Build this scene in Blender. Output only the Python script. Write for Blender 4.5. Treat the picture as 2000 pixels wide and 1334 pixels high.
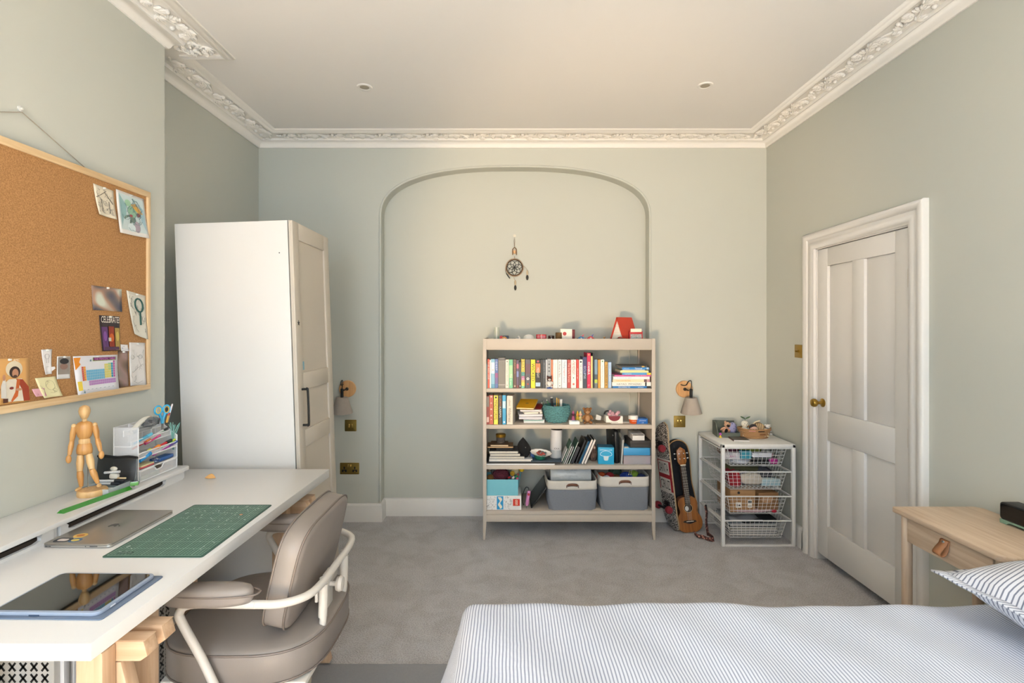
import bpy, bmesh, math, random
from mathutils import Vector, Matrix, Euler
random.seed(7)
PI = math.pi
for o in list(bpy.data.objects): bpy.data.objects.remove(o)
SC = bpy.context.scene
COL = SC.collection
# ---------------------------------------------------------------- camera
# metres; camera stands at the origin looking along +Y, eye height H
F, CX, CY, H = 1000.0, 992.0, 642.0, 1.47
cam = bpy.data.cameras.new('camera'); co = bpy.data.objects.new('camera', cam); COL.objects.link(co)
co.location = (0, 0, H); co.rotation_euler = (PI/2, 0, 0)
cam.sensor_width = 36; cam.lens = 18.0; cam.shift_x = .004; cam.shift_y = -.0125; cam.clip_start = .02
SC.camera = co
# ---------------------------------------------------------------- light
SC.view_settings.view_transform = 'Standard'; SC.view_settings.look = 'None'
SC.view_settings.gamma = 1; SC.view_settings.use_curve_mapping = False
SC.view_settings.exposure = 0.22
wd = bpy.data.worlds.new('sky'); SC.world = wd; wd.use_nodes = True
bg = wd.node_tree.nodes['Background']; bg.inputs[0].default_value = (.75, .87, 1, 1); bg.inputs[1].default_value = 1.0
def area(name, loc, rot, sx, sy, power, col):
    l = bpy.data.lights.new(name, 'AREA'); l.shape = 'RECTANGLE'; l.size = sx; l.size_y = sy; l.energy = power; l.color = col
    o = bpy.data.objects.new(name, l); COL.objects.link(o); o.location = loc; o.rotation_euler = rot
    return o
# daylight coming in at the two tall windows behind the camera (rear wall at Y=-1.3)
area('daylight_window', (-.80, -1.27, 1.55), (math.radians(78), 0, 0), 1.15, 1.95, 50, (.76, .89, 1.0))
area('daylight_window', (1.05, -1.27, 1.55), (math.radians(78), 0, 0), 1.15, 1.95, 36, (.80, .91, 1.0))
# afternoon sun falling through the windows onto the carpet behind the camera
sl = bpy.data.lights.new('sun', 'SUN'); sl.energy = 118; sl.color = (1.0, .77, .50); sl.angle = .01
so = bpy.data.objects.new('sun', sl); COL.objects.link(so); so.location = (0, -4, 6)
so.rotation_euler = Vector((.20, .76, -1)).to_track_quat('-Z', 'Y').to_euler()
# added spot lamp standing in for reflected sunlight, warms the back and right walls
pl_ = bpy.data.lights.new('added_warm_spot', 'SPOT'); pl_.energy = 420; pl_.color = (1.0, .70, .40); pl_.spot_size = math.radians(40); pl_.spot_blend = .55; pl_.shadow_soft_size = .18
po = bpy.data.objects.new('added_warm_spot', pl_); COL.objects.link(po); po.location = (-.75, -1.15, .68)
po.rotation_euler = (Vector((.85, 3.91, 2.0))-po.location).to_track_quat('-Z', 'Y').to_euler()
# ---------------------------------------------------------------- helpers
def lin(h):
    h = h.lstrip('#'); r = []
    for i in (0, 2, 4):
        c = int(h[i:i+2], 16)/255; r.append(c/12.92 if c <= .04045 else ((c+.055)/1.055)**2.4)
    return (*r, 1)
MC = {}
def C(hexc, rough=.55, metal=0, var=.06, scale=30, bump=0, bscale=200, spec=.5, coat=0, trans=0, alpha=1):
    k = (hexc, rough, metal, var, scale, bump, bscale, spec, coat, trans, alpha)
    if k in MC: return MC[k]
    m = bpy.data.materials.new('m_'+hexc.strip('#')); m.use_nodes = True; nt = m.node_tree; p = nt.nodes['Principled BSDF']
    c = lin(hexc); p.inputs['Roughness'].default_value = rough; p.inputs['Metallic'].default_value = metal
    p.inputs['Specular IOR Level'].default_value = spec; p.inputs['Coat Weight'].default_value = coat
    p.inputs['Transmission Weight'].default_value = trans; p.inputs['Alpha'].default_value = alpha
    p.inputs['Base Color'].default_value = c
    tc = nt.nodes.new('ShaderNodeTexCoord')
    if var:
        n = nt.nodes.new('ShaderNodeTexNoise'); n.inputs['Scale'].default_value = scale; n.inputs['Detail'].default_value = 3
        nt.links.new(tc.outputs['Object'], n.inputs['Vector'])
        mx = nt.nodes.new('ShaderNodeMix'); mx.data_type = 'RGBA'
        mx.inputs[6].default_value = (*[x*(1-var) for x in c[:3]], 1); mx.inputs[7].default_value = (*[min(1, x*(1+var)) for x in c[:3]], 1)
        nt.links.new(n.outputs['Fac'], mx.inputs[0]); nt.links.new(mx.outputs[2], p.inputs['Base Color'])
    if bump:
        n2 = nt.nodes.new('ShaderNodeTexNoise'); n2.inputs['Scale'].default_value = bscale; n2.inputs['Detail'].default_value = 4
        nt.links.new(tc.outputs['Object'], n2.inputs['Vector'])
        b = nt.nodes.new('ShaderNodeBump'); b.inputs['Strength'].default_value = bump; b.inputs['Distance'].default_value = .01
        nt.links.new(n2.outputs['Fac'], b.inputs['Height']); nt.links.new(b.outputs[0], p.inputs['Normal'])
    MC[k] = m
    return m
def wood(c1, c2, axis='X', rough=.45, scale=1.0):
    k = ('wood', c1, c2, axis, rough, scale)
    if k in MC: return MC[k]
    m = bpy.data.materials.new('wood'); m.use_nodes = True; nt = m.node_tree; p = nt.nodes['Principled BSDF']; p.inputs['Roughness'].default_value = rough
    tc = nt.nodes.new('ShaderNodeTexCoord'); mp = nt.nodes.new('ShaderNodeMapping')
    s = [26*scale]*3; s['XYZ'.index(axis)] = 1.6*scale; mp.inputs['Scale'].default_value = s
    n = nt.nodes.new('ShaderNodeTexNoise'); n.inputs['Scale'].default_value = 2.2; n.inputs['Detail'].default_value = 6; n.inputs['Distortion'].default_value = .6
    r = nt.nodes.new('ShaderNodeValToRGB'); r.color_ramp.elements[0].position = .32; r.color_ramp.elements[1].position = .7
    r.color_ramp.elements[0].color = lin(c1); r.color_ramp.elements[1].color = lin(c2)
    L = nt.links.new; L(tc.outputs['Object'], mp.inputs[0]); L(mp.outputs[0], n.inputs['Vector']); L(n.outputs['Fac'], r.inputs[0]); L(r.outputs[0], p.inputs['Base Color'])
    MC[k] = m
    return m
def stripes(name, c1, c2, period, duty, rough=.85):
    m = bpy.data.materials.new(name); m.use_nodes = True; nt = m.node_tree; p = nt.nodes['Principled BSDF']; p.inputs['Roughness'].default_value = rough
    p.inputs['Specular IOR Level'].default_value = .15
    uv = nt.nodes.new('ShaderNodeUVMap'); sp = nt.nodes.new('ShaderNodeSeparateXYZ'); L = nt.links.new; L(uv.outputs[0], sp.inputs[0])
    nz = nt.nodes.new('ShaderNodeTexNoise'); nz.inputs['Scale'].default_value = 9; L(uv.outputs[0], nz.inputs['Vector'])
    ad = nt.nodes.new('ShaderNodeMath'); ad.operation = 'MULTIPLY_ADD'; ad.inputs[1].default_value = .006; L(nz.outputs['Fac'], ad.inputs[0]); L(sp.outputs[0], ad.inputs[2])
    dv = nt.nodes.new('ShaderNodeMath'); dv.operation = 'DIVIDE'; dv.inputs[1].default_value = period; L(ad.outputs[0], dv.inputs[0])
    fr = nt.nodes.new('ShaderNodeMath'); fr.operation = 'FRACT'; L(dv.outputs[0], fr.inputs[0])
    rp = nt.nodes.new('ShaderNodeValToRGB'); e = rp.color_ramp.elements
    e[0].position = 0; e[0].color = lin(c2); e[1].position = duty; e[1].color = lin(c2)
    a = e.new(duty+.08); a.color = lin(c1); b = e.new(.94); b.color = lin(c1); d = e.new(1.0); d.color = lin(c2)
    L(fr.outputs[0], rp.inputs[0]); L(rp.outputs[0], p.inputs['Base Color'])
    n2 = nt.nodes.new('ShaderNodeTexNoise'); n2.inputs['Scale'].default_value = 60; L(uv.outputs[0], n2.inputs['Vector'])
    bu = nt.nodes.new('ShaderNodeBump'); bu.inputs['Strength'].default_value = .25; bu.inputs['Distance'].default_value = .004
    L(n2.outputs['Fac'], bu.inputs['Height']); L(bu.outputs[0], p.inputs['Normal'])
    return m

class MB:
    def __init__(s): s.v = []; s.f = []; s.m = []; s.uv = None
    def add(s, vs, fs, m=0, M=None):
        b = len(s.v)
        s.v += [tuple(M @ Vector(p)) if M else tuple(p) for p in vs]
        s.f += [tuple(b+i for i in f) for f in fs]; s.m += [m]*len(fs); return s
    def box(s, x0, x1, y0, y1, z0, z1, m=0, M=None):
        vs = [(x, y, z) for z in (z0, z1) for y in (y0, y1) for x in (x0, x1)]
        return s.add(vs, [(0, 2, 3, 1), (4, 5, 7, 6), (0, 1, 5, 4), (2, 6, 7, 3), (0, 4, 6, 2), (1, 3, 7, 5)], m, M)
    def tube(s, pts, r, n=8, closed=False, m=0, M=None, flat=1.0):
        pts = [Vector(p) for p in pts]; k = len(pts); vs = []; fs = []
        rr = r if isinstance(r, (list, tuple)) else [r]*k
        up = None
        for i, p in enumerate(pts):
            a = pts[(i-1) % k] if closed or i > 0 else p; b = pts[(i+1) % k] if closed or i < k-1 else p
            t = (b-a).normalized() if (b-a).length > 1e-9 else Vector((0, 0, 1))
            if up is None: up = t.orthogonal().normalized()
            up = (up - t*up.dot(t)); up = up.normalized() if up.length > 1e-6 else t.orthogonal().normalized()
            w = t.cross(up)
            for j in range(n):
                th = 2*PI*j/n; vs.append(p + up*math.cos(th)*rr[i]*flat + w*math.sin(th)*rr[i])
        for i in range(k if closed else k-1):
            for j in range(n):
                a = i*n+j; b = i*n+(j+1) % n; c = ((i+1) % k)*n+(j+1) % n; d = ((i+1) % k)*n+j
                fs.append((a, b, c, d))
        if not closed: fs += [tuple(range(n-1, -1, -1)), tuple((k-1)*n+j for j in range(n))]
        return s.add(vs, fs, m, M)
    def lathe(s, prof, n=20, m=0, M=None, cap=True):
        vs = []; fs = []; k = len(prof)
        for (r, z) in prof:
            for j in range(n): vs.append((max(r, 1e-5)*math.cos(2*PI*j/n), max(r, 1e-5)*math.sin(2*PI*j/n), z))
        for i in range(k-1):
            for j in range(n): fs.append((i*n+j, i*n+(j+1) % n, (i+1)*n+(j+1) % n, (i+1)*n+j))
        if cap: fs += [tuple(range(n-1, -1, -1)), tuple((k-1)*n+j for j in range(n))]
        return s.add(vs, fs, m, M)
    def ell(s, c, r, n=12, k=8, m=0, M=None, rot=None):
        R = Matrix.Translation(c) @ (rot.to_4x4() if rot else Matrix()) @ Matrix.Diagonal((*r, 1))
        if M: R = M @ R
        return s.lathe([(math.sin(PI*i/k), -math.cos(PI*i/k)) for i in range(k+1)], n, m, R)
    def prism(s, poly, h0, h1, m=0, M=None):
        n = len(poly); vs = [(x, y, h0) for x, y in poly]+[(x, y, h1) for x, y in poly]
        fs = [tuple(range(n-1, -1, -1)), tuple(range(n, 2*n))]+[(i, (i+1) % n, n+(i+1) % n, n+i) for i in range(n)]
        return s.add(vs, fs, m, M)
    def grid(s, fn, nu, nv, m=0, M=None, wrap=False):
        vs = [fn(i/nu, j/nv) for i in range(nu+1) for j in range(nv+1)]
        fs = [(i*(nv+1)+j, (i+1)*(nv+1)+j, (i+1)*(nv+1)+j+1, i*(nv+1)+j+1) for i in range(nu) for j in range(nv)]
        return s.add(vs, fs, m, M)
    def sweep(s, path, prof, fn, closed=False, m=0):
        # path: 2-D polyline, prof: (offset to the right of the path, height); fn(x, y, h) -> 3-D
        k = len(path); q = len(prof); vs = []; fs = []
        for i, p in enumerate(path):
            p = Vector(p); ns = []
            for a, b in ((i-1, i), (i, i+1)):
                if 0 <= a and b < k:
                    d = (Vector(path[b])-Vector(path[a])).normalized(); ns.append(Vector((d.y, -d.x)))
            nn = ns[0] if len(ns) == 1 else (ns[0]+ns[1]).normalized()
            sc = 1/max(.2, nn.dot(ns[0]))
            for (d, h) in prof: w = p+nn*d*sc; vs.append(fn(w.x, w.y, h))
        for i in range(k-1):
            for j in range(q-1): fs.append((i*q+j, i*q+j+1, (i+1)*q+j+1, (i+1)*q+j))
        return s.add(vs, fs, m)
    def build(s, name, mats, parent=None, bevel=0, seg=2, smooth=True, ang=40, loc=None, rot=None, fix=True):
        me = bpy.data.meshes.new(name); me.from_pydata(s.v, [], s.f)
        mats = mats if isinstance(mats, (list, tuple)) else [mats]
        for x in mats: me.materials.append(x)
        me.polygons.foreach_set('material_index', s.m)
        if s.uv:
            l = me.uv_layers.new(name='UVMap')
            for lp in me.loops: l.data[lp.index].uv = s.uv[lp.vertex_index]
        if bevel or fix:
            b = bmesh.new(); b.from_mesh(me)
            if fix: bmesh.ops.recalc_face_normals(b, faces=b.faces)
            if bevel:
                ed = [e for e in b.edges if len(e.link_faces) == 2 and e.calc_face_angle(0) > .5]
                bmesh.ops.bevel(b, geom=ed, offset=bevel, segments=seg, affect='EDGES', profile=.5, clamp_overlap=True)
            b.to_mesh(me); b.free()
        if smooth:
            me.polygons.foreach_set('use_smooth', [True]*len(me.polygons)); me.set_sharp_from_angle(angle=math.radians(ang))
        o = bpy.data.objects.new(name, me); COL.objects.link(o)
        if parent: o.parent = parent
        if loc: o.location = loc
        if rot: o.rotation_euler = rot
        return o
def tag(o, label, cat, group=None):
    o['label'] = label; o['category'] = cat
    if group: o['group'] = group
    return o
def thing(name, label, cat, loc=(0, 0, 0), rot=(0, 0, 0), group=None):
    o = bpy.data.objects.new(name, None); COL.objects.link(o); o.location = loc; o.rotation_euler = rot; o.empty_display_size = .05
    return tag(o, label, cat, group)
def struct(o): o['kind'] = 'structure'; return o
def copy_tree(o, parent=None):
    c = o.copy(); COL.objects.link(c); c.parent = parent
    for ch in list(o.children): copy_tree(ch, c)
    return c
def at(px, py, Y): s = F/Y; return Vector(((px-CX)/s, Y, H-(py-CY)/s))       # photo pixel + distance -> point in the room
def onz(px, py, z): Y = (H-z)*F/(py-CY); return Vector(((px-CX)*Y/F, Y, z))   # photo pixel + height -> point
def TR(loc, rot=(0, 0, 0)): return Matrix.Translation(loc) @ Euler(rot).to_matrix().to_4x4()
def arc(c, r, a0, a1, n, f): return [f(c[0]+r*math.cos(a0+(a1-a0)*i/n), c[1]+r*math.sin(a0+(a1-a0)*i/n)) for i in range(n+1)]
def smooth_path(pts, k=6):
    pts = [Vector(p) for p in pts]; out = []
    for i in range(len(pts)-1):
        p0 = pts[max(i-1, 0)]; p1 = pts[i]; p2 = pts[i+1]; p3 = pts[min(i+2, len(pts)-1)]
        for j in range(k):
            t = j/k; out.append(.5*((2*p1)+(-p0+p2)*t+(2*p0-5*p1+4*p2-p3)*t*t+(-p0+3*p1-3*p2+p3)*t**3))
    return out+[pts[-1]]
def rrect(w, h, r, n=4):
    out = []
    for cx, cy, a in ((w/2-r, h/2-r, 0), (-w/2+r, h/2-r, PI/2), (-w/2+r, -h/2+r, PI), (w/2-r, -h/2+r, 1.5*PI)):
        for i in range(n+1): out.append((cx+r*math.cos(a+PI/2*i/n), cy+r*math.sin(a+PI/2*i/n)))
    return out
TXT = {}
def lettering(txt, w, h, mat, parent, M, name='lettering', keep=False):
    # raised flat lettering fitted into a w x h rectangle; text runs along M's X axis, up M's Y axis
    if txt not in TXT:
        cu = bpy.data.curves.new('t', 'FONT'); cu.body = txt; cu.resolution_u = 2
        o = bpy.data.objects.new('t', cu); COL.objects.link(o)
        me = o.to_mesh(); vs = [tuple(v.co) for v in me.vertices]; fs = [tuple(p.vertices) for p in me.polygons]
        o.to_mesh_clear(); bpy.data.objects.remove(o); TXT[txt] = (vs, fs)
    vs, fs = TXT[txt]
    if not vs: return
    x0 = min(v[0] for v in vs); x1 = max(v[0] for v in vs); y0 = min(v[1] for v in vs); y1 = max(v[1] for v in vs)
    sx = w/(x1-x0); sy = h/max(1e-6, y1-y0)
    if keep: sx = sy = min(sx, sy)
    b = MB(); b.add([((v[0]-(x0+x1)/2)*sx, (v[1]-(y0+y1)/2)*sy, 0) for v in vs], fs, 0, M)
    return b.build(name, mat, parent, smooth=False, fix=False)
FRONT = Matrix(((1, 0, 0, 0), (0, 0, -1, 0), (0, 1, 0, 0), (0, 0, 0, 1)))       # text on a face that looks toward -Y
SPINE = Matrix(((0, 1, 0, 0), (0, 0, -1, 0), (-1, 0, 0, 0), (0, 0, 0, 1)))      # the same, read downward
TOP = Matrix()
# ---------------------------------------------------------------- palette
M_wall = C('#c3c5bd', .9, var=.012, scale=2, spec=.2); M_ceil = C('#e1dfdd', .92, var=.012, scale=2, spec=.2)
M_white = C('#dcdad7', .45, var=.015, scale=3); M_trim = C('#ebe8e3', .6, var=.015, scale=6)
M_desk = C('#d8d8d8', .32, var=.01, scale=3)
M_case = C('#bdb3a7', .5, var=.008, scale=5)
M_brass = C('#a8873f', .32, .9, var=.05); M_brassd = C('#8a743a', .45, .75, var=.08)
M_black = C('#141414', .5); M_dark = C('#26272a', .55); M_steel = C('#b9bbbd', .25, .95)
M_beech = wood('#bd9c7d', '#d2b699', 'X'); M_beechz = wood('#bd9c7d', '#d2b699', 'Z')
M_paper = C('#ebe8e2', .8, var=.03); M_leather = C('#8a827d', .42, var=.05, scale=14, bump=.06, bscale=500)
M_ctube = C('#cfcac3', .4, var=.01); M_brown = C('#6d4530', .55, var=.15, scale=60)
# ================================================================ the room
XL, XB, XR, YB, YN, ZC = -1.904, -1.68, 1.975, 3.91, 4.035, 2.91   # alcove wall, chimney breast, right wall, back wall, niche, ceiling
YE, YR = 2.506, -1.3                                              # end of the breast, rear wall
# carpet
def carpet_mat():
    m = bpy.data.materials.new('carpet'); m.use_nodes = True; nt = m.node_tree; p = nt.nodes['Principled BSDF']; p.inputs['Roughness'].default_value = .95
    p.inputs['Specular IOR Level'].default_value = .1; p.inputs['Sheen Weight'].default_value = .25
    L = nt.links.new; tc = nt.nodes.new('ShaderNodeTexCoord')
    a = nt.nodes.new('ShaderNodeTexNoise'); a.inputs['Scale'].default_value = 6.5; a.inputs['Detail'].default_value = 5; a.inputs['Distortion'].default_value = .8
    b = nt.nodes.new('ShaderNodeTexNoise'); b.inputs['Scale'].default_value = 160; b.inputs['Detail'].default_value = 3
    L(tc.outputs['Object'], a.inputs['Vector']); L(tc.outputs['Object'], b.inputs['Vector'])
    r = nt.nodes.new('ShaderNodeValToRGB'); r.color_ramp.elements[0].position = .22; r.color_ramp.elements[1].position = .62
    r.color_ramp.elements[0].color = lin('#b3b0b0'); r.color_ramp.elements[1].color = lin('#c8c6c8'); L(a.outputs['Fac'], r.inputs[0])
    mx = nt.nodes.new('ShaderNodeMix'); mx.data_type = 'RGBA'; mx.blend_type = 'OVERLAY'; mx.inputs[0].default_value = .8
    L(r.outputs[0], mx.inputs[6]); L(b.outputs['Fac'], mx.inputs[7]); L(mx.outputs[2], p.inputs['Base Color'])
    bu = nt.nodes.new('ShaderNodeBump'); bu.inputs['Strength'].default_value = .9; bu.inputs['Distance'].default_value = .012
    L(b.outputs['Fac'], bu.inputs['Height']); L(bu.outputs[0], p.inputs['Normal'])
    return m
M_carpet = carpet_mat()
b = MB(); b.box(-2.1, 2.2, YR-.1, 4.2, -.08, 0); struct(b.build('floor', M_carpet, smooth=False))
b = MB(); b.box(-2.1, 2.2, YR-.1, 4.2, ZC, ZC+.1); struct(b.build('ceiling', M_ceil, smooth=False))
# back wall with the arched recess
ACX, AW, AS, AR, AN = .055, 1.03, 2.32, .39, 2.5
def arch(t):   # t 0..1 from left springing to right springing
    a = PI*(1-t); c = math.cos(a); s = math.sin(a)
    return (ACX+AW*math.copysign(abs(c)**(2/AN), c), AS+AR*abs(s)**(2/AN))
AP = [(ACX-AW, 0), (ACX-AW, 1.2)]+[arch(i/60) for i in range(61)]+[(ACX+AW, 1.2), (ACX+AW, 0)]
b = MB()
b.add([(XL-.1, YB, 0), (ACX-AW, YB, 0), (ACX-AW, YB, ZC), (XL-.1, YB, ZC)], [(0, 1, 2, 3)])
b.add([(ACX+AW, YB, 0), (XR+.1, YB, 0), (XR+.1, YB, ZC), (ACX+AW, YB, ZC)], [(0, 1, 2, 3)])
for i in range(60):
    (x0, z0), (x1, z1) = arch(i/60), arch((i+1)/60)
    b.add([(x0, YB, z0), (x1, YB, z1), (x1, YB, ZC), (x0, YB, ZC)], [(0, 1, 2, 3)])
for i in range(len(AP)-1):
    (x0, z0), (x1, z1) = AP[i], AP[i+1]
    b.add([(x0, YB, z0), (x1, YB, z1), (x1, YN, z1), (x0, YN, z0)], [(0, 1, 2, 3)])
b.add([(ACX-AW-.05, YN, 0), (ACX+AW+.05, YN, 0), (ACX+AW+.05, YN, ZC), (ACX-AW-.05, YN, ZC)], [(0, 1, 2, 3)])
b.box(XL-.1, XR+.1, YN+.05, YN+.15, 0, ZC)
struct(b.build('wall_back', M_wall, ang=25, fix=False))
b = MB(); b.tube([(x, YB-.002, z) for x, z in AP[0:1]+[(ACX-AW, .145)]+AP[1:-1]+[(ACX+AW, .145)]][1:], .009, 8)
struct(b.build('trim_1', M_wall))
# left wall: alcove and chimney breast
b = MB(); b.box(XL-.1, XL, YE, 4.2, 0, ZC); b.box(XL-.1, XB, YR, YE, 0, ZC); struct(b.build('wall_left', M_wall, smooth=False))
# right wall with the door opening
DY0, DY1, DZ = 2.495, 3.29, 1.99
b = MB(); b.box(XR, XR+.13, YR, DY0, 0, ZC); b.box(XR, XR+.13, DY1, 4.0, 0, ZC); b.box(XR, XR+.13, DY0, DY1, DZ, ZC)
struct(b.build('wall_right', M_wall, smooth=False))
b = MB(); b.box(XR+.13, XR+.16, 2.3, 3.5, 0, 2.2); struct(b.build('wall_hallway', M_wall, smooth=False))
# rear wall (behind the camera) with two tall sash windows
b = MB(); WX = ((-1.40, -.20), (.45, 1.65)); z0, z1 = .55, 2.55
for xa, xb in ((XL, -1.40), (-.20, .45), (1.65, XR)): b.box(xa, xb, YR-.12, YR, 0, ZC)
for xa, xb in WX: b.box(xa, xb, YR-.12, YR, 0, z0); b.box(xa, xb, YR-.12, YR, z1, ZC)
struct(b.build('wall_rear', M_wall, smooth=False))
for i, (xa, xb) in enumerate(WX):
    w = MB(); t = .05
    w.box(xa, xa+t, YR-.1, YR-.04, z0, z1); w.box(xb-t, xb, YR-.1, YR-.04, z0, z1); w.box(xa+t, xb-t, YR-.1, YR-.04, z0, z0+t); w.box(xa+t, xb-t, YR-.1, YR-.04, z1-t, z1)
    w.box(xa+t, xb-t, YR-.1, YR-.04, 1.53, 1.58)
    o = struct(w.build('window_%d' % (i+1), M_white, bevel=.004))
    g = MB(); g.box(xa+t, xb-t, YR-.072, YR-.066, z0+t, 1.53); g.box(xa+t, xb-t, YR-.072, YR-.066, 1.58, z1-t)
    g.build('pane', C('#ffffff', .02, alpha=.06, var=0), o, smooth=False)
# cornice: moulded run following breast, alcove, back and right wall
RP = [(XB, YR), (XB, YE), (XL, YE), (XL, YB), (XR, YB), (XR, YR)]
prof = [(0, 2.848), (.012, 2.846), (.018, 2.853), (.02, 2.858), (.024, 2.868), (.034, 2.880), (.048, 2.888), (.052, 2.885), (.058, 2.886), (.062, 2.893), (.064, 2.902),
        (.178, 2.906), (.180, 2.893), (.187, 2.888), (.196, 2.889), (.203, 2.897), (.214, 2.898), (.222, 2.902), (.229, 2.911)]
b = MB(); b.sweep(RP, prof, lambda x, y, h: (x, y, h)); cornice = struct(b.build('trim_2', M_trim, ang=50, fix=False))
# scrolling leaf relief, one casting repeated along the frieze
u = MB(); UL = .34
st = [(UL*(i/14-.5), .030*math.sin(2*PI*i/14), -.004) for i in range(15)]
u.tube(st, .006, 6, flat=.8)
def leaf(cx, cy, ang, sz, n=5):
    for k in range(n):
        a = ang+(k-(n-1)/2)*.42; ln = sz*(1-.13*abs(k-(n-1)/2))
        R = Matrix.Rotation(a, 3, 'Z') @ Matrix.Rotation(.18, 3, 'Y')
        u.ell((cx+math.cos(a)*ln*.5, cy+math.sin(a)*ln*.5, -.006), (ln*.52, .0075, .010), 6, 5, rot=R)
for cx, cy, a, sz in ((-.13, .022, -.9, .062), (-.075, .035, .1, .055), (-.045, .005, -2.2, .050), (.0, .0, -.7, .060), (.045, -.03, .2, .058), (.085, -.028, .9, .066), (.12, -.005, 2.4, .05), (.15, .015, .3, .045), (-.02, -.03, 3.0, .05)):
    leaf(cx, cy, a, sz)
for cx, cy in ((-.1, -.025), (.03, .034), (.1, .034)): u.ell((cx, cy, -.006), (.013, .013, .012), 8, 5)
lf = u.build('leaf_scroll', M_trim, cornice)
first = [lf]
def frieze(p, q, flip=False):
    p = Vector(p); q = Vector(q); L = (q-p).length; n = max(1, round(L/UL)); a = math.atan2((q-p).y, (q-p).x)
    for i in range(n):
        c = p.lerp(q, (i+.5)/n)
        o = first.pop() if first else lf.copy()
        if o is not lf: COL.objects.link(o); o.parent = cornice
        o.location = (c.x, c.y, 2.9035); o.rotation_euler = (0, 0, a); o.scale = (L/n/UL, 1.0, 1)
fo = .120
frieze((XB+fo, -.05), (XB+fo, YE+.06)); frieze((XB+fo+.06, YE+fo), (XL+fo+.10, YE+fo)) ; frieze((XL+fo, YE+.19), (XL+fo, YB-.06))
frieze((XL+.19, YB-fo), (XR-.19, YB-fo)); frieze((XR-fo, YB-.06), (XR-fo, .4))
# baseboards
bp = [(0, 0), (.020, 0), (.020, .105), (.016, .112), (.017, .118), (.012, .128), (.006, .136), (0, .138)]
b = MB(); b.sweep([(XB, YR), (XB, YE), (XL, YE), (XL, YB), (ACX-AW, YB), (ACX-AW, YN), (ACX+AW, YN), (ACX+AW, YB), (XR, YB), (XR, DY1+.12)], bp, lambda x, y, h: (x, y, h))
struct(b.build('baseboard_back', M_white, ang=50, fix=False))
b = MB(); b.sweep([(XR, DY0-.11), (XR, YR)], bp, lambda x, y, h: (x, y, h)); struct(b.build('baseboard_right', M_white, ang=50, fix=False))
# door surround and four-panel door
b = MB()
ap = [(0, 0), (0, .018), (.012, .020), (.016, .024), (.040, .024), (.044, .020), (.060, .020), (.066, .030), (.082, .034), (.096, .034), (.104, .026), (.104, 0)]
# path along the opening edge (Y, Z); offset to the right of travel = away from the opening
b.sweep([(DY0+.01, 0), (DY0+.01, DZ-.01), (DY1-.01, DZ-.01), (DY1-.01, 0)][::-1], ap, lambda y, z, h: (XR-h, y, z))
b.box(XR-.002, XR+.13, DY0, DY0+.018, 0, DZ); b.box(XR-.002, XR+.13, DY1-.018, DY1, 0, DZ); b.box(XR-.002, XR+.13, DY0, DY1, DZ-.016, DZ)
struct(b.build('trim_3', M_white, ang=50, fix=False))
d0, d1, dz0, dz1 = DY0+.021, DY1-.021, .045, DZ-.02
D = MB(); D.box(XR+.022, XR+.034, d0, d1, dz0, dz1)
door = struct(D.build('door_1', M_white, smooth=False))
sw = .10
def dpart(nm, y0, y1, za, zb): m = MB(); m.box(XR+.002, XR+.036, y0, y1, za, zb); m.build(nm, M_white, door, bevel=.003)
dpart('stile', d0, d0+sw, dz0, dz1); dpart('stile', d1-sw, d1, dz0, dz1)
for za, zb in ((dz0, dz0+.20), (.78, .96), (dz1-.11, dz1)): dpart('rail', d0+sw, d1-sw, za, zb)
ym = (d0+d1)/2
for za, zb in ((dz0+.20, .78), (.96, dz1-.11)): dpart('muntin', ym-.05, ym+.05, za, zb)
for ya, yb in ((d0+sw, ym-.05), (ym+.05, d1-sw)):
    for za, zb in ((dz0+.20, .78), (.96, dz1-.11)):
        m = MB(); m.box(XR+.017, XR+.03, ya, yb, za, zb); m.build('panel', M_white, door, bevel=.004)
kn = MB(); RY = Matrix.Rotation(-PI/2, 4, 'Y')
kn.lathe([(.027, 0), (.027, .004), (.020, .008), (.010, .012), (.009, .030), (.014, .036), (.025, .046), (.027, .058), (.022, .068), (.008, .073)], 20, 0, TR((XR+.002, d1-.055, 1.005)) @ RY)
o = kn.build('door_knob', M_brass, door); o['label'] = 'round brass door knob on a round rose'
for z in (1.72, .93):
    m = MB(); m.box(XR-.001, XR+.004, d0-.004, d0+.012, z-.045, z+.045); m.tube([(XR-.005, d0-.003, z-.045), (XR-.005, d0-.003, z+.045)], .006, 8); m.build('hinge', M_brass, door)
# recessed ceiling lights
for i, (x, y, lb) in enumerate(((-.854, 3.05, 'small round white recessed ceiling light on the wardrobe side'), (1.167, 3.03, 'small round white recessed ceiling light on the door side'))):
    t = thing('recessed_ceiling_light', lb, 'ceiling light', (x, y, ZC), group='recessed ceiling lights')
    m = MB(); m.lathe([(.028, .0), (.028, -.004), (.034, -.007), (.043, -.005), (.046, 0)], 24); m.build('bezel', M_white, t)
    m = MB(); m.lathe([(.001, -.003), (.027, -.003), (.027, -.001), (.001, -.001)], 20); m.build('lens', C('#9c9484', .3), t)
# flat rug under the bed side
b = MB(); b.box(-.98, .9, .35, 2.235, 0, .008); tag(b.build('rug', C('#9d9fa4', .95, var=.06, scale=90, bump=.4, bscale=400), bevel=.003), 'flat plain grey rug between desk chair and bed', 'rug')
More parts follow.
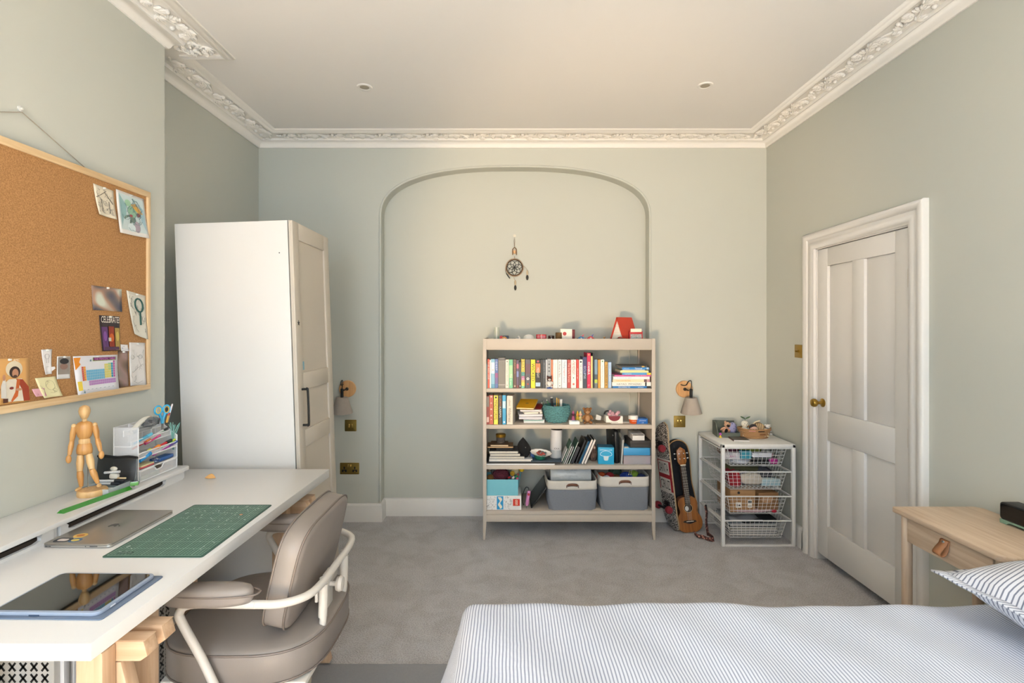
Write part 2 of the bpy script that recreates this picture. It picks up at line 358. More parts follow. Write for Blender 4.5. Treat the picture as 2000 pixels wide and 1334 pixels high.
# ================================================================ wall fittings
def switch(name, label, X, Z, M, dbl=False, cat='light switch', grp='brass plates on the walls'):
    t = thing(name, label, cat, group=grp); t.matrix_world = M
    w = .146 if dbl else .088
    m = MB(); m.prism(rrect(w, .088, .004), 0, .005); m.build('plate', M_brassd, t, bevel=.001)
    if not dbl:
        for dx in (-.011, .011): m = MB(); m.box(dx-.007, dx+.007, -.015, .014, .004, .010); m.build('rocker', C('#d8b867', .22, .9), t, bevel=.002)
    else:
        for dx in (-.010, .010): m = MB(); m.box(dx-.007, dx+.007, .012, .034, .004, .010); m.build('rocker', C('#d8b867', .22, .9), t, bevel=.002)
        for dx in (-.040, .040):
            m = MB(); m.box(dx-.005, dx+.005, -.004, .014, .0045, .0058); m.box(dx-.018, dx-.006, -.026, -.013, .0045, .0058); m.box(dx+.006, dx+.018, -.026, -.013, .0045, .0058); m.box(dx-.018, dx+.018, -.016, -.008, .0045, .0058)
            m.build('socket_outlet', M_black, t, smooth=False)
    return t
FB = Matrix.Translation
switch('light_switch', 'square brass double rocker light switch between wardrobe and arched recess', 0, 0, FB((-1.20, YB, .731)) @ FRONT)
switch('power_socket', 'wide brass double power socket low on wall beside wardrobe', 0, 0, FB((-1.208, YB, .403)) @ FRONT, True, 'socket')
switch('light_switch', 'square brass double rocker light switch above skateboard and ukulele', 0, 0, FB((1.31, YB, .762)) @ FRONT)
t = thing('dimmer_switch', 'brass toggle light switch on wall beside door frame', 'light switch', group='brass plates on the walls')
t.matrix_world = FB((XR, 3.475, 1.317)) @ Matrix(((0, 0, -1, 0), (-1, 0, 0, 0), (0, 1, 0, 0), (0, 0, 0, 1)))
m = MB(); m.prism(rrect(.088, .088, .004), 0, .005); m.build('plate', M_brass, t, bevel=.001)
m = MB(); m.lathe([(.009, .004), (.009, .009), (.005, .010), (.004, .02), (.006, .026), (.001, .028)], 14); m.build('toggle', M_brass, t)
def sconce(label, X, Z, tilt):
    t = thing('wall_lamp', label, 'wall lamp', (X, YB, Z), group='bedside wall lamps')
    RX = Matrix.Rotation(PI/2, 4, 'X')
    m = MB(); m.lathe([(.001, 0), (.064, 0), (.064, .012), (.060, .016), (.001, .016)], 36, 0, RX); m.build('backplate', wood('#c9945f', '#ddb07c', 'Z'), t)
    m = MB(); m.lathe([(.001, .016), (.012, .016), (.012, .026), (.006, .030), (.005, .10)], 14, 0, RX @ TR((0, 0, 0))); m.build('arm', M_black, t)
    S = TR((tilt*.5, -.10, -.02), (math.radians(4), -tilt, 0))
    m = MB(); m.lathe([(.011, -.035), (.011, .030), (.006, .033), (.001, .033)], 14, 0, S); m.build('lamp_holder', M_black, t)
    m = MB(); m.lathe([(.043, -.034), (.077, -.150), (.074, -.150), (.041, -.038), (.012, -.036), (.012, -.033), (.040, -.033), (.043, -.034)], 36, 0, S, cap=False); m.build('lamp_shade', C('#a59c93', .85, var=.04, bump=.1), t, ang=60)
    c = S @ Vector((0, 0, .03))
    m = MB(); m.tube(smooth_path([c, c+Vector((.004, .0, .035)), c+Vector((.002, .005, .062)), c+Vector((-.012, .02, .055)), c+Vector((-.02, .04, .028)), c+Vector((-.028, .07, .02)), (-.03, -.014, .035)]), .0035, 6); m.build('flex', M_black, t)
sconce('wall lamp with grey fabric shade and round wooden backplate beside wardrobe', -1.222, 1.012, -.025)
sconce('wall lamp with grey fabric shade and round wooden backplate above skateboard', 1.345, 1.010, .035)
# dream catcher
t = thing('dream_catcher', 'small brown dream catcher with black web hanging in arched recess', 'dream catcher', (.052, YN-.012, 1.95))
m = MB(); m.tube([(.062*math.cos(2*PI*i/40), 0, .062*math.sin(2*PI*i/40)) for i in range(40)], .005, 8, True); m.build('hoop', C('#2c231b', .6), t)
m = MB()
for i in range(44):
    a = 2*PI*i/44; m.tube([(.060*math.cos(a), -.003, .060*math.sin(a)), (.073*math.cos(a+.03), -.003, .073*math.sin(a+.03))], .0024, 5)
m.build('beading', C('#a87f55', .7), t)
m = MB()
for i in range(7):
    a0 = 2*PI*i/7+.2; a1 = a0+2*PI/7; am = (a0+a1)/2; P = lambda r, a: (r*math.cos(a), 0, r*math.sin(a))
    m.tube([P(.061, a0), P(.044, am), P(.061, a1)], .0024, 5); m.tube([P(.044, am), P(.024, a1), P(.044, am+2*PI/7)], .0024, 5); m.tube([P(.024, a1), P(.012, am+2*PI/7), P(.024, a1+2*PI/7)], .0024, 5)
m.ell((0, 0, 0), (.010, .004, .010), 10, 6); m.build('web', M_black, t)
m = MB(); m.tube([(0, 0, .066), (0, 0, .09)], .0015, 5); m.box(-.018, -.011, -.004, .004, .10, .145); m.box(.011, .018, -.004, .004, .10, .145); m.tube([(-.014, 0, .145), (0, 0, .16), (.014, 0, .145)], .004, 6)
m.tube([(0, 0, .16), (-.004, 0, .21), (0, .006, .243), (.004, 0, .21), (0, 0, .16)], .0012, 5); m.build('hanger', C('#7a5733', .7), t)
m = MB(); m.ell((0, -.002, .122), (.010, .006, .016), 10, 8); m.build('bead', C('#e0b183', .4), t)
for x, z, w in ((.100, -.02, .012), (.006, -.10, .0)):
    f = MB(); f.tube(smooth_path([(.066 if w else 0, 0, .012 if w else -.066), (x-.012, 0, z+.02), (x, 0, z-.005)]), .0015, 5); f.ell((x, 0, z-.02), (.009, .003, .022), 8, 6); f.ell((x, 0, z-.058), (.010, .003, .022), 8, 6, m=1)
    f.build('feather', [C('#b8a78c', .8), C('#2d2a26', .7)], t)
m = MB(); m.tube(smooth_path([(-.066, 0, .01), (-.07, 0, -.03), (-.055, 0, -.06), (-.036, 0, -.085)]), [.0015]*9+[.004]*10, 6); m.build('feather', C('#2d2a26', .7), t)
m = MB(); m.lathe([(.012, 0), (.012, .004), (.002, .005)], 12, 0, FB((0, .012, .252)) @ Matrix.Rotation(PI/2, 4, 'X')); m.build('wall_hook', C('#d8d3c4', .4), t)
# ================================================================ wardrobe
tilt = math.radians(1.95)
W = thing('wardrobe', 'tall white wardrobe with beige panelled door and black handle', 'wardrobe', (-1.632, 2.61, .0), (0, -tilt, 0))
wd_, ww, wh = .575, .52, 2.005
m = MB(); m.box(0, wd_, 0, .018, 0, wh); m.build('side_panel', M_white, W, bevel=.001)
m = MB(); m.box(0, wd_, ww-.018, ww, 0, wh); m.build('side_panel', M_white, W, bevel=.001)
m = MB(); m.box(0, wd_, .018, ww-.018, wh-.018, wh); m.build('top_panel', M_white, W); m = MB(); m.box(0, wd_, .018, ww-.018, .05, .068); m.box(wd_-.02, wd_-.005, .018, ww-.018, 0, .05); m.build('bottom_panel', M_white, W)
m = MB(); m.box(0, .006, .018, ww-.018, .05, wh-.018); m.build('back_panel', M_white, W)
M_wd = C('#c9c0b3', .5, var=.01)
d = MB(); d.box(wd_+.006, wd_+.014, 0, ww, .01, wh); door = d.build('door', M_wd, W); door['label'] = 'beige framed wardrobe door'
def wp(nm, y0, y1, a, c): m = MB(); m.box(wd_+.012, wd_+.026, y0, y1, a, c); m.build(nm, M_wd, door, bevel=.003)
wp('stile', 0, .075, .01, wh); wp('stile', ww-.075, ww, .01, wh)
for a, c in ((wh-.09, wh), (1.13, 1.22), (.83, .92), (.01, .12)): wp('rail', .075, ww-.075, a, c)
for a, c in ((1.22, wh-.09), (.92, 1.13), (.12, .83)): m = MB(); m.box(wd_+.011, wd_+.016, .075, ww-.075, a, c); m.build('panel', M_wd, door)
m = MB(); m.tube(smooth_path([(wd_+.024, .05, 1.135), (wd_+.048, .05, 1.135), (wd_+.056, .05, 1.125), (wd_+.056, .05, .96), (wd_+.048, .05, .95), (wd_+.024, .05, .95)], 4), .006, 8); o = m.build('handle', M_black, door); o['label'] = 'black bar handle'
m = MB(); st = [(.016*(1 if i % 2 == 0 else .42)*math.sin(PI*i/5), .016*(1 if i % 2 == 0 else .42)*math.cos(PI*i/5)) for i in range(10)]
m.prism(st, 0, .0012, 0, TR((wd_+.026, .035, 1.48)) @ Matrix(((0, 0, 1, 0), (1, 0, 0, 0), (0, 1, 0, 0), (0, 0, 0, 1)))); m.build('star_sticker', M_black, door, smooth=False)
m = MB(); m.prism(rrect(.025, .045, .006), 0, .0012, 0, TR((wd_+.0165, .10, 1.255)) @ Matrix(((0, 0, 1, 0), (1, 0, 0, 0), (0, 1, 0, 0), (0, 0, 0, 1)))); m.build('blue_sticker', C('#7fb0c4', .5, var=.3, scale=200), door, smooth=False)
m = MB(); m.lathe([(.003, 0), (.003, .0008)], 10, 0, TR((wd_-.045, .0, 1.84), (PI/2, 0, 0))); m.build('screw_hole', M_black, W)
# ================================================================ bookcase
BX0, BX1, BY0, BY1 = -.174, 1.026, 3.56, 3.96
Z1, Z2, Z3, Z4, ZT = 1.054, .800, .518, .200, 1.382
K = thing('bookcase', 'beige metal open bookcase filled with books and boxes', 'bookcase', (0, 0, 0))
for x, y in ((BX0, BY0), (BX1-.025, BY0), (BX0, BY1-.025), (BX1-.025, BY1-.025)):
    m = MB(); w = .025; sx = 1 if x < .4 else -1
    vs = [(x, y, .13), (x+w, y, .13), (x+w, y+w, .13), (x, y+w, .13), (x, y, 1.40), (x+w, y, 1.40), (x+w, y+w, 1.40), (x, y+w, 1.40)]
    xb = x if sx > 0 else x+.009
    vs += [(xb, y, 0), (xb+.016, y, 0), (xb+.016, y+.016, 0), (xb, y+.016, 0)]
    m.add(vs, [(4, 5, 6, 7), (0, 1, 5, 4), (1, 2, 6, 5), (2, 3, 7, 6), (3, 0, 4, 7), (8, 9, 1, 0), (9, 10, 2, 1), (10, 11, 3, 2), (11, 8, 0, 3), (11, 10, 9, 8)]); m.build('leg', M_case, K, bevel=.0015)
for x in (BX0+.010, BX1-.015): m = MB(); m.box(x, x+.004, BY0+.02, BY1-.02, .13, 1.40); m.build('side_panel', M_case, K, smooth=False)
m = MB(); m.box(BX0+.025, BX1-.025, BY0+.002, BY0+.014, 1.322, 1.40); m.build('top_fascia', M_case, K, bevel=.002)
m = MB(); m.box(BX0+.014, BX1-.014, BY0+.014, BY1-.003, ZT-.012, ZT); m.build('top_panel', M_case, K, bevel=.001)
for z in (Z1, Z2, Z3): m = MB(); m.box(BX0+.014, BX1-.014, BY0+.003, BY1-.004, z-.027, z); m.build('shelf', M_case, K, bevel=.0015)
m = MB(); m.box(BX0+.014, BX1-.014, BY0+.003, BY1-.004, Z4-.025, Z4); m.build('shelf', M_case, K, bevel=.0015)
m = MB(); m.box(BX0+.025, BX1-.025, BY0+.002, BY0+.016, .126, Z4-.026); m.build('apron', M_case, K, bevel=.0015)
m = MB(); m.box(BX0+.025, BX1-.025, BY1-.016, BY1-.006, .126, Z4-.026); m.build('back_rail', M_case, K); m = MB(); m.box(BX0+.025, BX1-.025, BY1-.02, BY1-.012, 1.322, ZT-.014); m.build('back_rail', M_case, K)
# ================================================================ desk top on trestles
DZt, DT = .79, .038
rd = math.radians(1.3)
dk = thing('white_desk', 'long white desk slab resting on wooden trestles', 'desk', (-1.675, 1.105, DZt-DT))
m = MB(); m.add([(0.0, 0, 0), (.775, 0, 0), (.810, 1.375, 0), (0.0, 1.375, 0), (0.0, 0, DT), (.775, 0, DT), (.810, 1.375, DT), (0, 1.375, DT)], [(3, 2, 1, 0), (4, 5, 6, 7), (0, 1, 5, 4), (1, 2, 6, 5), (2, 3, 7, 6), (3, 0, 4, 7)])
m.build('board', M_desk, dk, bevel=.0015)
m = MB(); m.lathe([(.001, -.006), (.011, -.006), (.013, 0)], 14, 0, FB((.752, .03, 0))); m.build('corner_glide', M_steel, dk)
def trestle(y, label):
    t = thing('trestle', label, 'trestle', (0, y, 0), group='wooden trestles under the desk')
    z = DZt-DT-.0005
    for i, dy in enumerate((0, .065)):
        m = MB(); x1 = -.875+.0*i
        m.box(-1.55, x1, dy, dy+.04, .716, z-.034); m.build('beam', M_beech, t, bevel=.002)
        m = MB(); m.prism([(-1.55, .668), (x1-.012, .668), (x1+.006, .680), (x1-.004, .716), (-1.55, .716)], 0, .042, 0, TR((0, dy+.041, 0), (PI/2, 0, 0))); m.build('beam', M_beech, t, bevel=.002)
    m = MB(); m.box(-1.55, -.98, .005, .10, z-.034, z); m.build('support_block', M_beech, t, bevel=.002)
    for x in (-1.50, -1.005):
        m = MB(); m.box(x, x+.062, -.045, -.003, 0.02, .715); m.build('leg', M_beechz, t, bevel=.003)
        m = MB(); m.box(x, x+.062, .110, .150, .02, .715); m.build('leg', M_beechz, t, bevel=.003)
        p = MB(); p.box(x+.004, x+.058, .044, .063, .25, .668); post = p.build('height_post', M_beechz, t, bevel=.002)
        for k in range(7):
            q = MB(); q.lathe([(.007, 0), (.007, -.0012), (.001, -.0014)], 14, 0, TR((x+.031, .0442, .635-k*.045), (-PI/2, 0, 0))); q.build('peg_hole', C('#b79b7f', .6), post)
        m = MB(); m.prism([(0, 0), (.05, 0), (.05+.16, -.65), (.16, -.65)], -.019, .019, 0, TR((x+.02, .02, .665), (PI/2, 0, 0)) if x > -1.2 else TR((x+.03, .02, .665), (PI/2, 0, PI))); m.build('splayed_leg', M_beechz, t, bevel=.002)
    m = MB(); m.box(-1.5, -.94, -.003, .11, .16, .20); m.build('cross_rail', M_beech, t, bevel=.002)
trestle(1.235, 'pale wooden trestle under the desk end by the tablet')
trestle(2.225, 'pale wooden trestle under the desk end by the wardrobe')
# white perforated metal cabinet under the desk
cb = thing('perforated_cabinet', 'light grey metal cabinet with cross-shaped perforations under the desk', 'cabinet', (-1.63, 1.5, 0))
M_perf = C('#b7b5b0', .5, var=.02); cw, cd, ch = .30, .55, .62
m = MB(); m.box(0, cw, 0, cd, .02, ch); m.build('body', M_perf, cb, bevel=.004)
m = MB()
for s in (.02, .055): m.box(cw+.0, cw+.012, s, s+.02, .05, ch-.02)
m.build('corner_strip', C('#d4d4d8', .45), cb, bevel=.002)
m = MB()
def cross(P, r=.0125):
    for a in (.9, -.9):
        c, s = math.cos(a), math.sin(a)
        q = [(-c*r*1.25-s*.0032, -s*r*1.25+c*.0032), (c*r*1.25-s*.0032, s*r*1.25+c*.0032), (c*r*1.25+s*.0032, s*r*1.25-c*.0032), (-c*r*1.25+s*.0032, -s*r*1.25-c*.0032)]
        m.add([P(x, y) for x, y in q], [(0, 1, 2, 3)])
for i in range(9):
    for j in range(17): cross(lambda x, y: (.018+i*.032+x, -.0006, .05+j*.033+y))
for i in range(13):
    for j in range(17): cross(lambda x, y: (cw+.0006, .115+i*.032+x, .05+j*.033+y))
o = m.build('perforations', M_black, cb, smooth=False); o['kind'] = 'stuff'
# ================================================================ monitor shelf along the wall
ms = thing('desk_riser', 'low white desk riser with two shallow drawers against the wall', 'desk riser', (0, 0, DZt))
RX0, RX1, RY0, RY1, RH = -1.678, -1.455, 1.118, 2.35, .053
m = MB(); m.prism(rrect(RX1-RX0, RY1-RY0, .02), RH-.016, RH, 0, TR(((RX0+RX1)/2, (RY0+RY1)/2, 0))); m.build('top_board', M_desk, ms, bevel=.002)
m = MB(); m.box(RX0+.01, RX1-.02, RY1-.03, RY1-.015, 0, RH-.016); m.box(RX0+.01, RX1-.02, RY0+.015, RY0+.03, 0, RH-.016); m.box(RX0+.01, RX1-.02, 1.66, 1.675, 0, RH-.016); m.box(RX0+.005, RX0+.012, RY0+.03, RY1-.03, 0, RH-.016); m.build('support_panel', M_desk, ms, bevel=.001)
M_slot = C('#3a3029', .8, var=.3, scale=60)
for y0, y1 in ((1.14, 1.655), (1.68, 2.315)):
    m = MB(); ya, yb = (y0+.12 if y0 < 1.5 else y0+.04), (y1-.055 if y0 < 1.5 else y1-.13); h = RH-.0175; r = .017
    poly = [(y0, 0), (y1, 0), (y1, h), (yb+.02, h)]+[(yb+.01*math.cos(a), h-r+r*math.sin(a)*.6) for a in (.6, 0, -.5)]+[(yb-.01, h-.026), (ya+.01, h-.026)]+[(ya-.01*math.cos(a), h-r+r*math.sin(a)*.6) for a in (-.5, 0, .6)]+[(ya-.02, h), (y0, h)]
    m.prism(poly, RX1-.025, RX1-.013, 0, Matrix(((0, 0, 1, 0), (1, 0, 0, 0), (0, 1, 0, 0), (0, 0, 0, 1)))); dr = m.build('drawer', M_desk, ms, ang=30)
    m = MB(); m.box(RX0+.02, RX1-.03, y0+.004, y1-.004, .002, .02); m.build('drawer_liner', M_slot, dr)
# ================================================================ desk chair
ch = thing('desk_chair', 'taupe leather swivel desk chair with white tube frame and armrests', 'desk chair', (-.84, 1.78, .009))
def se(w, d, n=3.2, k=40): return [(math.copysign(abs(math.cos(2*PI*i/k))**(2/n), math.cos(2*PI*i/k))*w, math.copysign(abs(math.sin(2*PI*i/k))**(2/n), math.sin(2*PI*i/k))*d) for i in range(k)]
def cushion(plan, prof, M=None, dome=0):
    b = MB(); n = len(plan); vs = []; fs = []
    for sc, z in prof:
        for x, y in plan: vs.append((x*sc[0], y*sc[1], z))
    for i in range(len(prof)-1):
        for j in range(n): fs.append((i*n+j, i*n+(j+1) % n, (i+1)*n+(j+1) % n, (i+1)*n+j))
    vs += [(0, 0, prof[0][1]), (0, 0, prof[-1][1]+dome)]
    fs += [((j+1) % n, j, len(vs)-2) for j in range(n)]+[((len(prof)-1)*n+j, (len(prof)-1)*n+(j+1) % n, len(vs)-1) for j in range(n)]
    return b.add(vs, fs, 0, M)
plan = se(.255, .262)
q = lambda s: (s, s)
b = cushion(plan, [(q(.90), .385), (q(.97), .392), (q(1), .405), (q(1.0), .482), (q(.985), .492), (q(.95), .499), (q(.8), .506), (q(.5), .510)], dome=.001)
seat = b.build('seat_cushion', M_leather, ch, ang=80)
for z, s in ((.488, 1.0), (.398, .995)):
    m = MB(); m.tube([(x*s, y*s, z) for x, y in plan], .0035, 6, True); m.build('piping', C('#756a63', .45), seat)
m = MB(); m.box(-.225, .225, -.22, .22, .365, .386); m.build('seat_pan', M_ctube, seat, bevel=.01)
# backrest: rounded pad leaning back
tl = math.radians(13)
MBk = TR((.155, 0, .68), (0, tl, 0)) @ Matrix(((0, 0, 1, 0), (1, 0, 0, 0), (0, 1, 0, 0), (0, 0, 0, 1)))
bplan = se(.232, .168, 4.5, 48)
b = cushion(bplan, [(q(.85), -.048), (q(.95), -.043), (q(1), -.033), (q(1), .026), (q(.97), .034), (q(.9), .038)], MBk)
back = b.build('backrest', M_leather, ch, ang=80)
for z in (-.035, .028): m = MB(); m.tube([tuple(MBk @ Vector((x*1.004, y*1.004, z))) for x, y in bplan], .0035, 6, True); m.build('piping', C('#756a63', .45), back)
for s in (-1, 1):
    b = cushion(se(.130, .034, 2.6), [(q(.8), .655), (q(.96), .659), (q(1), .668), (q(1), .690), (q(.95), .702), (q(.75), .708)], TR((-.020, s*.278, 0), (0, math.radians(-1.5), 0)))
    arm = b.build('armrest', M_leather, ch, ang=80)
    m = MB(); m.tube([(-.020+x*1.01, s*.278+y*1.01, .688) for x, y in se(.130, .034, 2.6)], .0028, 6, True); m.build('piping', C('#756a63', .45), arm)
    m = MB(); m.tube(smooth_path([(.02, s*.20, .372), (.02, s*.262, .372), (.0, s*.285, .39), (-.055, s*.285, .50), (-.115, s*.283, .605), (-.120, s*.281, .632), (-.100, s*.280, .650), (-.05, s*.279, .654), (.10, s*.278, .652)], 5), .0125, 10); m.build('arm_tube', M_ctube, ch)
m = MB(); m.tube(smooth_path([(.10, -.278, .652), (.17, -.270, .650), (.225, -.225, .648), (.245, -.15, .648), (.247, 0, .648), (.245, .15, .648), (.225, .225, .648), (.17, .270, .650), (.10, .278, .652)], 6), .0125, 10); m.build('back_rail', M_ctube, ch)
for s in (-1, 1):
    m = MB(); m.tube(smooth_path([(.235, s*.105, .648), (.240, s*.105, .60), (.232, s*.107, .48), (.205, s*.115, .40), (.16, s*.12, .374), (.05, s*.12, .372)], 5), .0115, 10); m.tube([(.238, s*.105, .628), (.234, s*.105, .520)], .0145, 10); m.build('back_support', M_ctube, ch)
m = MB(); m.box(.205, .216, -.10, .10, .56, .60); m.box(.205, .222, -.03, .03, .50, .62); m.build('back_bracket', M_ctube, ch, bevel=.004)
m = MB(); m.lathe([(.008, 0), (.008, .02), (.022, .024), (.026, .034), (.022, .044), (.005, .047)], 18, 0, TR((.222, 0, .575), (0, PI/2, 0))); m.build('adjusting_knob', M_ctube, ch)
m = MB(); m.box(-.11, .10, -.07, .07, .315, .366); m.build('tilt_mechanism', M_ctube, ch, bevel=.012)
m = MB(); m.lathe([(.028, .10), (.028, .22), (.020, .222), (.020, .32)], 16); m.build('gas_column', M_ctube, ch)
for k in range(5):
    a = 2*PI*k/5+.3; c, s = math.cos(a), math.sin(a)
    m = MB(); m.tube([(c*.02, s*.02, .11), (c*.16, s*.16, .098), (c*.30, s*.30, .078)], [.026, .020, .015], 10, flat=.7); lg = m.build('base_leg', M_ctube, ch)
    m = MB(); m.lathe([(.012, -.011), (.024, -.011), (.024, .011), (.012, .011)], 16, 0, TR((c*.30-s*.018, s*.30+c*.018, .025), (PI/2, 0, a))); m.lathe([(.012, -.011), (.024, -.011), (.024, .011), (.012, .011)], 16, 0, TR((c*.30+s*.018, s*.30-c*.018, .025), (PI/2, 0, a))); m.tube([(c*.30, s*.30, .03), (c*.30, s*.30, .08)], .007, 8)
    m.build('caster', C('#cfc6b4', .5), lg)
# ================================================================ wire basket unit
U = thing('basket_unit', 'white metal frame unit with four sliding wire baskets in the corner', 'storage unit', (1.441, 3.45, 0))
uw, ud, uh = .50, .43, .69
M_um = C('#e3e2e0', .42, var=.01)
for x, y in ((0, 0), (uw-.024, 0), (0, ud-.024), (uw-.024, ud-.024)): m = MB(); m.box(x, x+.024, y, y+.024, 0, uh-.022); m.build('post', M_um, U, bevel=.004)
m = MB(); m.box(0, uw, 0, .024, uh-.024, uh-.002); m.box(0, uw, ud-.024, ud, uh-.024, uh-.002); m.box(0, .024, 0, ud, uh-.024, uh-.002); m.box(uw-.024, uw, 0, ud, uh-.024, uh-.002); m.build('top_frame', M_um, U, bevel=.004)
m = MB(); m.box(.002, uw-.002, .002, ud-.002, uh-.006, uh); m.build('top_panel', M_um, U, bevel=.002)
for y in (0, ud-.02): m = MB(); m.box(.024, uw-.024, y, y+.02, 0, .012); m.build('foot_rail', M_um, U, bevel=.003)
RIM = (.661, .501, .335, .171)
for z in RIM:
    for x in (.004, uw-.018): m = MB(); m.box(x, x+.014, .02, ud-.02, z-.012, z-.004); m.build('runner', M_um, U, bevel=.002)
bk = MB(); x0, x1, y0, y1, bh = .020, .480, .012, .415, .126
def ring(z, ins): return [(x0+ins, y0+ins*.6, z), (x1-ins, y0+ins*.6, z), (x1-ins, y1-ins*.6, z), (x0+ins, y1-ins*.6, z)]
bk.tube(ring(0, 0), .0048, 8, True)
ins = lambda f: .030+.026*f
for k in range(1, 6): bk.tube(ring(-.004-bh*k/5*.98, ins(k/5)), .0014, 5, True)
n = 13
for i in range(n+1):
    f = i/n; xa = x0+.030+(x1-x0-.06)*f; xb = x0+.056+(x1-x0-.112)*f
    bk.tube([(xa, y0+.012, 0), (xb, y0+.035, -bh+.004), (xb, y1-.035, -bh+.004), (xa, y1-.012, 0)], .0014, 5)
n = 11
for i in range(n+1):
    f = i/n; ya = y0+.018+(y1-y0-.036)*f; yb = y0+.035+(y1-y0-.07)*f
    bk.tube([(x0+.028, ya, 0), (x0+.056, yb, -bh+.004), (x1-.056, yb, -bh+.004), (x1-.028, ya, 0)], .0014, 5)
bk0 = bk.build('wire_basket', M_um, U)
for i, z in enumerate(RIM):
    o = bk0 if i == 0 else bk0.copy()
    if i: COL.objects.link(o); o.parent = U
    o.location = (0, 0, z)
# ================================================================ nightstand
N = thing('bedside_table', 'pale wooden bedside table with one drawer and leather pull', 'bedside table', (1.59, 1.64, 0))
M_bi = wood('#bfa68d', '#d3bfa8', 'Y', .5); M_bz = wood('#c6ae97', '#d9c6b0', 'Z', .5)
m = MB(); m.prism([(.0, .03), (.028, .0), (.36, 0), (.36, .455), (.335, .48), (0.0, .48)], .712, .735); m.build('table_top', M_bi, N, bevel=.005, seg=3)
for x, y in ((.035, .04), (.035, .445), (.325, .04), (.325, .445)): m = MB(); m.lathe([(.013, 0), (.0185, .35), (.0185, .712)], 16, 0, FB((x, y, 0))); m.build('leg', M_bz, N)
m = MB(); m.box(.035, .335, .435, .452, .61, .712); m.box(.035, .335, .028, .045, .61, .712); m.box(.318, .335, .045, .435, .61, .712); m.build('carcass', M_bi, N, bevel=.002)
m = MB(); m.box(.020, .036, .06, .425, .612, .708); dr = m.build('drawer', M_bi, N, bevel=.002)
pl = MB(); pts = [(.019, .695), (.010, .694), (.004, .68), (-.012, .662), (-.020, .648), (-.012, .638), (.002, .641), (.010, .652), (.014, .668), (.018, .690)]
sp = smooth_path([(x, 0, z) for x, z in pts], 4)
pl.add([(p.x, y, p.z) for p in sp for y in (.222, .256)], [(2*i, 2*i+1, 2*i+3, 2*i+2) for i in range(len(sp)-1)]); o = pl.build('drawer_pull', C('#a4704a', .5, var=.1), dr); o['label'] = 'looped tan leather drawer pull'
sm = o.modifiers.new('thick', 'SOLIDIFY'); sm.thickness = .003
m = MB(); m.lathe([(.006, 0), (.005, .002), (.001, .003)], 12, 0, TR((.007, .239, .688), (0, -PI/2, 0))); m.build('rivet', M_steel, o)
# clock radio
R = thing('clock_radio', 'small black glossy clock radio with green base on bedside table', 'clock radio', (1.90, 1.865, .735))
m = MB(); m.prism(rrect(.16, .066, .012), -.032, .032, 0, TR((0, 0, .048)) @ Matrix(((0, 0, 1, 0), (1, 0, 0, 0), (0, 1, 0, 0), (0, 0, 0, 1)))); m.build('case', C('#1b1c1c', .45), R, bevel=.003)
m = MB(); m.prism(rrect(.148, .052, .008), -.0345, -.032, 0, TR((0, 0, .048)) @ Matrix(((0, 0, 1, 0), (1, 0, 0, 0), (0, 1, 0, 0), (0, 0, 0, 1)))); m.build('glass_front', C('#050607', .08), R)
m = MB(); m.prism([(-.08, 0), (-.055, 0), (-.045, .008), (.045, .008), (.055, 0), (.08, 0), (.08, .016), (-.08, .016)], -.033, .033, 0, Matrix(((0, 0, 1, 0), (1, 0, 0, 0), (0, 1, 0, 0), (0, 0, 0, 1)))); m.build('base', C('#7fa08a', .5), R, bevel=.002)
# ================================================================ bed
B = thing('bed', 'single bed with white mattress on slatted pale base', 'bed', (0, 0, 0))
m = MB(); m.box(-.10, 1.93, .66, 1.555, .33, .55); m.build('mattress', C('#e6e6e6', .9), B, bevel=.04, seg=4)
m = MB(); m.box(-.11, 1.95, .64, 1.575, .20, .325); m.build('bed_frame', M_bi, B, bevel=.006)
for x, y in ((-.08, .67), (1.9, .67), (-.08, 1.52), (1.9, 1.52)): m = MB(); m.box(x-.03, x+.03, y-.03, y+.03, .0085, .20); m.build('leg', M_bz, B, bevel=.004)
M_duvet = stripes('ticking', '#dde3f0', '#99a2b8', .0092, .30)
def edge(t, r=.06, flare=.06):
    if t <= 0: return t, 0
    a = t/r
    if a < PI/2*.93: return r*math.sin(a), r-r*math.cos(a)
    a1 = PI/2*.93; e = t-r*a1
    return r*math.sin(a1)+e*flare, r-r*math.cos(a1)+e
b = MB(); nu, nv = 170, 96; U0, U1, V0, V1 = -.30, 2.04, -.24, 1.14; uvs = []; vs = []
for i in range(nu+1):
    for j in range(nv+1):
        u = U0+(U1-U0)*i/nu; v = V0+(V1-V0)*j/nv      # u along the bed (0 = foot edge), v across (0 = near edge, .90 = far edge)
        ox, dx = edge(-u-.0, flare=.34) if u < 0 else (-u, 0)
        oy, dy = edge(v-.90, flare=.01) if v > .90 else edge(-v) if v < 0 else (0, 0)
        X = -.085-ox; Y = .655+(.90+oy if v > .90 else -oy if v < 0 else v)
        z = .624-max(dx, dy)-.3*min(dx, dy)
        if dx == 0 and dy == 0 or True:
            k = 1-min(1, max(dx, dy)/.1)*.3
            z += k*(.007*math.sin(5.1*u+1.2*v)*math.sin(3.3*v+.6)+.004*math.sin(11*u-6*v)+.0025*math.sin(23*u+17*v))
            Y += .007*math.sin(4.2*u+.5)*(v > .8)
        if dx > .06: X += .010*math.sin(14*v)*min(1, dx/.2)
        if dy > .06: Y += .003*math.sin(13*u)*min(1, dy/.2)
        vs.append((X, Y, max(z, .2))); uvs.append((v if u < -.06 else u, u if u < -.06 else v))
b.add(vs, [(i*(nv+1)+j, (i+1)*(nv+1)+j, (i+1)*(nv+1)+j+1, i*(nv+1)+j+1) for i in range(nu) for j in range(nv)]); b.uv = uvs
o = tag(b.build('duvet', M_duvet, ang=180), 'white and blue-grey pinstriped duvet spread over the bed', 'duvet')
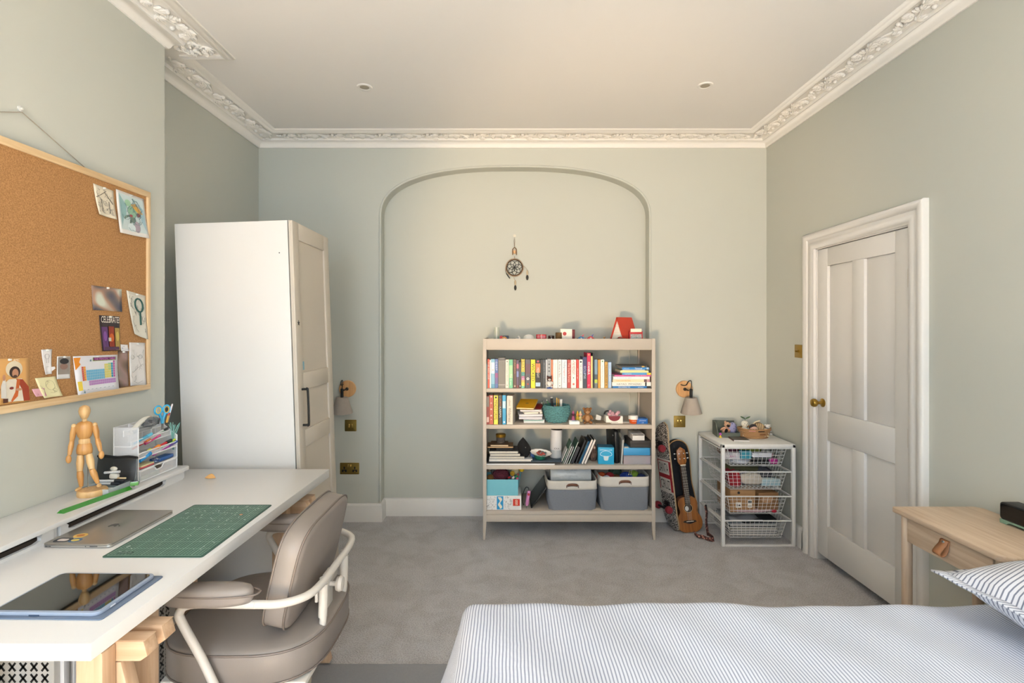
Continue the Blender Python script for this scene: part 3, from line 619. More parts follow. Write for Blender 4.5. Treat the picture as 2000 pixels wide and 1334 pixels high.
sm = o.modifiers.new('thick', 'SOLIDIFY'); sm.thickness = .018; sm.offset = -1
# pillow
M_pil = stripes('ticking_pillow', '#dcdfe8', '#7d8496', .0125, .24)
P = thing('pillow', 'plump pinstriped pillow with piped flange lying at the bed head', 'pillow', (1.565, 1.215, .738), (0, 0, math.radians(5)))
def pilf(sgn):
    b = MB(); n = 40; vs = []; uv = []
    for i in range(n+1):
        for j in range(n+1):
            u = -1+2*i/n; v = -1+2*j/n
            h = max(0, (1-abs(u)**2.6))**.55*max(0, (1-abs(v)**2.6))**.55
            pin = 1-.05*(1-v*v)*abs(u)**3; pin2 = 1-.05*(1-u*u)*abs(v)**3
            wr = .004*math.sin(9*u+5*v)*math.sin(7*v-3*u)*h+.003*math.sin(24*v)*(abs(u)**6)
            vs.append((u*.235*pin, v*.335*pin2, sgn*(h*.105)+wr)); uv.append((v*.335+.01*math.sin(6*u), u*.235))
    b.add(vs, [(i*(n+1)+j, (i+1)*(n+1)+j, (i+1)*(n+1)+j+1, i*(n+1)+j+1) for i in range(n) for j in range(n)]); b.uv = uv; return b
pilf(1).build('pillow_top', M_pil, P, ang=180); pilf(-1).build('pillow_underside', M_pil, P, ang=180)
fl = MB(); vs = []; uv = []; per = []; n = 100
for i in range(n):
    t = 4*i/n; k = int(t); f = t-k
    u, v = ((-1+2*f, -1), (1, -1+2*f), (1-2*f, 1), (-1, 1-2*f))[k]
    pin = 1-.05*(1-v*v)*abs(u)**3; pin2 = 1-.05*(1-u*u)*abs(v)**3
    for s in (.985, 1.06): vs.append((u*.235*pin*(s if s < 1 else 1+.022/.235), v*.335*pin2*(s if s < 1 else 1+.022/.335), .003*math.sin(i*1.1))); uv.append((v*.335+u*.1, u*.235))
fl.add(vs, [(2*i, 2*i+1, (2*i+3) % (2*n), (2*i+2) % (2*n)) for i in range(n)]); fl.uv = uv
o = fl.build('flange', M_pil, P, ang=180); sm = o.modifiers.new('thick', 'SOLIDIFY'); sm.thickness = .006; sm.offset = 0
# ================================================================ things in the bookcase
YS = 3.585; SS = F/YS                        # spine plane of the shelved books
def X_(px, Y=YS): return (px-CX)*Y/F
def Z_(py, Y=YS): return H-(py-CY)*Y/F
def book(label, x0, x1, z0, z1, y0, depth, col, parts=(), group=None, pages='#e6dfcf', rot=(0, 0, 0), lay=False, rough=.45, name='book', cat='book'):
    """upright book (spine toward -Y); with lay=True lying flat, spine toward -Y. parts: (kind, ...) decorations on the spine"""
    w, h = x1-x0, z1-z0
    t = thing(name, label, cat, ((x0+x1)/2, y0, z0), rot, group)
    m = MB(); c = min(.0022, .2*min(w, h))
    if not lay:
        m.box(-w/2, w/2, 0, c, 0, h); m.box(-w/2, -w/2+c, c, depth, 0, h); m.box(w/2-c, w/2, c, depth, 0, h)
        m.build('cover', C(col, rough, var=.05, scale=40), t, smooth=False)
        m = MB(); m.box(-w/2+c, w/2-c, c, depth-.003, .002, h-.003); m.build('page_block', C(pages, .85, var=.12, scale=300), t, smooth=False)
    else:
        m.box(-w/2, w/2, 0, c, 0, h); m.box(-w/2, w/2, c, depth, 0, c); m.box(-w/2, w/2, c, depth, h-c, h)
        m.build('cover', C(col, rough, var=.05, scale=40), t, smooth=False)
        m = MB(); m.box(-w/2+.002, w/2-.002, c, depth-.003, c, h-c); m.build('page_block', C(pages, .85, var=.12, scale=300), t, smooth=False)
    for p in parts:
        if p[0] == 'band':      # (band, col, from, to) fraction along the spine
            m = MB()
            if lay: m.box(-w/2+w*p[2], -w/2+w*p[3], -.0005, .0002, .0003, h-.0003)
            else: m.box(-w/2+.0003, w/2-.0003, -.0005, .0002, h*p[2], h*p[3])
            m.build('spine_band', C(p[1], rough), t, smooth=False)
        elif p[0] == 'text':    # (text, string, col, centre fraction, length fraction, height fraction)
            S = FRONT if lay else SPINE
            L = w if lay else h; Wd = h if lay else w
            pos = (-w/2+w*p[3], -.001, h/2) if lay else (0, -.001, h*p[3])
            lettering(p[1], L*p[4], Wd*p[5], C(p[2], .5, var=0), t, FB(pos) @ S, 'spine_lettering')
        elif p[0] == 'dot':     # (dot, col, fraction, size)
            m = MB(); m.lathe([(.001, 0), (p[3], 0), (p[3], .0006)], 14, 0, FB((0, -.0002, h*p[2])) @ Matrix.Rotation(PI/2, 4, 'X')); m.build('spine_emblem', C(p[1], .5, var=0), t, smooth=False)
    return t
G1 = 'upright books on the top shelf row'
def up(label, px0, px1, pytop, col, parts=(), z=Z1, g=G1, depth=.13, dy=0, **k):
    Y = YS+dy
    return book(label, X_(px0, Y), X_(px1, Y)-.0006, z, Z_(pytop, Y), Y, depth, col, parts, g, **k)
gib = 'ill om ne tur al'
up('very thin short teal book against the bookcase side', 950.4, 952, 711.6, '#5f9fab')
up('narrow red-orange book with white spine lettering beside thin teal book', 952.3, 956.3, 701.4, '#cf4a33', [('text', 'THE RED LINE', '#f3dcd0', .6, .6, .5)])
up('thin white book next to red-orange book', 956.5, 959, 702.5, '#dfe3e4')
up('pale blue book with watercolour picture spine', 959.2, 966.5, 701, '#7fb4cd', [('band', '#d5e4ec', .5, .88), ('dot', '#e6b9b0', .62, .006), ('band', '#4f92b5', 0, .14)])
up('deep blue book with magenta patch on spine', 966.8, 972.8, 701.2, '#4c6aa6', [('band', '#8d4f86', .36, .52), ('band', '#6b5d96', .15, .36), ('text', 'DEEP', '#c8d4ec', .75, .3, .5)])
up('thick grey book with embossed spine and dark top band', 973.2, 987, 698.5, '#77746f', [('band', '#55524f', .9, 1), ('text', 'VOLUME I', '#c9c6c0', .96, .03, .6), ('band', '#9b9893', .89, .9), ('band', '#b5b2ad', .1, .12)])
up('cream book with small dark square at spine top', 987.4, 993.8, 702.4, '#e2d9cd', [('text', 'Norwegian Wood', '#8c837a', .55, .6, .35), ('dot', '#3b3733', .93, .004), ('dot', '#55504b', .1, .003)])
up('light green book with yellow-green spine', 994.3, 1001.7, 702.4, '#6fbf94', [('band', '#a6d6a0', .35, .8), ('text', 'The Green', '#e9f3df', .3, .4, .5)])
up('dark brown book with small white dot at spine foot', 1002.6, 1008.5, 702.4, '#5f4439', [('dot', '#e4cdb4', .07, .005), ('text', 'AMBER', '#a5764f', .7, .4, .4)])
up('thin purple book with pink striped spine', 1008.8, 1013.4, 703.4, '#5c4a63', [('band', '#c4677c', .7, .86), ('band', '#7a86b8', .4, .6), ('band', '#7a3a3a', 0, .1)])
up('short charcoal paperback with tiny white foot mark', 1013.8, 1018, 707.2, '#47454a', [('dot', '#d8d8d8', .08, .004)])
up('rainbow spined book with black lettering on yellow', 1018.4, 1025, 701.9, '#f0d257', [('band', '#57a6a0', .42, .56), ('band', '#d58cb5', .28, .42), ('band', '#e8b45f', .2, .28), ('band', '#6fbfa0', 0, .08), ('text', 'BLACK HOLES', '#1c1a17', .66, .6, .72)])
up('dark grey-plum book with white eye emblem low on spine', 1026, 1036.2, 702.4, '#55505a', [('band', '#64404c', .5, .85), ('dot', '#f1eee6', .33, .0095), ('dot', '#1c1c1c', .33, .005), ('dot', '#b43a2f', .14, .006)])
up('bright yellow book with bold black brush lettering', 1037, 1045.4, 702.4, '#f2db22', [('text', 'WICKED', '#1d1b12', .56, .62, .72)])
up('black book with orange spine strip and pale blue foot', 1046, 1055.6, 703.2, '#1c1a1b', [('band', '#cb7b45', .55, .88), ('dot', '#c75c74', .95, .007), ('text', 'MIDNIGHT', '#e3ddd3', .55, .36, .45), ('band', '#a9c4dd', .06, .2)])
up('thin black book beside orange-stripped black book', 1056, 1059.8, 702.6, '#1a1b1d')
up('dark slate book behind small plush figure', 1060, 1065.8, 702.6, '#3c4046', [('text', 'the secret history', '#aab0b5', .62, .55, .4)])
up('thin pale grey book beside flowered grey spine', 1066, 1068.8, 702.6, '#c9cccf')
up('grey book with dark flowers on spine', 1069, 1076.2, 701, '#a3a6a9', [('dot', '#4a4d52', .82, .006), ('dot', '#4a4d52', .7, .005), ('dot', '#55585c', .58, .006), ('dot', '#55585c', .9, .004)])
up('thin orange book before a run of white spines', 1076.4, 1080, 702.4, '#d87c52')
up('wide white book with faint green lettering', 1080.2, 1089.2, 702.4, '#e8e8e4', [('text', 'Small pleasures', '#b9c9b4', .6, .55, .4), ('dot', '#6fa2d1', .09, .002)])
up('white book with bold black title and dark foot emblem', 1089.8, 1096.7, 702.4, '#ecebe7', [('text', 'A Winter in Paris', '#22211f', .66, .56, .5), ('text', 'clare hale', '#9a9894', .24, .2, .3), ('dot', '#2b2a28', .08, .004)])
up('blue-white book with red and grey spine title', 1097.4, 1107.4, 702.6, '#dfe5ec', [('text', 'Finding', '#7a8a9c', .82, .24, .5), ('text', 'magical', '#d4766d', .56, .24, .4), ('text', 'kind', '#9fabb8', .3, .2, .4)])
up('brick red book with pale lettering', 1108.2, 1115.2, 702.6, '#b4443f', [('text', 'The Dark Forest', '#e8c9bd', .55, .7, .6)])
up('white book patterned with red lettering and black bird', 1115.4, 1125.2, 702.6, '#efe8e2', [('text', 'THE MIDNIGHT', '#d16a5f', .7, .45, .6), ('dot', '#2c2a2a', .36, .004), ('dot', '#d1574b', .14, .007), ('dot', '#d1574b', .95, .003)])
up('thin scarlet book next to white birds book', 1125.8, 1130.6, 702.6, '#d33b31', [('text', 'fury', '#f3d7c9', .5, .4, .4)])
up('white book with round black emblem at spine top', 1131, 1138, 702.4, '#e9e9e6', [('dot', '#23252c', .92, .0065), ('text', 'THE CITY WE MAKE', '#2b2b2e', .55, .6, .36)])
up('navy and violet book leaning tall beside crimson book', 1138.4, 1146.3, 697.4, '#3a3a66', [('band', '#39424e', 0, .45), ('text', 'ECLIPSE', '#b5c4dc', .5, .4, .5), ('band', '#4a2f6d', .6, .75)])
up('tall crimson book with white capitals on spine', 1146.7, 1153.8, 689.5, '#d11f4c', [('text', 'ISTANBUL', '#ffffff', .56, .36, .62), ('dot', '#e7c46a', .95, .005), ('text', 'Ca', '#f3d7de', .08, .05, .5)], depth=.16)
up('thin cream-yellow book beside tall crimson book', 1154.2, 1157.6, 695.6, '#e3cf86')
up('thin tall black book behind cream-yellow book', 1157.8, 1160.8, 690, '#1d1d1e', depth=.16)
up('blue-grey book with landscape and lime spot on spine', 1161.2, 1167.2, 702.4, '#7d98ac', [('band', '#4e5a60', .3, .48), ('band', '#b9c94e', .18, .3), ('band', '#6a6f6c', 0, .16)])
up('plain amber orange book', 1168, 1172.6, 702.6, '#e0a03e')
up('white book with small green leaf at spine top', 1173.2, 1180.4, 702.4, '#efece5', [('dot', '#5b9a49', .94, .005), ('text', 'the plant kitchen', '#8f8f86', .5, .6, .3)])
up('ochre book with dark brown title', 1181, 1187.2, 706.8, '#c99a45', [('text', 'THE GOLDEN AGE', '#4a3413', .55, .7, .55), ('dot', '#4a3413', .12, .004)])
up('light blue paperback at end of upright row', 1187.8, 1194.2, 707.4, '#a7bfdc', [('text', 'still life', '#dfe9f3', .5, .5, .4)])
# lying stack, bottom to top
GS = 'books lying in a stack on the top shelf row'
stack = [('deep blue book with black end lying at bottom of stack', 1196.5, 1272.5, 758.2, 754.1, '#1f72b5', [('band', '#17181a', .88, 1), ('text', 'DISCOVERING THE', '#dfeaf4', .3, .3, .6), ('text', 'atlas', '#cfe2f0', .72, .14, .5)], .2),
 ('thick white art book lettered in black capitals lying in stack', 1195.5, 1272.2, 754.0, 746.4, '#e9e7e0', [('text', 'HAYAO  MIYAZAKI', '#2a2926', .43, .62, .4), ('band', '#2a2926', .84, .88)], .22),
 ('cream book with faded orange title lying in stack', 1197, 1269.5, 746.2, 740.6, '#ecd9b5', [('text', 'TORN OUR PRINTERS', '#d39a62', .28, .4, .5), ('band', '#6d4f4c', .84, .92), ('band', '#b98d94', .93, 1)], .2),
 ('thin white book with blue title lying in stack', 1197.6, 1269, 740.4, 735.2, '#e6e8ea', [('text', 'Astonish me again', '#8fb0d6', .3, .4, .5)], .2),
 ('thin magenta book lying in stack', 1200.2, 1272.2, 735.0, 731.7, '#cb5a95', [('text', 'paper flowers', '#f1d5e2', .72, .3, .6)], .19),
 ('sky blue book with yellow end lying in stack', 1215.4, 1271.4, 731.5, 727.2, '#4d9bd1', [('band', '#eac22b', .86, 1), ('text', 'Cool Science', '#d8eaf5', .2, .24, .6)], .19),
 ('pale lime book lying in stack', 1211.6, 1267, 727.0, 722.6, '#d5d9a0', [], .18),
 ('thin grey-white booklet lying in stack', 1216, 1260, 722.4, 720.7, '#c8ccca', [], .18),
 ('bright blue book with white title lying near stack top', 1215.4, 1268.2, 720.5, 716.2, '#2f86cb', [('text', 'Timeout', '#ffffff', .6, .28, .7), ('text', 'usborne', '#cfe2f0', .15, .2, .4), ('band', '#b9c6cf', .9, .97)], .18),
 ('dark grey booklet lying on top of stack', 1212.5, 1264, 716.0, 713.0, '#3b4046', [('band', '#c9a04a', .8, .9)], .18)]
zz = Z1
for lb, a, c, yb_, yt, col, pr, dp in stack:
    h = (yb_-yt)*YS/F; book(lb, X_(a), X_(c), zz, zz+h-.0004, YS+random.uniform(0, .004), dp, col, pr, GS, lay=True); zz += h
# small plush figure in front of the books
def plush(name, label, loc, s, cb, ch=None, belly=None, ears='round', limbs=True, group=None, rot=(0, 0, 0), cat='soft toy', lie=0):
    t = thing(name, label, cat, loc, rot, group); ch = ch or cb
    fur = lambda c: C(c, .95, var=.15, scale=300, bump=.3, bscale=700)
    m = MB(); m.ell((0, 0, .42*s), (.30*s, .26*s, .38*s), 14, 10); m.build('body', fur(cb), t)
    m = MB(); m.ell((0, -.02*s, .98*s), (.30*s, .27*s, .28*s), 14, 10); hd = m.build('head', fur(ch), t)
    m = MB(); m.ell((0, -.25*s, .92*s), (.16*s, .10*s, .12*s), 10, 8); m.build('muzzle', fur(belly or ch), hd)
    for x in (-.1, .1): m = MB(); m.ell((x*s, -.265*s, 1.04*s), (.03*s, .02*s, .03*s), 8, 6); m.build('eye', M_black, hd)
    m = MB(); m.ell((0, -.345*s, .95*s), (.035*s, .02*s, .025*s), 8, 6); m.build('nose', M_black, hd)
    if ears:
        for x in (-1, 1):
            m = MB()
            if ears == 'round': m.ell((x*.27*s, 0, 1.17*s), (.11*s, .06*s, .11*s), 10, 6)
            else: m.lathe([(.10*s, 0), (.06*s, .14*s), (.001, .24*s)], 8, 0, TR((x*.19*s, 0, 1.16*s), (0, x*.3, 0)))
            m.build('ear', fur(ch), hd)
    if limbs:
        for x in (-1, 1):
            m = MB(); m.ell((x*.33*s, -.10*s, .50*s), (.10*s, .12*s, .26*s), 10, 8, rot=Euler((.5, x*-.5, 0)).to_matrix()); m.build('arm', fur(cb), t)
            m = MB(); m.ell((x*.22*s, -.26*s, .115*s), (.12*s, .27*s, .115*s), 10, 8, rot=Euler((0, 0, x*.35)).to_matrix()); m.build('leg', fur(cb), t)
    if belly: m = MB(); m.ell((0, -.10*s, .42*s), (.21*s, .18*s, .28*s), 12, 8); m.build('belly', fur(belly), t)
    return t
p = plush('plush_toy', 'small white plush toy with brown head and blue base leaning on book spines', (X_(1072.5), YS-.026+.008, Z1), .060, '#dcd9d6', '#5a3a33', '#ece9e6', ears='pointed')
p.location.y = YS-.023
m = MB(); m.lathe([(.020, 0), (.020, .007), (.017, .009)], 16, 0, FB((0, 0, 0))); m.build('stand', C('#3c5a9c', .6), p)
for ch_ in p.children:
    if ch_.name.split('.')[0] != 'stand': ch_.location.z += .008
# ---- ornaments on the bookcase top
GT = 'ornaments on the bookcase top'
def YP(px, py, Y, z=ZT): return (X_(px, Y), Y, z)
t = thing('glass_vial', 'slim clear glass vial with white stick on bookcase top', 'vial', YP(970, 0, 3.72), group=GT)
m = MB(); m.lathe([(.021, 0), (.021, .075), (.018, .085), (.018, .098), (.0165, .098), (.0165, .086), (.0195, .075), (.0195, .004), (.001, .004)], 20, cap=False); m.build('glass', C('#c9cfc0', .08, alpha=.55, var=0), t)
m = MB(); m.ell((0, 0, .014), (.017, .017, .012), 12, 8); m.build('dried_moss', C('#5c6150', .9, var=.4, scale=300, bump=.5), t)
m = MB(); m.box(-.0025, .0025, -.024, -.0215, 0, .100); m.build('label_strip', M_paper, t)
t = thing('picture_tin', 'small dark tin with rainbow picture beside glass vial', 'tin', YP(985, 0, 3.68), group=GT)
m = MB(); m.box(-.032, .032, -.02, .02, 0, .038); m.build('body', C('#26314f', .4), t, bevel=.004)
m = MB(); m.box(-.0318, -.012, -.0208, -.0195, .006, .036); m.build('red_corner', C('#c4232a', .5), t)
for r, c in ((.021, '#e0b13a'), (.017, '#cf4a34'), (.013, '#f2f0ea')):
    m = MB(); m.prism([(r*math.cos(PI*i/14), r*math.sin(PI*i/14)*1.2) for i in range(15)], -.0001*r/.01, .0012+(.022-r)*.05, 0, TR((0, -.020, .006), (PI/2, 0, 0))); m.build('rainbow_arc', C(c, .5), t, smooth=False)
t = thing('shell', 'tiny white shell ornament on bookcase top', 'ornament', YP(1012, 0, 3.70), group=GT)
m = MB(); m.ell((-.008, 0, .012), (.014, .012, .012), 10, 7); m.ell((.008, 0, .016), (.011, .010, .016), 10, 7); m.build('shell_body', C('#e6e1da', .6), t)
m = MB(); m.lathe([(.012, .026), (.006, .034), (.001, .036)], 8, 0, FB((.004, 0, 0))); m.build('tip', C('#dcd5cb', .6), t)
t = thing('paper_dome', 'smooth white half-dome night light on bookcase top', 'night light', YP(1032.5, 0, 3.72), group=GT)
m = MB(); m.lathe([(.040, 0), (.042, .004), (.041, .018), (.034, .034), (.020, .044), (.001, .047)], 24); m.build('dome', C('#edeae4', .5, var=.01), t)
m = MB(); m.lathe([(.043, 0), (.043, .004), (.040, .005)], 24); m.build('base_ring', C('#d9d5cd', .5), t)
t = thing('red_candle', 'short red square candle holder with white ribbon line', 'candle holder', YP(1057, 0, 3.70), group=GT)
m = MB(); m.prism(rrect(.072, .05, .008), 0, .047); m.build('body', C('#b5121d', .3, coat=.4), t, bevel=.002)
m = MB(); m.box(-.003, .001, -.0262, -.0245, .004, .046); m.build('ribbon', C('#efd6cf', .6), t)
m = MB(); m.prism(rrect(.060, .04, .006), .047, .0478); m.build('wax', C('#8e0c15', .4), t)
t = thing('brown_jar', 'small dark brown lidded jar on bookcase top', 'jar', YP(1076.5, 0, 3.68), group=GT)
m = MB(); m.lathe([(.021, 0), (.024, .006), (.024, .022), (.020, .027)], 20); m.build('body', C('#4a2a1c', .3), t)
m = MB(); m.lathe([(.023, .027), (.023, .036), (.018, .039), (.001, .039)], 20); m.build('lid', C('#3a2117', .3), t)
m = MB(); m.box(-.002, .002, -.0246, -.0235, .004, .024); m.build('label', M_paper, t)
t = thing('bark_cylinder', 'brown mottled bark covered cylinder on bookcase top', 'ornament', YP(1091, 0, 3.67), group=GT)
m = MB(); m.lathe([(.022, 0), (.023, .004), (.0225, .056), (.021, .061), (.019, .061), (.019, .057), (.001, .057)], 22); m.build('bark', C('#6d512d', .8, var=.5, scale=90, bump=.5, bscale=150), t)
m = MB(); m.lathe([(.018, .0575), (.001, .0585)], 18); m.build('filling', C('#9a8459', .8), t)
t = thing('gift_box', 'white box with red dot and dark red side on bookcase top', 'box', YP(1107, 0, 3.70), group=GT)
m = MB(); m.box(-.048, .036, -.022, .022, 0, .086); m.build('carton', C('#ebe6dc', .7), t, bevel=.001)
m = MB(); m.lathe([(.001, 0), (.0135, 0), (.0135, .0006)], 24, 0, TR((-.018, -.0221, .052), (PI/2, 0, 0))); m.build('red_dot', C('#b2282c', .5, var=0), t, smooth=False)
m = MB(); m.box(.036, .056, -.021, .021, 0, .082); m.build('dark_red_side', C('#6f2026', .6), t, bevel=.001)
for px, c1, c2, lb in ((1135, '#2b7fb4', '#b8374a', 'toy car with blue body and red fin on bookcase top'), (1153.5, '#d23330', '#4a3f8c', 'toy car with red body and purple fin on bookcase top')):
    t = thing('toy_car', lb, 'toy car', YP(px, 0, 3.66), group=GT)
    m = MB(); m.prism([(-.026, .006), (.026, .006), (.028, .018), (.016, .024), (.008, .033), (-.008, .033), (-.018, .024), (-.027, .020)], -.013, .013, 0, Matrix.Rotation(PI/2, 4, 'X')); m.build('body', C(c1, .35), t, bevel=.003)
    m = MB(); m.prism([(0, .030), (.014, .030), (.022, .050), (.012, .044)], -.002, .002, 0, Matrix.Rotation(PI/2, 4, 'X')); m.build('fin', C(c2, .4), t)
    m = MB(); m.lathe([(.001, 0), (.007, 0), (.007, .001)], 14, 0, TR((0, -.0132, .018), (PI/2, 0, 0))); m.build('white_spot', C('#efeae2', .5), t)
    for x in (-.016, .016):
        for y in (-.013, .013): m = MB(); m.lathe([(.001, -.003), (.008, -.003), (.008, .003), (.001, .003)], 14, 0, TR((x, y, .008), (PI/2, 0, 0))); m.build('wheel', M_black, t)
m = MB(); m.box(0, .062, -.006, .006, 0, .022); tag(m.build('magenta_block', C('#a8365f', .5), bevel=.003, loc=(X_(1127, 3.72), 3.72, ZT)), 'magenta toy block behind the two toy cars', 'toy block', GT)
plush('tiny_bear', 'tiny tan bear ornament between toy cars and red toy house', YP(1180.5, 0, 3.66), .024, '#b48b5c', limbs=True, group=GT, cat='ornament')
# red A-frame toy house (character figures that stood on it are left out)
t = thing('toy_house', 'red A-frame toy house with white front on bookcase top', 'toy house', (X_(1219, 3.77), 3.77, ZT), (0, 0, math.radians(-52)), GT)
hw, hh, dp = .068, .172, .15
RXm = Matrix.Rotation(PI/2, 4, 'X')
m = MB(); m.prism([(-hw*.86, 0), (hw*.86, 0), (.004, hh*.90), (-.004, hh*.90)], -dp*.42, dp*.5, 0, RXm); m.build('house_front', C('#ebe5da', .6), t, smooth=False)
for s in (-1, 1):
    m = MB(); m.prism([(s*hw, 0), (s*.004, hh), (s*-.006, hh-.004), (s*(hw-.010), 0)], -dp*.55, dp*.55, 0, RXm); m.build('roof_slope', C('#c8402b', .5), t, smooth=False)
for zf in (.35, .6): m = MB(); w = hw*.86*(1-zf/.95); m.box(-w, w, -dp*.5-.0009, -dp*.5+.0005, hh*zf, hh*zf+.0012); m.build('siding_line', C('#d9a79b', .6), t)
t = thing('red_display_box', 'small red framed display box with cream sign panel beside toy house', 'display box', YP(1241, 0, 3.66), group=GT)
m = MB(); m.box(-.046, -.040, -.022, .022, 0, .070); m.box(.040, .046, -.022, .022, 0, .070); m.box(-.040, .040, -.022, .022, 0, .006); m.box(-.040, .040, -.022, .022, .050, .070); m.box(-.040, .040, .016, .022, .006, .05); m.build('frame', C('#b8262a', .5), t, bevel=.001)
m = MB(); m.box(-.040, .038, -.026, -.0225, .064, .088); m.build('sign_panel', C('#efe3cf', .6), t, bevel=.001)
m = MB(); m.box(-.040, .040, -.020, -.018, .006, .050); m.build('window_pane', C('#cfd6d6', .1, alpha=.35), t)
for x, z, c in ((-.018, .02, '#b9b4ad'), (.012, .025, '#6b5b55')): m = MB(); m.ell((x, 0, z), (.015, .010, .013), 10, 7); m.build('pebble', C(c, .7), t)
t = thing('small_dish', 'small green and red trinket dish before toy house', 'dish', YP(1213, 0, 3.62), group=GT)
m = MB(); m.lathe([(.020, 0), (.033, .020), (.031, .020), (.018, .003), (.001, .003)], 22, cap=False); m.build('bowl', C('#3f6a58', .4), t)
m = MB(); m.ell((-.008, 0, .020), (.018, .014, .012), 10, 7); m.build('trinket', C('#8a3a34', .5), t)
# ---- second row
G2 = 'upright books on the second shelf row'
k2 = dict(z=Z2, g=G2)
up('dark red book with pale foot on the row below', 949.9, 955.3, 773.6, '#8d3334', [('band', '#77706c', .62, .97), ('band', '#d9b7b0', .08, .26)], **k2)
up('coral red book with diagonal white flecks', 955.7, 963.4, 772, '#b5543f', [('dot', '#efcabf', .95, .006), ('dot', '#e7b6a6', .73, .005), ('dot', '#e7b6a6', .52, .006), ('dot', '#efcabf', .3, .006), ('dot', '#e7b6a6', .17, .004)], **k2)
up('yellow book with black handwritten spine title', 964.6, 972.7, 772.4, '#efd94e', [('text', 'MINDSTORMS', '#2a2616', .5, .68, .7), ('dot', '#2a2616', .93, .007)], **k2)
up('charcoal book with orange and white spine capitals', 974, 980.4, 772.4, '#3b3a3b', [('text', 'JOE\'S', '#d97b30', .77, .26, .62), ('text', 'KARMA', '#dcd9d2', .42, .38, .6)], **k2)
up('bright blue book with pale top on the row below', 981.4, 988.4, 772, '#2f9fce', [('band', '#9fd0e2', .55, .8), ('dot', '#e9f2f5', .08, .006), ('text', 'OCEANS', '#ffffff', .68, .2, .6)], **k2)
up('thick cream book with grey script along spine', 989.8, 1001.6, 773, '#d9d2c6', [('text', 'Wilderness', '#6f6a62', .33, .5, .5), ('text', 'silent', '#8a857c', .75, .22, .35)], rot=(0, 0, math.radians(-9)), **k2)
# papers and notebooks pile
GP = 'papers and notebooks in the pile beside the crochet basket'
pile = [('bottom white paper wad with teal edge in the pile', 1023, 1063.5, .026, '#dcdfe2', 0), ('folded grey paper pad in the pile', 1014.5, 1060, .020, '#d0cfd6', -.06), ('white rumpled paper pad in the pile', 1013, 1059, .018, '#e2dfe4', .05), ('cream notebook with black elastic band in the pile', 1021.8, 1057.2, .016, '#e9e5d9', .12), ('white thin booklet under yellow notebook', 1017, 1058.5, .015, '#e6dfdf', -.05)]
z = Z2
for lb, a, c, h, col, rz in pile:
    Y = 3.62; w = X_(c, Y)-X_(a, Y); t = thing('notebook' if 'notebook' in lb or 'booklet' in lb else 'paper_pad', lb, 'notebook' if 'note' in lb or 'booklet' in lb else 'paper pad', ((X_(a, Y)+X_(c, Y))/2, Y+.07, z), (0, 0, rz), GP)
    m = MB(); m.box(-w/2, w/2, -.065, .085, .002, h-.003); m.build('sheets', C(col, .85, var=.12, scale=200), t, bevel=.002)
    m = MB(); m.box(-w/2-.001, w/2+.001, -.066, .086, h-.003, h-.0005); m.build('cover', C(col if 'cream' not in lb else '#f0ebdc', .7), t)
    if 'elastic' in lb: m = MB(); m.box(w/2-.026, w/2-.020, -.0672, -.0650, .001, h); m.build('elastic_band', M_black, t)
    if 'teal' in lb: m = MB(); m.box(-w/2, w/2*.9, -.0672, -.0650, h-.009, h-.004); m.build('teal_divider', C('#5d9488', .6), t)
    z += h
m = MB(); m.box(-.026, .026, -.06, .075, 0, .010); t = thing('red_notebook', 'thin dark red notebook under the yellow notebook', 'notebook', (X_(1052, 3.7), 3.72, z), (.16, 0, -.25), GP); m.build('cover', C('#8c1f20', .5), t, bevel=.002)
t = thing('yellow_notebook', 'yellow soft-cover notebook tilted on top of the paper pile', 'notebook', (X_(1030, 3.66), 3.685, z+.034), (math.radians(14), 0, math.radians(-14)), GP)
m = MB(); m.prism(rrect(.125, .165, .008), -.005, .003); m.build('pages', C('#eadfb8', .8), t)
m = MB(); m.prism(rrect(.129, .168, .009), .003, .0045); m.prism(rrect(.129, .168, .009), -.0065, -.005); m.build('cover', C('#dba51d', .5), t)
m = MB(); m.lathe([(.001, .0046), (.012, .0046), (.012, .005)], 16); m.build('cover_emblem', C('#a98a3a', .5), t)
# crochet basket
t = thing('crochet_basket', 'round teal crocheted basket holding pens and brushes', 'basket', (X_(1087, 3.70), 3.70, Z2))
m = MB()
for i in range(13):
    f = i/12; z = .008+f*.108; r = .068+.026*math.sin(min(1, f*1.25)*PI/2)-.006*max(0, f-.8)/.2
    pts = [((r+.0035*(1 if (k+i) % 2 else -1))*math.cos(2*PI*k/36), (r+.0035*(1 if (k+i) % 2 else -1))*math.sin(2*PI*k/36), z+.002*math.sin(k*1.7)) for k in range(36)]
    m.tube(pts, .0062, 6, True)
m.build('crochet_wall', C('#5c8f92', .9, var=.9, scale=130, bump=.4, bscale=300), t)
m = MB(); m.lathe([(.001, .004), (.07, .004), (.072, .010), (.001, .012)], 24); m.build('base', C('#456f73', .9), t)
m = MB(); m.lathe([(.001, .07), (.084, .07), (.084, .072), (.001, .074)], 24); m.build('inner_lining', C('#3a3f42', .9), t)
bx, by, bz = t.location
def stick(nm, lb, cat, dx, dy, ang, az, L, r, col, tip=None, g='pens and brushes in the crochet basket', base=(bx, by, bz+.076), tipc=None, z0=0):
    o = thing(nm, lb, cat, (base[0]+dx, base[1]+dy, base[2]+z0), (0, 0, 0), g)
    d = Vector((math.sin(ang)*math.cos(az), math.sin(ang)*math.sin(az), math.cos(ang)))
    m = MB(); m.tube([(0, 0, 0), d*L*.9], r, 8); m.build('barrel', C(col, .4), o)
    m = MB(); m.tube([d*L*.9, d*L*.97, d*L], [r*1.1, r*.9, r*.4], 8); m.build(tip or 'cap', C(tipc or '#222222', .5), o)
    return o
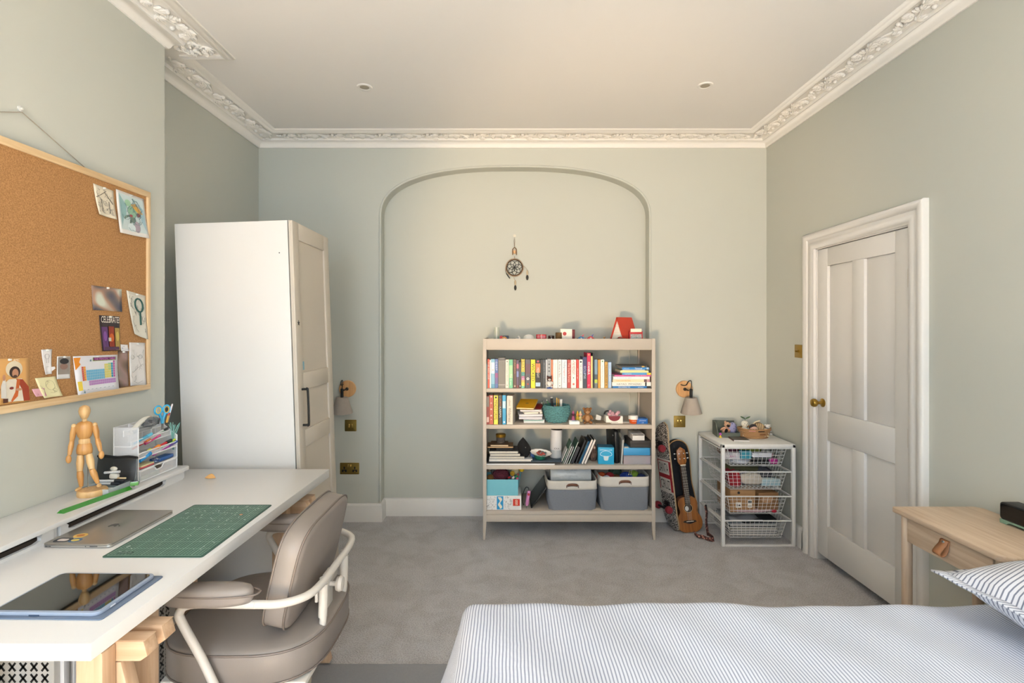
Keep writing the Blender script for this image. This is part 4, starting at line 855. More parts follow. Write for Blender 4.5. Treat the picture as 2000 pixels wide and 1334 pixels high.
pens = [('paintbrush', 'dark green paintbrush leaning far left in crochet basket', 'paintbrush', -.055, -.01, .75, PI, .085, .003, '#2f5a4d', 'bristles', '#c6c3ba'), ('paintbrush', 'grey-green paintbrush leaning left in crochet basket', 'paintbrush', -.05, .02, .62, PI, .09, .003, '#5d7f78', 'bristles', '#46514d'), ('paintbrush', 'mid green paintbrush behind other brushes in crochet basket', 'paintbrush', -.035, .02, .45, PI*.9, .085, .0035, '#3d7a55', 'bristles', '#e0e0dc'), ('patterned_tube', 'black and white patterned tall tube in crochet basket', 'tube', -.025, .04, .08, PI, .098, .009, '#2b2a2d', 'cap', '#cfcfcf'), ('pencil', 'yellow pencil standing in crochet basket', 'pencil', .004, .04, .03, 0, .090, .0035, '#e3b33a', 'eraser', '#d7a22c'), ('pencil', 'mustard pencil beside yellow pencil in crochet basket', 'pencil', .016, .035, .05, 0, .088, .0035, '#d49b2c', 'eraser', '#8a6a2a'), ('white_ruler', 'broad white marker standing tall in crochet basket', 'marker', .034, .02, .02, 0, .085, .009, '#e9e8e4', 'cap', '#dfe6ea'), ('small_scissors', 'blue rounded pair of scissors handle in crochet basket', 'scissors', .008, -.045, .25, 0, .034, .011, '#2e8fd0', 'finger_loop', '#2e8fd0'), ('pen', 'black pen leaning right in crochet basket', 'pen', .055, .0, .65, .1, .055, .004, '#1c1c1e', 'cap', '#1c1c1e'), ('pen', 'orange pen leaning right in crochet basket', 'pen', .05, -.03, .6, 0, .05, .004, '#c96536', 'cap', '#1d1d1d'), ('pen', 'white pen leaning left at basket front', 'pen', -.02, -.055, .8, PI*.95, .035, .004, '#e9e9ea', 'cap', '#e9e9ea'), ('pen', 'pink pen among the basket pens', 'pen', 0, -.03, .35, PI, .055, .0045, '#d8a6bd', 'cap', '#3b2f38')]
for a in pens: stick(*a[:10], tip=a[10], tipc=a[11])
# small things on second row
m = MB(); m.box(-.034, .034, -.02, .02, 0, .006); t = thing('soap_dish', 'small white tray with blue scraps beside plush monkey', 'tray', (X_(1121.5, 3.60), 3.605, Z2)); m.build('tray_base', M_paper, t)
m = MB()
for a in ((-.036, .036, -.022, -.019), (-.036, .036, .019, .022), (-.036, -.033, -.019, .019), (.033, .036, -.019, .019)): m.box(*a, 0, .022)
m.build('tray_rim', C('#efefee', .4), t, bevel=.001)
m = MB(); m.ell((0, 0, .014), (.027, .013, .009), 10, 6); m.build('blue_scraps', C('#6f9cc0', .7, var=.5, scale=150), t)
plush('plush_monkey', 'brown plush monkey sitting at the shelf edge', (X_(1147, 3.63), 3.63, Z2), .088, '#94683f', '#8d6139', '#b98f68')
for px, c1, c2, lb in ((1119.5, '#b45a86', '#5d2338', 'tiny pink figurine with dark cape behind white tray'), (1128, '#d2b030', '#c98c3a', 'tiny yellow figurine behind white tray'), (1134, '#e9d9a0', '#e7b6a6', 'tiny cream and pink cone figurine beside plush monkey')):
    t = thing('figurine', lb, 'figurine', (X_(px, 3.70), 3.70, Z2), group='tiny figurines on the second shelf row')
    m = MB(); m.lathe([(.016, 0), (.014, .02), (.008, .036), (.006, .04)], 14); m.build('body', C(c1, .5), t)
    m = MB(); m.ell((0, 0, .050), (.012, .012, .013), 12, 8); m.build('head', C(c2, .5), t)
    m = MB(); m.lathe([(.010, .058), (.001, .078)], 10); m.build('hat', C(c1, .5), t)
m = MB(); m.box(-.02, .02, -.001, .001, 0, .036); tag(m.build('white_card', M_paper, loc=(X_(1168, 3.72), 3.72, Z2+.006), rot=(-.35, .35, .2)), 'small white card propped behind plush monkey', 'card')
for i, (a, c, lb, h) in enumerate(((1160, 1190, 'flat brown pamphlet on second shelf row', .006), (1212, 1234, 'flat white leaflet under orange pot', .003))):
    m = MB(); Y = 3.66; m.box(X_(a, Y), X_(c, Y), 3.59+.06*i, 3.72, Z2, Z2+h); tag(m.build('pamphlet', C('#8d7f6c' if i == 0 else '#e0dfdb', .8), bevel=.001), lb, 'pamphlet')
t = thing('tissue_box', 'white box with dark red half-round opening and crumpled pink paper', 'box', (X_(1200, 3.62), 3.66, Z2))
m = MB(); m.box(-.06, .06, -.04, .04, 0, .052); m.build('carton', C('#ece8df', .7), t, bevel=.001)
m = MB(); m.prism([(.043*math.cos(PI+PI*i/16), .036*math.sin(PI+PI*i/16)) for i in range(17)], 0, .0008, 0, TR((0, -.0402, .0522), (PI/2, 0, 0))); m.build('opening_front', C('#7a2432', .6), t, smooth=False)
m = MB(); lettering('treats', .05, .008, C('#8f8a84', .6, var=0), t, FB((0, -.0408, .008)) @ FRONT)
m = MB()
for i in range(7): m.ell((-.03+.01*i, -.01+.02*math.sin(i*2), .062+.012*math.sin(i*1.3)), (.016, .014, .012), 7, 5, rot=Euler((i, i*2, i)).to_matrix())
m.build('crumpled_paper', C('#c79aa6', .7, var=.35, scale=120), t, ang=20)
t = thing('cable_coil', 'coiled black cable behind the white opening box', 'cable', (X_(1187, 3.76), 3.76, Z2))
m = MB(); m.tube([(.026*math.cos(i*.5), .008*math.sin(i*.31), .037+.030*math.sin(i*.5)) for i in range(48)], .0045, 6); m.build('coil', M_black, t)
m = MB(); m.box(-.01, .02, -.012, .012, 0, .016); m.build('plug', M_black, t, bevel=.003)
t = thing('cream_pot', 'orange cream pot with white lid', 'pot', (X_(1237, 3.62), 3.625, Z2))
m = MB(); m.lathe([(.020, 0), (.026, .006), (.030, .028), (.030, .031)], 24); m.build('jar', C('#d65c22', .4), t)
m = MB(); m.lathe([(.0335, .031), (.0335, .056), (.031, .058), (.001, .058)], 24); m.build('lid', C('#ece9e3', .4), t)
lettering('NATURE', .03, .006, C('#f3e4d6', .5, var=0), t, FB((0, -.0303, .020)) @ FRONT)
t = thing('blue_carton', 'small flat blue carton with white print beside cream pot', 'box', (X_(1255.5, 3.60), 3.625, Z2))
m = MB(); m.box(-.040, .036, -.02, .055, 0, .036); m.build('carton', C('#1d62b0', .5), t, bevel=.001)
lettering('plasters', .045, .010, C('#e8eef5', .5, var=0), t, FB((0, -.0206, .022)) @ FRONT); lettering('x 40', .014, .007, C('#e8eef5', .5, var=0), t, FB((0, -.0206, .008)) @ FRONT)
m = MB(); m.tube(smooth_path([(X_(1229, 3.97), 3.972, Z1+.25), (X_(1230, 3.97), 3.974, .97), (X_(1229, 3.97), 3.972, .80), (X_(1230, 3.97), 3.974, .55), (X_(1229, 3.97), 3.972, .30)]), .0022, 6)
tag(m.build('white_cable', C('#d8d2c4', .5)), 'thin white cable hanging behind the bookcase shelves', 'cable')
# ---- third row
Y3 = 3.60
def x3(p): return X_(p, Y3)
m = MB(); m.box(x3(949.6), x3(1083), 3.575, 3.80, Z3, Z3+.009); t = thing('art_folder', 'large flat black folder with white sheet edge under notebooks', 'folder', (0, 0, 0)); m.build('sheets', C('#dedfe2', .8), t)
m = MB(); m.box(x3(949.6), x3(1098), 3.58, 3.82, Z3+.009, Z3+.018); m.build('cover', C('#1c1d20', .5), t)
GN = 'spiral notebooks stacked on the third shelf row'
z = Z3+.018
for a, c, h, col, lb in ((955, 1040, .016, '#d9dade', 'long white sketch pad at bottom of spiral notebook stack'), (956, 1024.5, .020, '#2a2b30', 'black spiral notebook with white wire, lowest of three'), (957, 1016, .019, '#3a3536', 'dark spiral notebook with cream wire, middle of three'), (955.5, 1012, .018, '#34343a', 'dark spiral notebook, topmost of three')):
    t = thing('spiral_notebook' if 'spiral n' in lb and 'pad' not in lb else 'sketch_pad', lb, 'notebook', ((x3(a)+x3(c))/2, 3.60, z), group=GN); w = x3(c)-x3(a)
    m = MB(); m.box(-w/2, w/2, .004, .17, 0, .002); m.box(-w/2, w/2, .004, .17, h-.003, h-.0008); m.build('cover', C(col, .5), t)
    m = MB(); m.box(-w/2+.001, w/2-.001, .006, .168, .002, h-.003); m.build('pages', C('#e3ded2', .85), t)
    if 'pad' not in lb:
        m = MB()
        for i in range(int(w/.0085)): m.tube([(-w/2+.006+i*.0085, .006*math.cos(q_)+.004, h/2+.0078*math.sin(q_)) for q_ in [2*PI*k/8 for k in range(8)]], .0016, 4, True)
        o = m.build('spiral_wire', C('#e8e6e0', .4), t)
    z += h
zn = z
for a, c, h, col, lb, dz in ((969, 1002, .016, '#17181a', 'black zip pouch on the spiral notebooks', 0), (951.5, 1002.5, .013, '#b99a72', 'tan kraft notebook bending over black pouch', .016), (958, 992.5, .011, '#d8c7a6', 'small cream paperback on the kraft notebook', .029)):
    t = thing('small_notebook' if 'pouch' not in lb else 'zip_pouch', lb, 'notebook' if 'pouch' not in lb else 'pouch', ((x3(a)+x3(c))/2, 3.62, zn+dz)); w = x3(c)-x3(a)
    m = MB(); m.box(-w/2, w/2, 0, .13, .001, h-.002); m.build('pages' if 'pouch' not in lb else 'pouch_body', C(col, .7, var=.1), t, bevel=.004 if 'pouch' in lb else .001)
    m = MB(); m.box(-w/2, w/2, -.001, .132, h-.002, h-.0003); m.build('cover' if 'pouch' not in lb else 'zip', C('#6d5238' if 'kraft' in lb else '#6f7f8c' if 'cream' in lb else '#222222', .6), t)
zj = zn+.040
t = thing('glass_jar', 'small glass jar with gold lid on top of notebooks', 'jar', (x3(977.8), 3.68, zj))
m = MB(); m.lathe([(.026, 0), (.030, .006), (.033, .045), (.031, .046), (.028, .008), (.001, .004)], 24, cap=False); m.build('glass', C('#5a5450', .12, alpha=.75), t)
m = MB(); m.ell((0, 0, .022), (.024, .024, .018), 12, 8); m.build('contents', C('#4a3b36', .8, var=.5, scale=200), t)
m = MB(); m.lathe([(.0345, .044), (.036, .047), (.036, .064), (.033, .067), (.001, .067)], 28); m.build('lid', C('#b08a35', .3, .9), t)
# black folded fabric mask
t = thing('fabric_mask', 'pointed black folded fabric mask standing on the shelf', 'mask', (x3(1024), 3.655, Z3+.018))
def mk(u, v):
    a = (v-.5)*2; w = (1-abs(2*u-1)**1.7)*.048; zz_ = u*.160
    return (a*w+.004*math.sin(6*u)-.012*(u-.5), -.020*(1-a*a)*math.sin(PI*u), zz_)
m = MB(); m.grid(mk, 20, 12); m.grid(lambda u, v: (mk(u, v)[0], .012*(1-(2*v-1)**2)*math.sin(PI*u), mk(u, v)[2]), 20, 12); m.build('fabric', C('#101113', .9, var=.2), t, ang=180)
m = MB(); m.lathe([(.004, 0), (.002, .002), (.001, .002)], 10, 0, TR((.010, -.0205, .09), (PI/2, 0, 0))); m.build('stud', M_steel, t)
# bowl with trinkets on blue book
m = MB(); m.box(x3(1037), x3(1050), 3.68, 3.70, Z3+.018, Z3+.075); tag(m.build('blue_booklet', C('#1d4f8f', .5), bevel=.001), 'upright blue booklet behind the green bowl', 'booklet')
m = MB(); m.box(x3(1037), x3(1096), 3.585, 3.72, Z3+.018, Z3+.026); tag(m.build('tablet_sleeve', C('#3a4a58', .5), bevel=.002), 'flat dark blue tablet sleeve under the green bowl', 'sleeve')
t = thing('trinket_bowl', 'green bowl with scalloped white and red dish on top', 'bowl', (x3(1055.5), 3.635, Z3+.026))
m = MB(); m.lathe([(.028, 0), (.038, .010), (.045, .034), (.042, .034), (.034, .008), (.001, .006)], 26, cap=False); m.build('bowl', C('#1f6653', .45, var=.2), t)
m = MB(); n = 48
vs = [(0, 0, .040)]
for r, z in ((.045, .038), (.072, .050), (.076, .054)):
    for k in range(n): a = 2*PI*k/n; rr = r+.0025*math.cos(12*a); vs.append((rr*math.cos(a), rr*.62*math.sin(a), z))
fs = [(0, 1+k, 1+(k+1) % n) for k in range(n)]+[(1+i*n+k, 1+i*n+(k+1) % n, 1+(i+1)*n+(k+1) % n, 1+(i+1)*n+k) for i in range(2) for k in range(n)]
m.add(vs, fs, 0, TR((0, 0, 0), (.30, .10, 0))); m.build('scalloped_dish', C('#e6e2dc', .4), t)
for i in range(9): a = i*2.4; m = MB(); m.ell((.034*math.cos(a)*(.4+.07*i), .02*math.sin(a), .050), (.011, .009, .007), 8, 6, M=TR((0, 0, 0), (.30, .10, 0))); m.build('trinket', C(random.choice(['#a3463f', '#7c3b35', '#b98a6a', '#5d6a6a']), .5), t)
# white tumbler bottle
t = thing('white_bottle', 'tall white cylinder bottle with grey lower sleeve', 'bottle', (x3(1087.5), 3.69, Z3+.026), (0, math.radians(2), 0))
m = MB(); m.lathe([(.040, .058), (.0415, .062), (.0415, .19), (.040, .200)], 28); m.build('body', C('#d3d3d6', .35, var=.01), t)
m = MB(); m.lathe([(.038, 0), (.0415, .004), (.0405, .058)], 28); m.build('lower_sleeve', C('#a7adb3', .4), t)
m = MB(); m.lathe([(.041, .200), (.041, .206), (.036, .210), (.001, .210)], 28); m.build('lid', C('#2c2c2e', .4), t)
lettering('XXA', .04, .012, C('#55585c', .5, var=0), t, FB((.0, -.0425, .072)) @ FRONT)
# leaning notebooks
GL = 'notebooks leaning on the third shelf row'
lean = [('short white booklet, first of the leaning row by the bottle', 1094.6, .004, .115, '#d8d6d2', .10), ('white notebook with dark green back leaning beside booklet', 1098.2, .005, .160, '#cfd8d2', .14), ('spiral-bound white pad leaning in the row', 1101.8, .006, .130, '#d9dadb', .12), ('pale grey ring pad leaning in the row', 1105.6, .005, .128, '#c3c6c9', .12), ('white notebook with mid green back leaning tall', 1110.3, .006, .168, '#dbe0dc', .16), ('thick charcoal sketchbook leaning with ribbon marker', 1114.5, .020, .125, '#3a3b3f', .13), ('grey-edged black folder leaning in the row', 1122.5, .010, .178, '#2a2a2c', .17), ('black notebook with blue edge leaning in the row', 1128.5, .011, .172, '#15171a', .16), ('thin bright blue notebook leaning in the row', 1133.0, .004, .168, '#2f6f9c', .16), ('white-paged black hardback leaning in the row', 1135.0, .015, .182, '#ddd9d3', .17), ('white-paged black hardback, last of the leaning row', 1140.6, .015, .182, '#e4ded6', .17)]
an = math.radians(23)
for i, (lb, px, th, hgt, col, dp) in enumerate(lean):
    t = thing('notebook', lb, 'notebook', (x3(px), 3.595+.004*(i % 3), Z3+.001+(.0265 if i < 1 else 0)*0), (0, an, 0), GL)
    t.location.z = Z3+.001+ (th*math.sin(an) if True else 0)
    m = MB(); m.box(.0012, th-.0012, 0, dp, 0, hgt); m.build('pages', C(col if th < .014 and 'charcoal' not in lb else ('#e2dcd3' if 'hardback' in lb else col), .7, var=.1, scale=150), t, smooth=False)
    cc = '#2f5f50' if 'green' in lb else '#1a1b1e' if ('black' in lb or 'charcoal' in lb) else '#2b6f9f' if 'blue' in lb else '#c9c9c7'
    for q0 in (0, th-.0012): m = MB(); m.box(q0, q0+.0012, -.001, dp+.002, -.0005, hgt+.002); m.build('cover', C(cc, .5), t, smooth=False)
    if 'spiral' in lb or 'ring' in lb:
        m = MB()
        for k in range(14): m.tube([(th/2+.004*math.cos(q_), -.001+.004*math.sin(q_), .008+k*.0085) for q_ in [2*PI*j/8 for j in range(8)]], .0009, 4, True)
        m.build('spiral_wire', M_steel, t)
    if 'ribbon' in lb: m = MB(); m.tube([(th*.5, -.001, .004), (th*.5, -.010, -.006), (th*.4, -.014, -.010)], .0016, 5); m.build('ribbon_marker', M_black, t)
    if 'blue edge' in lb: m = MB(); m.box(th-.004, th-.0012, -.0012, .001, 0, hgt); m.build('blue_edge', C('#2a7fae', .5), t, smooth=False)
# foil bag
t = thing('foil_bag', 'crinkled brown and silver foil bag beside blue lamp box', 'bag', (x3(1163), 3.69, Z3))
m = MB(); rng = random.Random(3)
def fb(u, v):
    a = 2*PI*v; r = .026*math.sin(PI*min(1, u*.9+.12))**.5; k = (int(u*9)*7+int(v*12)*13) % 5
    return (r*math.cos(a)*(1+.18*math.sin(5*a+9*u)), r*.9*math.sin(a)*(1+.18*math.cos(7*a-6*u)), u*.130)
m.grid(fb, 14, 18); m.build('foil', C('#7c6459', .3, .4, var=.7, scale=120), t, ang=15)
m = MB(); m.box(-.014, .014, -.004, .004, .126, .140); m.build('crimped_top', C('#a8a09a', .3, .5), t)
# mushroom lamp carton
t = thing('lamp_carton', 'bright blue carton printed with a white mushroom lamp outline', 'box', (x3(1183.5), 3.595, Z3), (0, 0, math.radians(-5)))
m = MB(); m.box(-.055, .055, 0, .10, 0, .118); m.build('carton', C('#25a3cf', .5, var=.03), t, bevel=.001)
m = MB(); m.box(-.054, .054, .001, .099, .1181, .1186); m.build('top_flap', C('#2f6f93', .5), t)
pr = MB(); pr.tube([(.040*math.cos(a), -.0008, .068+.026*math.sin(a)*(1 if math.sin(a) > 0 else .45)) for a in [2*PI*i/32 for i in range(32)]], .0014, 5, True); o = pr.build('lamp_outline', C('#d8eff7', .5, var=0), t)
m = MB(); m.prism([(-.018, .055), (.018, .055), (.014, .030), (.008, .026), (-.008, .026), (-.014, .030)], 0, .0006, 0, TR((0, -.0003, 0), (PI/2, 0, 0))); m.build('lamp_base_print', C('#cfe0e6', .5, var=0), t, smooth=False)
lettering('DIMMABLE LAMP', .085, .006, C('#e6f5fa', .5, var=0), t, FB((0, -.0008, .1)) @ FRONT)
# black case, clear file, boxes
t = thing('black_case', 'upright glossy black laptop case leaning at shelf end', 'case', (.772, 3.615, Z3), (0, math.radians(-2), math.radians(7)))
m = MB(); m.prism(rrect(.20, .235, .018), -.014, .014, 0, TR((.0, .09, .1175)) @ Matrix(((0, 0, 1, 0), (1, 0, 0, 0), (0, 1, 0, 0), (0, 0, 0, 1)))); m.build('shell', C('#111214', .35), t, bevel=.005)
m = MB(); m.box(-.0155, -.014, .02, .04, .19, .20); m.build('clasp', M_steel, t)
m = MB(); m.box(.014, .0165, .02, .16, .03, .2); m.build('ribbed_panel', C('#1b1c1f', .4), t, bevel=.001)
t = thing('clear_file', 'clear plastic file wallet standing beside black case', 'file', (x3(1212), 3.60, Z3), (0, math.radians(4), math.radians(-3)))
m = MB(); m.box(0, .002, 0, .2, 0, .20); m.box(.012, .014, 0, .2, 0, .185); m.build('plastic_sheet', C('#c6cacb', .15, alpha=.45), t)
m = MB(); m.box(.003, .011, .002, .198, 0, .17); m.build('papers', C('#b9b7b3', .8), t)
GB = 'boxes piled at the right end of the third shelf row'
t = thing('clear_box', 'low clear plastic box with orange and pink clips', 'box', (x3(1244), 3.595, Z3), group=GB); w = .19
m = MB(); m.box(-w/2, w/2, 0, .002, .001, .054); m.box(-w/2, w/2, .148, .15, .001, .054); m.box(-w/2, -w/2+.002, 0, .15, .001, .054); m.box(w/2-.002, w/2, 0, .15, .001, .054); m.box(-w/2, w/2, 0, .15, .0, .002); m.build('walls', C('#c9c6cd', .15, alpha=.45), t)
m = MB(); m.box(-w/2-.001, w/2+.001, -.001, .151, .054, .061); m.build('lid', C('#b5b2bb', .2, alpha=.6), t, bevel=.001)
for x, c, s in ((-.072, '#dd6a4f', .022), (.082, '#d6559a', .013), (.01, '#4d4a58', .05)): m = MB(); m.box(x-s, x+s, .004, .03, .003, .034); m.build('clip', C(c, .5, var=.3, scale=120), t, bevel=.003)
t = thing('blue_tray', 'plain sky blue storage tray stacked above clear box', 'tray', (x3(1244), 3.60, Z3+.0615), group=GB)
m = MB(); m.box(-.094, .094, 0, .16, 0, .050); m.build('tray_body', C('#3f97cc', .5), t, bevel=.004)
m = MB(); m.box(-.096, .096, -.002, .162, .046, .051); m.build('rim', C('#4ba4d6', .5), t, bevel=.001)
m = MB(); m.box(-.090, -.055, .002, .05, .0511, .053); m.build('paper_slip', M_paper, t)
t = thing('dark_box', 'dark grey cardboard box on the blue tray', 'box', (x3(1250), 3.605, Z3+.1145), group=GB)
m = MB(); m.box(-.066, .080, 0, .19, 0, .046); m.build('box_base', C('#3a3735', .7), t, bevel=.002)
m = MB(); m.box(-.068, .082, -.002, .192, .024, .049); m.build('lid', C('#35312f', .7), t, bevel=.002)
t = thing('white_carton', 'small white product carton on top of the dark box', 'box', (x3(1248), 3.61, Z3+.164), group=GB)
m = MB(); m.box(-.042, .042, 0, .15, 0, .042); m.build('carton', C('#dedbd8', .5), t, bevel=.001)
m = MB(); m.box(-.0425, .0425, .0, .15, .034, .0425); m.build('lid', C('#e4e2df', .5), t, bevel=.001)
t = thing('grey_carton', 'grey carton behind the small white carton', 'box', (x3(1236), 3.80, Z3+.01), group=GB)
m = MB(); m.box(-.045, .06, 0, .10, 0, .235); m.build('carton', C('#8d877c', .6), t, bevel=.001); m = MB(); m.box(-.046, .061, -.001, .101, .2, .237); m.build('lid', C('#a09a8e', .6), t)
# ---- bottom row
t = thing('building_brick_box', 'white doodle printed toy brick box with red logo square', 'box', (x3(949.2), 3.59, Z4))
w = x3(1018)-x3(949.2); hb = .098
m = MB(); m.box(0, w, 0, .20, 0, hb); m.build('carton', C('#e6e5e3', .6, var=.01), t, bevel=.001)
m = MB(); m.box(.076, .122, -.0008, .0002, .003, hb-.003); m.build('blue_panel', C('#2393c9', .5, var=0), t, smooth=False)
m = MB(); m.box(w-.058, w-.010, -.0008, .0002, .028, .076); m.build('logo_square', C('#cf3023', .5, var=0), t, smooth=False)
lettering('LEGO', .036, .018, C('#f0d24a', .5, var=0), t, FB((w-.034, -.0011, .052)) @ FRONT @ Matrix.Rotation(PI/2, 4, 'Z')); lettering('LEGO', .034, .015, C('#ffffff', .5, var=0), t, FB((w-.034, -.0014, .052)) @ FRONT @ Matrix.Rotation(PI/2, 4, 'Z'))
m = MB(); rng = random.Random(5)
for i in range(95):
    x = rng.uniform(.004, .185); zc = rng.uniform(.006, hb-.006)
    if .070 < x < .128: continue
    a = rng.uniform(0, 6.3); r = rng.uniform(.003, .008); n = 7
    m.tube([(x+r*math.cos(a+k*.6)*(1-.08*k), -.0004, zc+r*math.sin(a+k*.6)*rng.uniform(.6, 1)) for k in range(n)], .0006, 4)
for k in range(6): m.box(.205, .2065, -.0006, .0002, .012+k*.015, .0135+k*.015)
o = m.build('doodle_print', C('#2a2a2c', .6, var=0), t, smooth=False); o['kind'] = 'stuff'
m = MB(); m.prism([(.007*math.sin(i*.9)+(.008 if i < 12 else -.008), -.04+.08*(i if i < 12 else 23-i)/11) for i in range(24)], 0, .0005, 0, TR((.099, -.0008, hb/2), (PI/2, 0, 0))); m.build('wave_print', C('#e9e3cf', .5, var=0), t, smooth=False)
t = thing('open_toy_box', 'open light blue box of toys and yarn on the doodle printed box', 'box', (x3(949.4), 3.595, Z4+hb+.0005))
w = .225; hx = .112
m = MB(); M_lb = C('#74bccb', .5, var=.02)
m.add([(0, 0, 0), (w, 0, 0), (w, .19, 0), (0, .19, 0)], [(0, 1, 2, 3)])
m.box(0, w, 0, .003, 0, hx); m.box(0, .003, .003, .19, 0, hx); m.box(w-.003, w, .003, .19, 0, hx); m.box(.003, w-.003, .187, .19, 0, hx); m.build('box_walls', M_lb, t, smooth=False)
m = MB(); m.add([(w, .0, hx), (w+.004, .0, hx), (w+.042, .19, hx+.045), (w+.038, .19, hx+.045)], [(0, 1, 2, 3)]); m.add([(w, 0, hx-.06), (w+.002, 0, hx), (w+.04, .19, hx+.045), (w, .19, hx-.06)], [(0, 1, 2, 3)]); o = m.build('open_flap', M_lb, t, smooth=False)
zb = Z4+hb
GY = 'toys and yarn in the open light blue box'
def yarn(label, loc, r, col, g, sq=.8):
    t = thing('yarn_ball', label, 'yarn', loc, group=g)
    m = MB(); m.ell((0, 0, 0), (r*.93, r*.93, r*sq*.93), 16, 10); m.build('core', C(col, .95, var=.2, scale=200), t)
    m = MB(); rng = random.Random(sum(map(ord, label)) % 99)
    for i in range(9):
        R = Euler((rng.uniform(0, 3), rng.uniform(0, 3), rng.uniform(0, 3))).to_matrix()
        m.tube([Vector((p.x*r, p.y*r, p.z*r*sq)) for p in [R @ Vector((math.cos(2*PI*k/20), math.sin(2*PI*k/20), .12)) for k in range(20)]], r*.055, 5, True)
    m.build('strands', C(col, .95, var=.25, scale=200), t)
    return t
yarn('large maroon yarn ball in the light blue box', (x3(978), 3.70, zb+.115), .062, '#5c2431', GY, .7)
yarn('brown yarn ball by the box side', (x3(957), 3.665, zb+.105), .028, '#7a5527', GY)
yarn('grey yarn ball behind the maroon yarn', (x3(968), 3.76, zb+.125), .04, '#6d6f6c', GY)
for lb, px, dy, dz, r, c in (('yellow pompom at the box corner', 1019.5, .09, .158, .018, '#dfb91f'), ('cream pompom behind the toys', 1007, .13, .138, .03, '#cfc39c'), ('mustard pompom in the middle of the box', 1001, .09, .128, .018, '#c9a02f')):
    m = MB(); m.ell((0, 0, 0), (r, r, r), 14, 9); tag(m.build('pompom', C(c, .95, var=.3, scale=250, bump=.6, bscale=400), loc=(x3(px), 3.60+dy, zb+dz)), lb+', light blue box', 'pompom', GY)
for lb, px, dy, dz, c in (('red', 995, .04, .113, '#a5242c'), ('white', 1002.5, .04, .112, '#dcd8d2'), ('green', 1009, .05, .118, '#3f9a62'), ('pink', 1011, .015, .111, '#d0577f'), ('dark red', 1012.5, .07, .125, '#8c1f26')):
    t = thing('toy_brick', 'small %s toy brick at the light blue box rim' % lb, 'toy brick', (x3(px), 3.60+dy, zb+dz), (.3, .4, .5+px), GY)
    m = MB(); m.box(-.010, .010, -.007, .007, -.005, .006); m.build('brick_body', C(c, .35), t, bevel=.001)
    for q0 in (-.005, .005): m = MB(); m.lathe([(.003, .006), (.003, .009), (.001, .009)], 8, 0, FB((q0, 0, 0))); m.build('stud', C(c, .35), t)
# glue gun + black tablet leaning
t = thing('pink_glue_gun', 'pink pocket tool with red button and black cord loop', 'tool', (x3(1028), 3.605, Z4+.006), (0, math.radians(9), 0))
m = MB(); m.tube([(0, 0, .018), (0, 0, .03), (0, 0, .115), (0, 0, .125)], [.006, .012, .013, .009], 14); m.build('body', C('#cd86b8', .4), t)
m = MB(); m.tube([(0, 0, 0), (0, 0, .018)], [.0025, .005], 8); m.build('nozzle', M_steel, t)
m = MB(); m.lathe([(.009, 0), (.009, .003), (.001, .003)], 12, 0, TR((.0, -.012, .103), (PI/2, 0, 0))); m.build('button', C('#b3303c', .4), t)
m = MB(); m.tube(smooth_path([(0, .01, .115), (-.006, .015, .138), (-.024, .02, .138), (-.036, .02, .10), (-.034, .02, .04), (-.02, .022, .012)]), .0035, 6); m.build('cord_loop', M_black, t)
t = thing('black_tablet', 'thin black tablet leaning between box and left fabric bin', 'tablet', (x3(1036.5), 3.60, Z4+.007), (0, math.radians(37), 0))
m = MB(); m.prism(rrect(.30, .188, .01), 0, .009, 0, TR((0, .155, .094)) @ Matrix(((0, 0, 1, 0), (1, 0, 0, 0), (0, 1, 0, 0), (0, 0, 0, 1)))); m.build('shell', C('#17181a', .35), t, bevel=.002)
m = MB(); m.prism(rrect(.285, .172, .006), -.0006, 0, 0, TR((0, .155, .094)) @ Matrix(((0, 0, 1, 0), (1, 0, 0, 0), (0, 1, 0, 0), (0, 0, 0, 1)))); m.build('screen', C('#0a0b0d', .12), t)
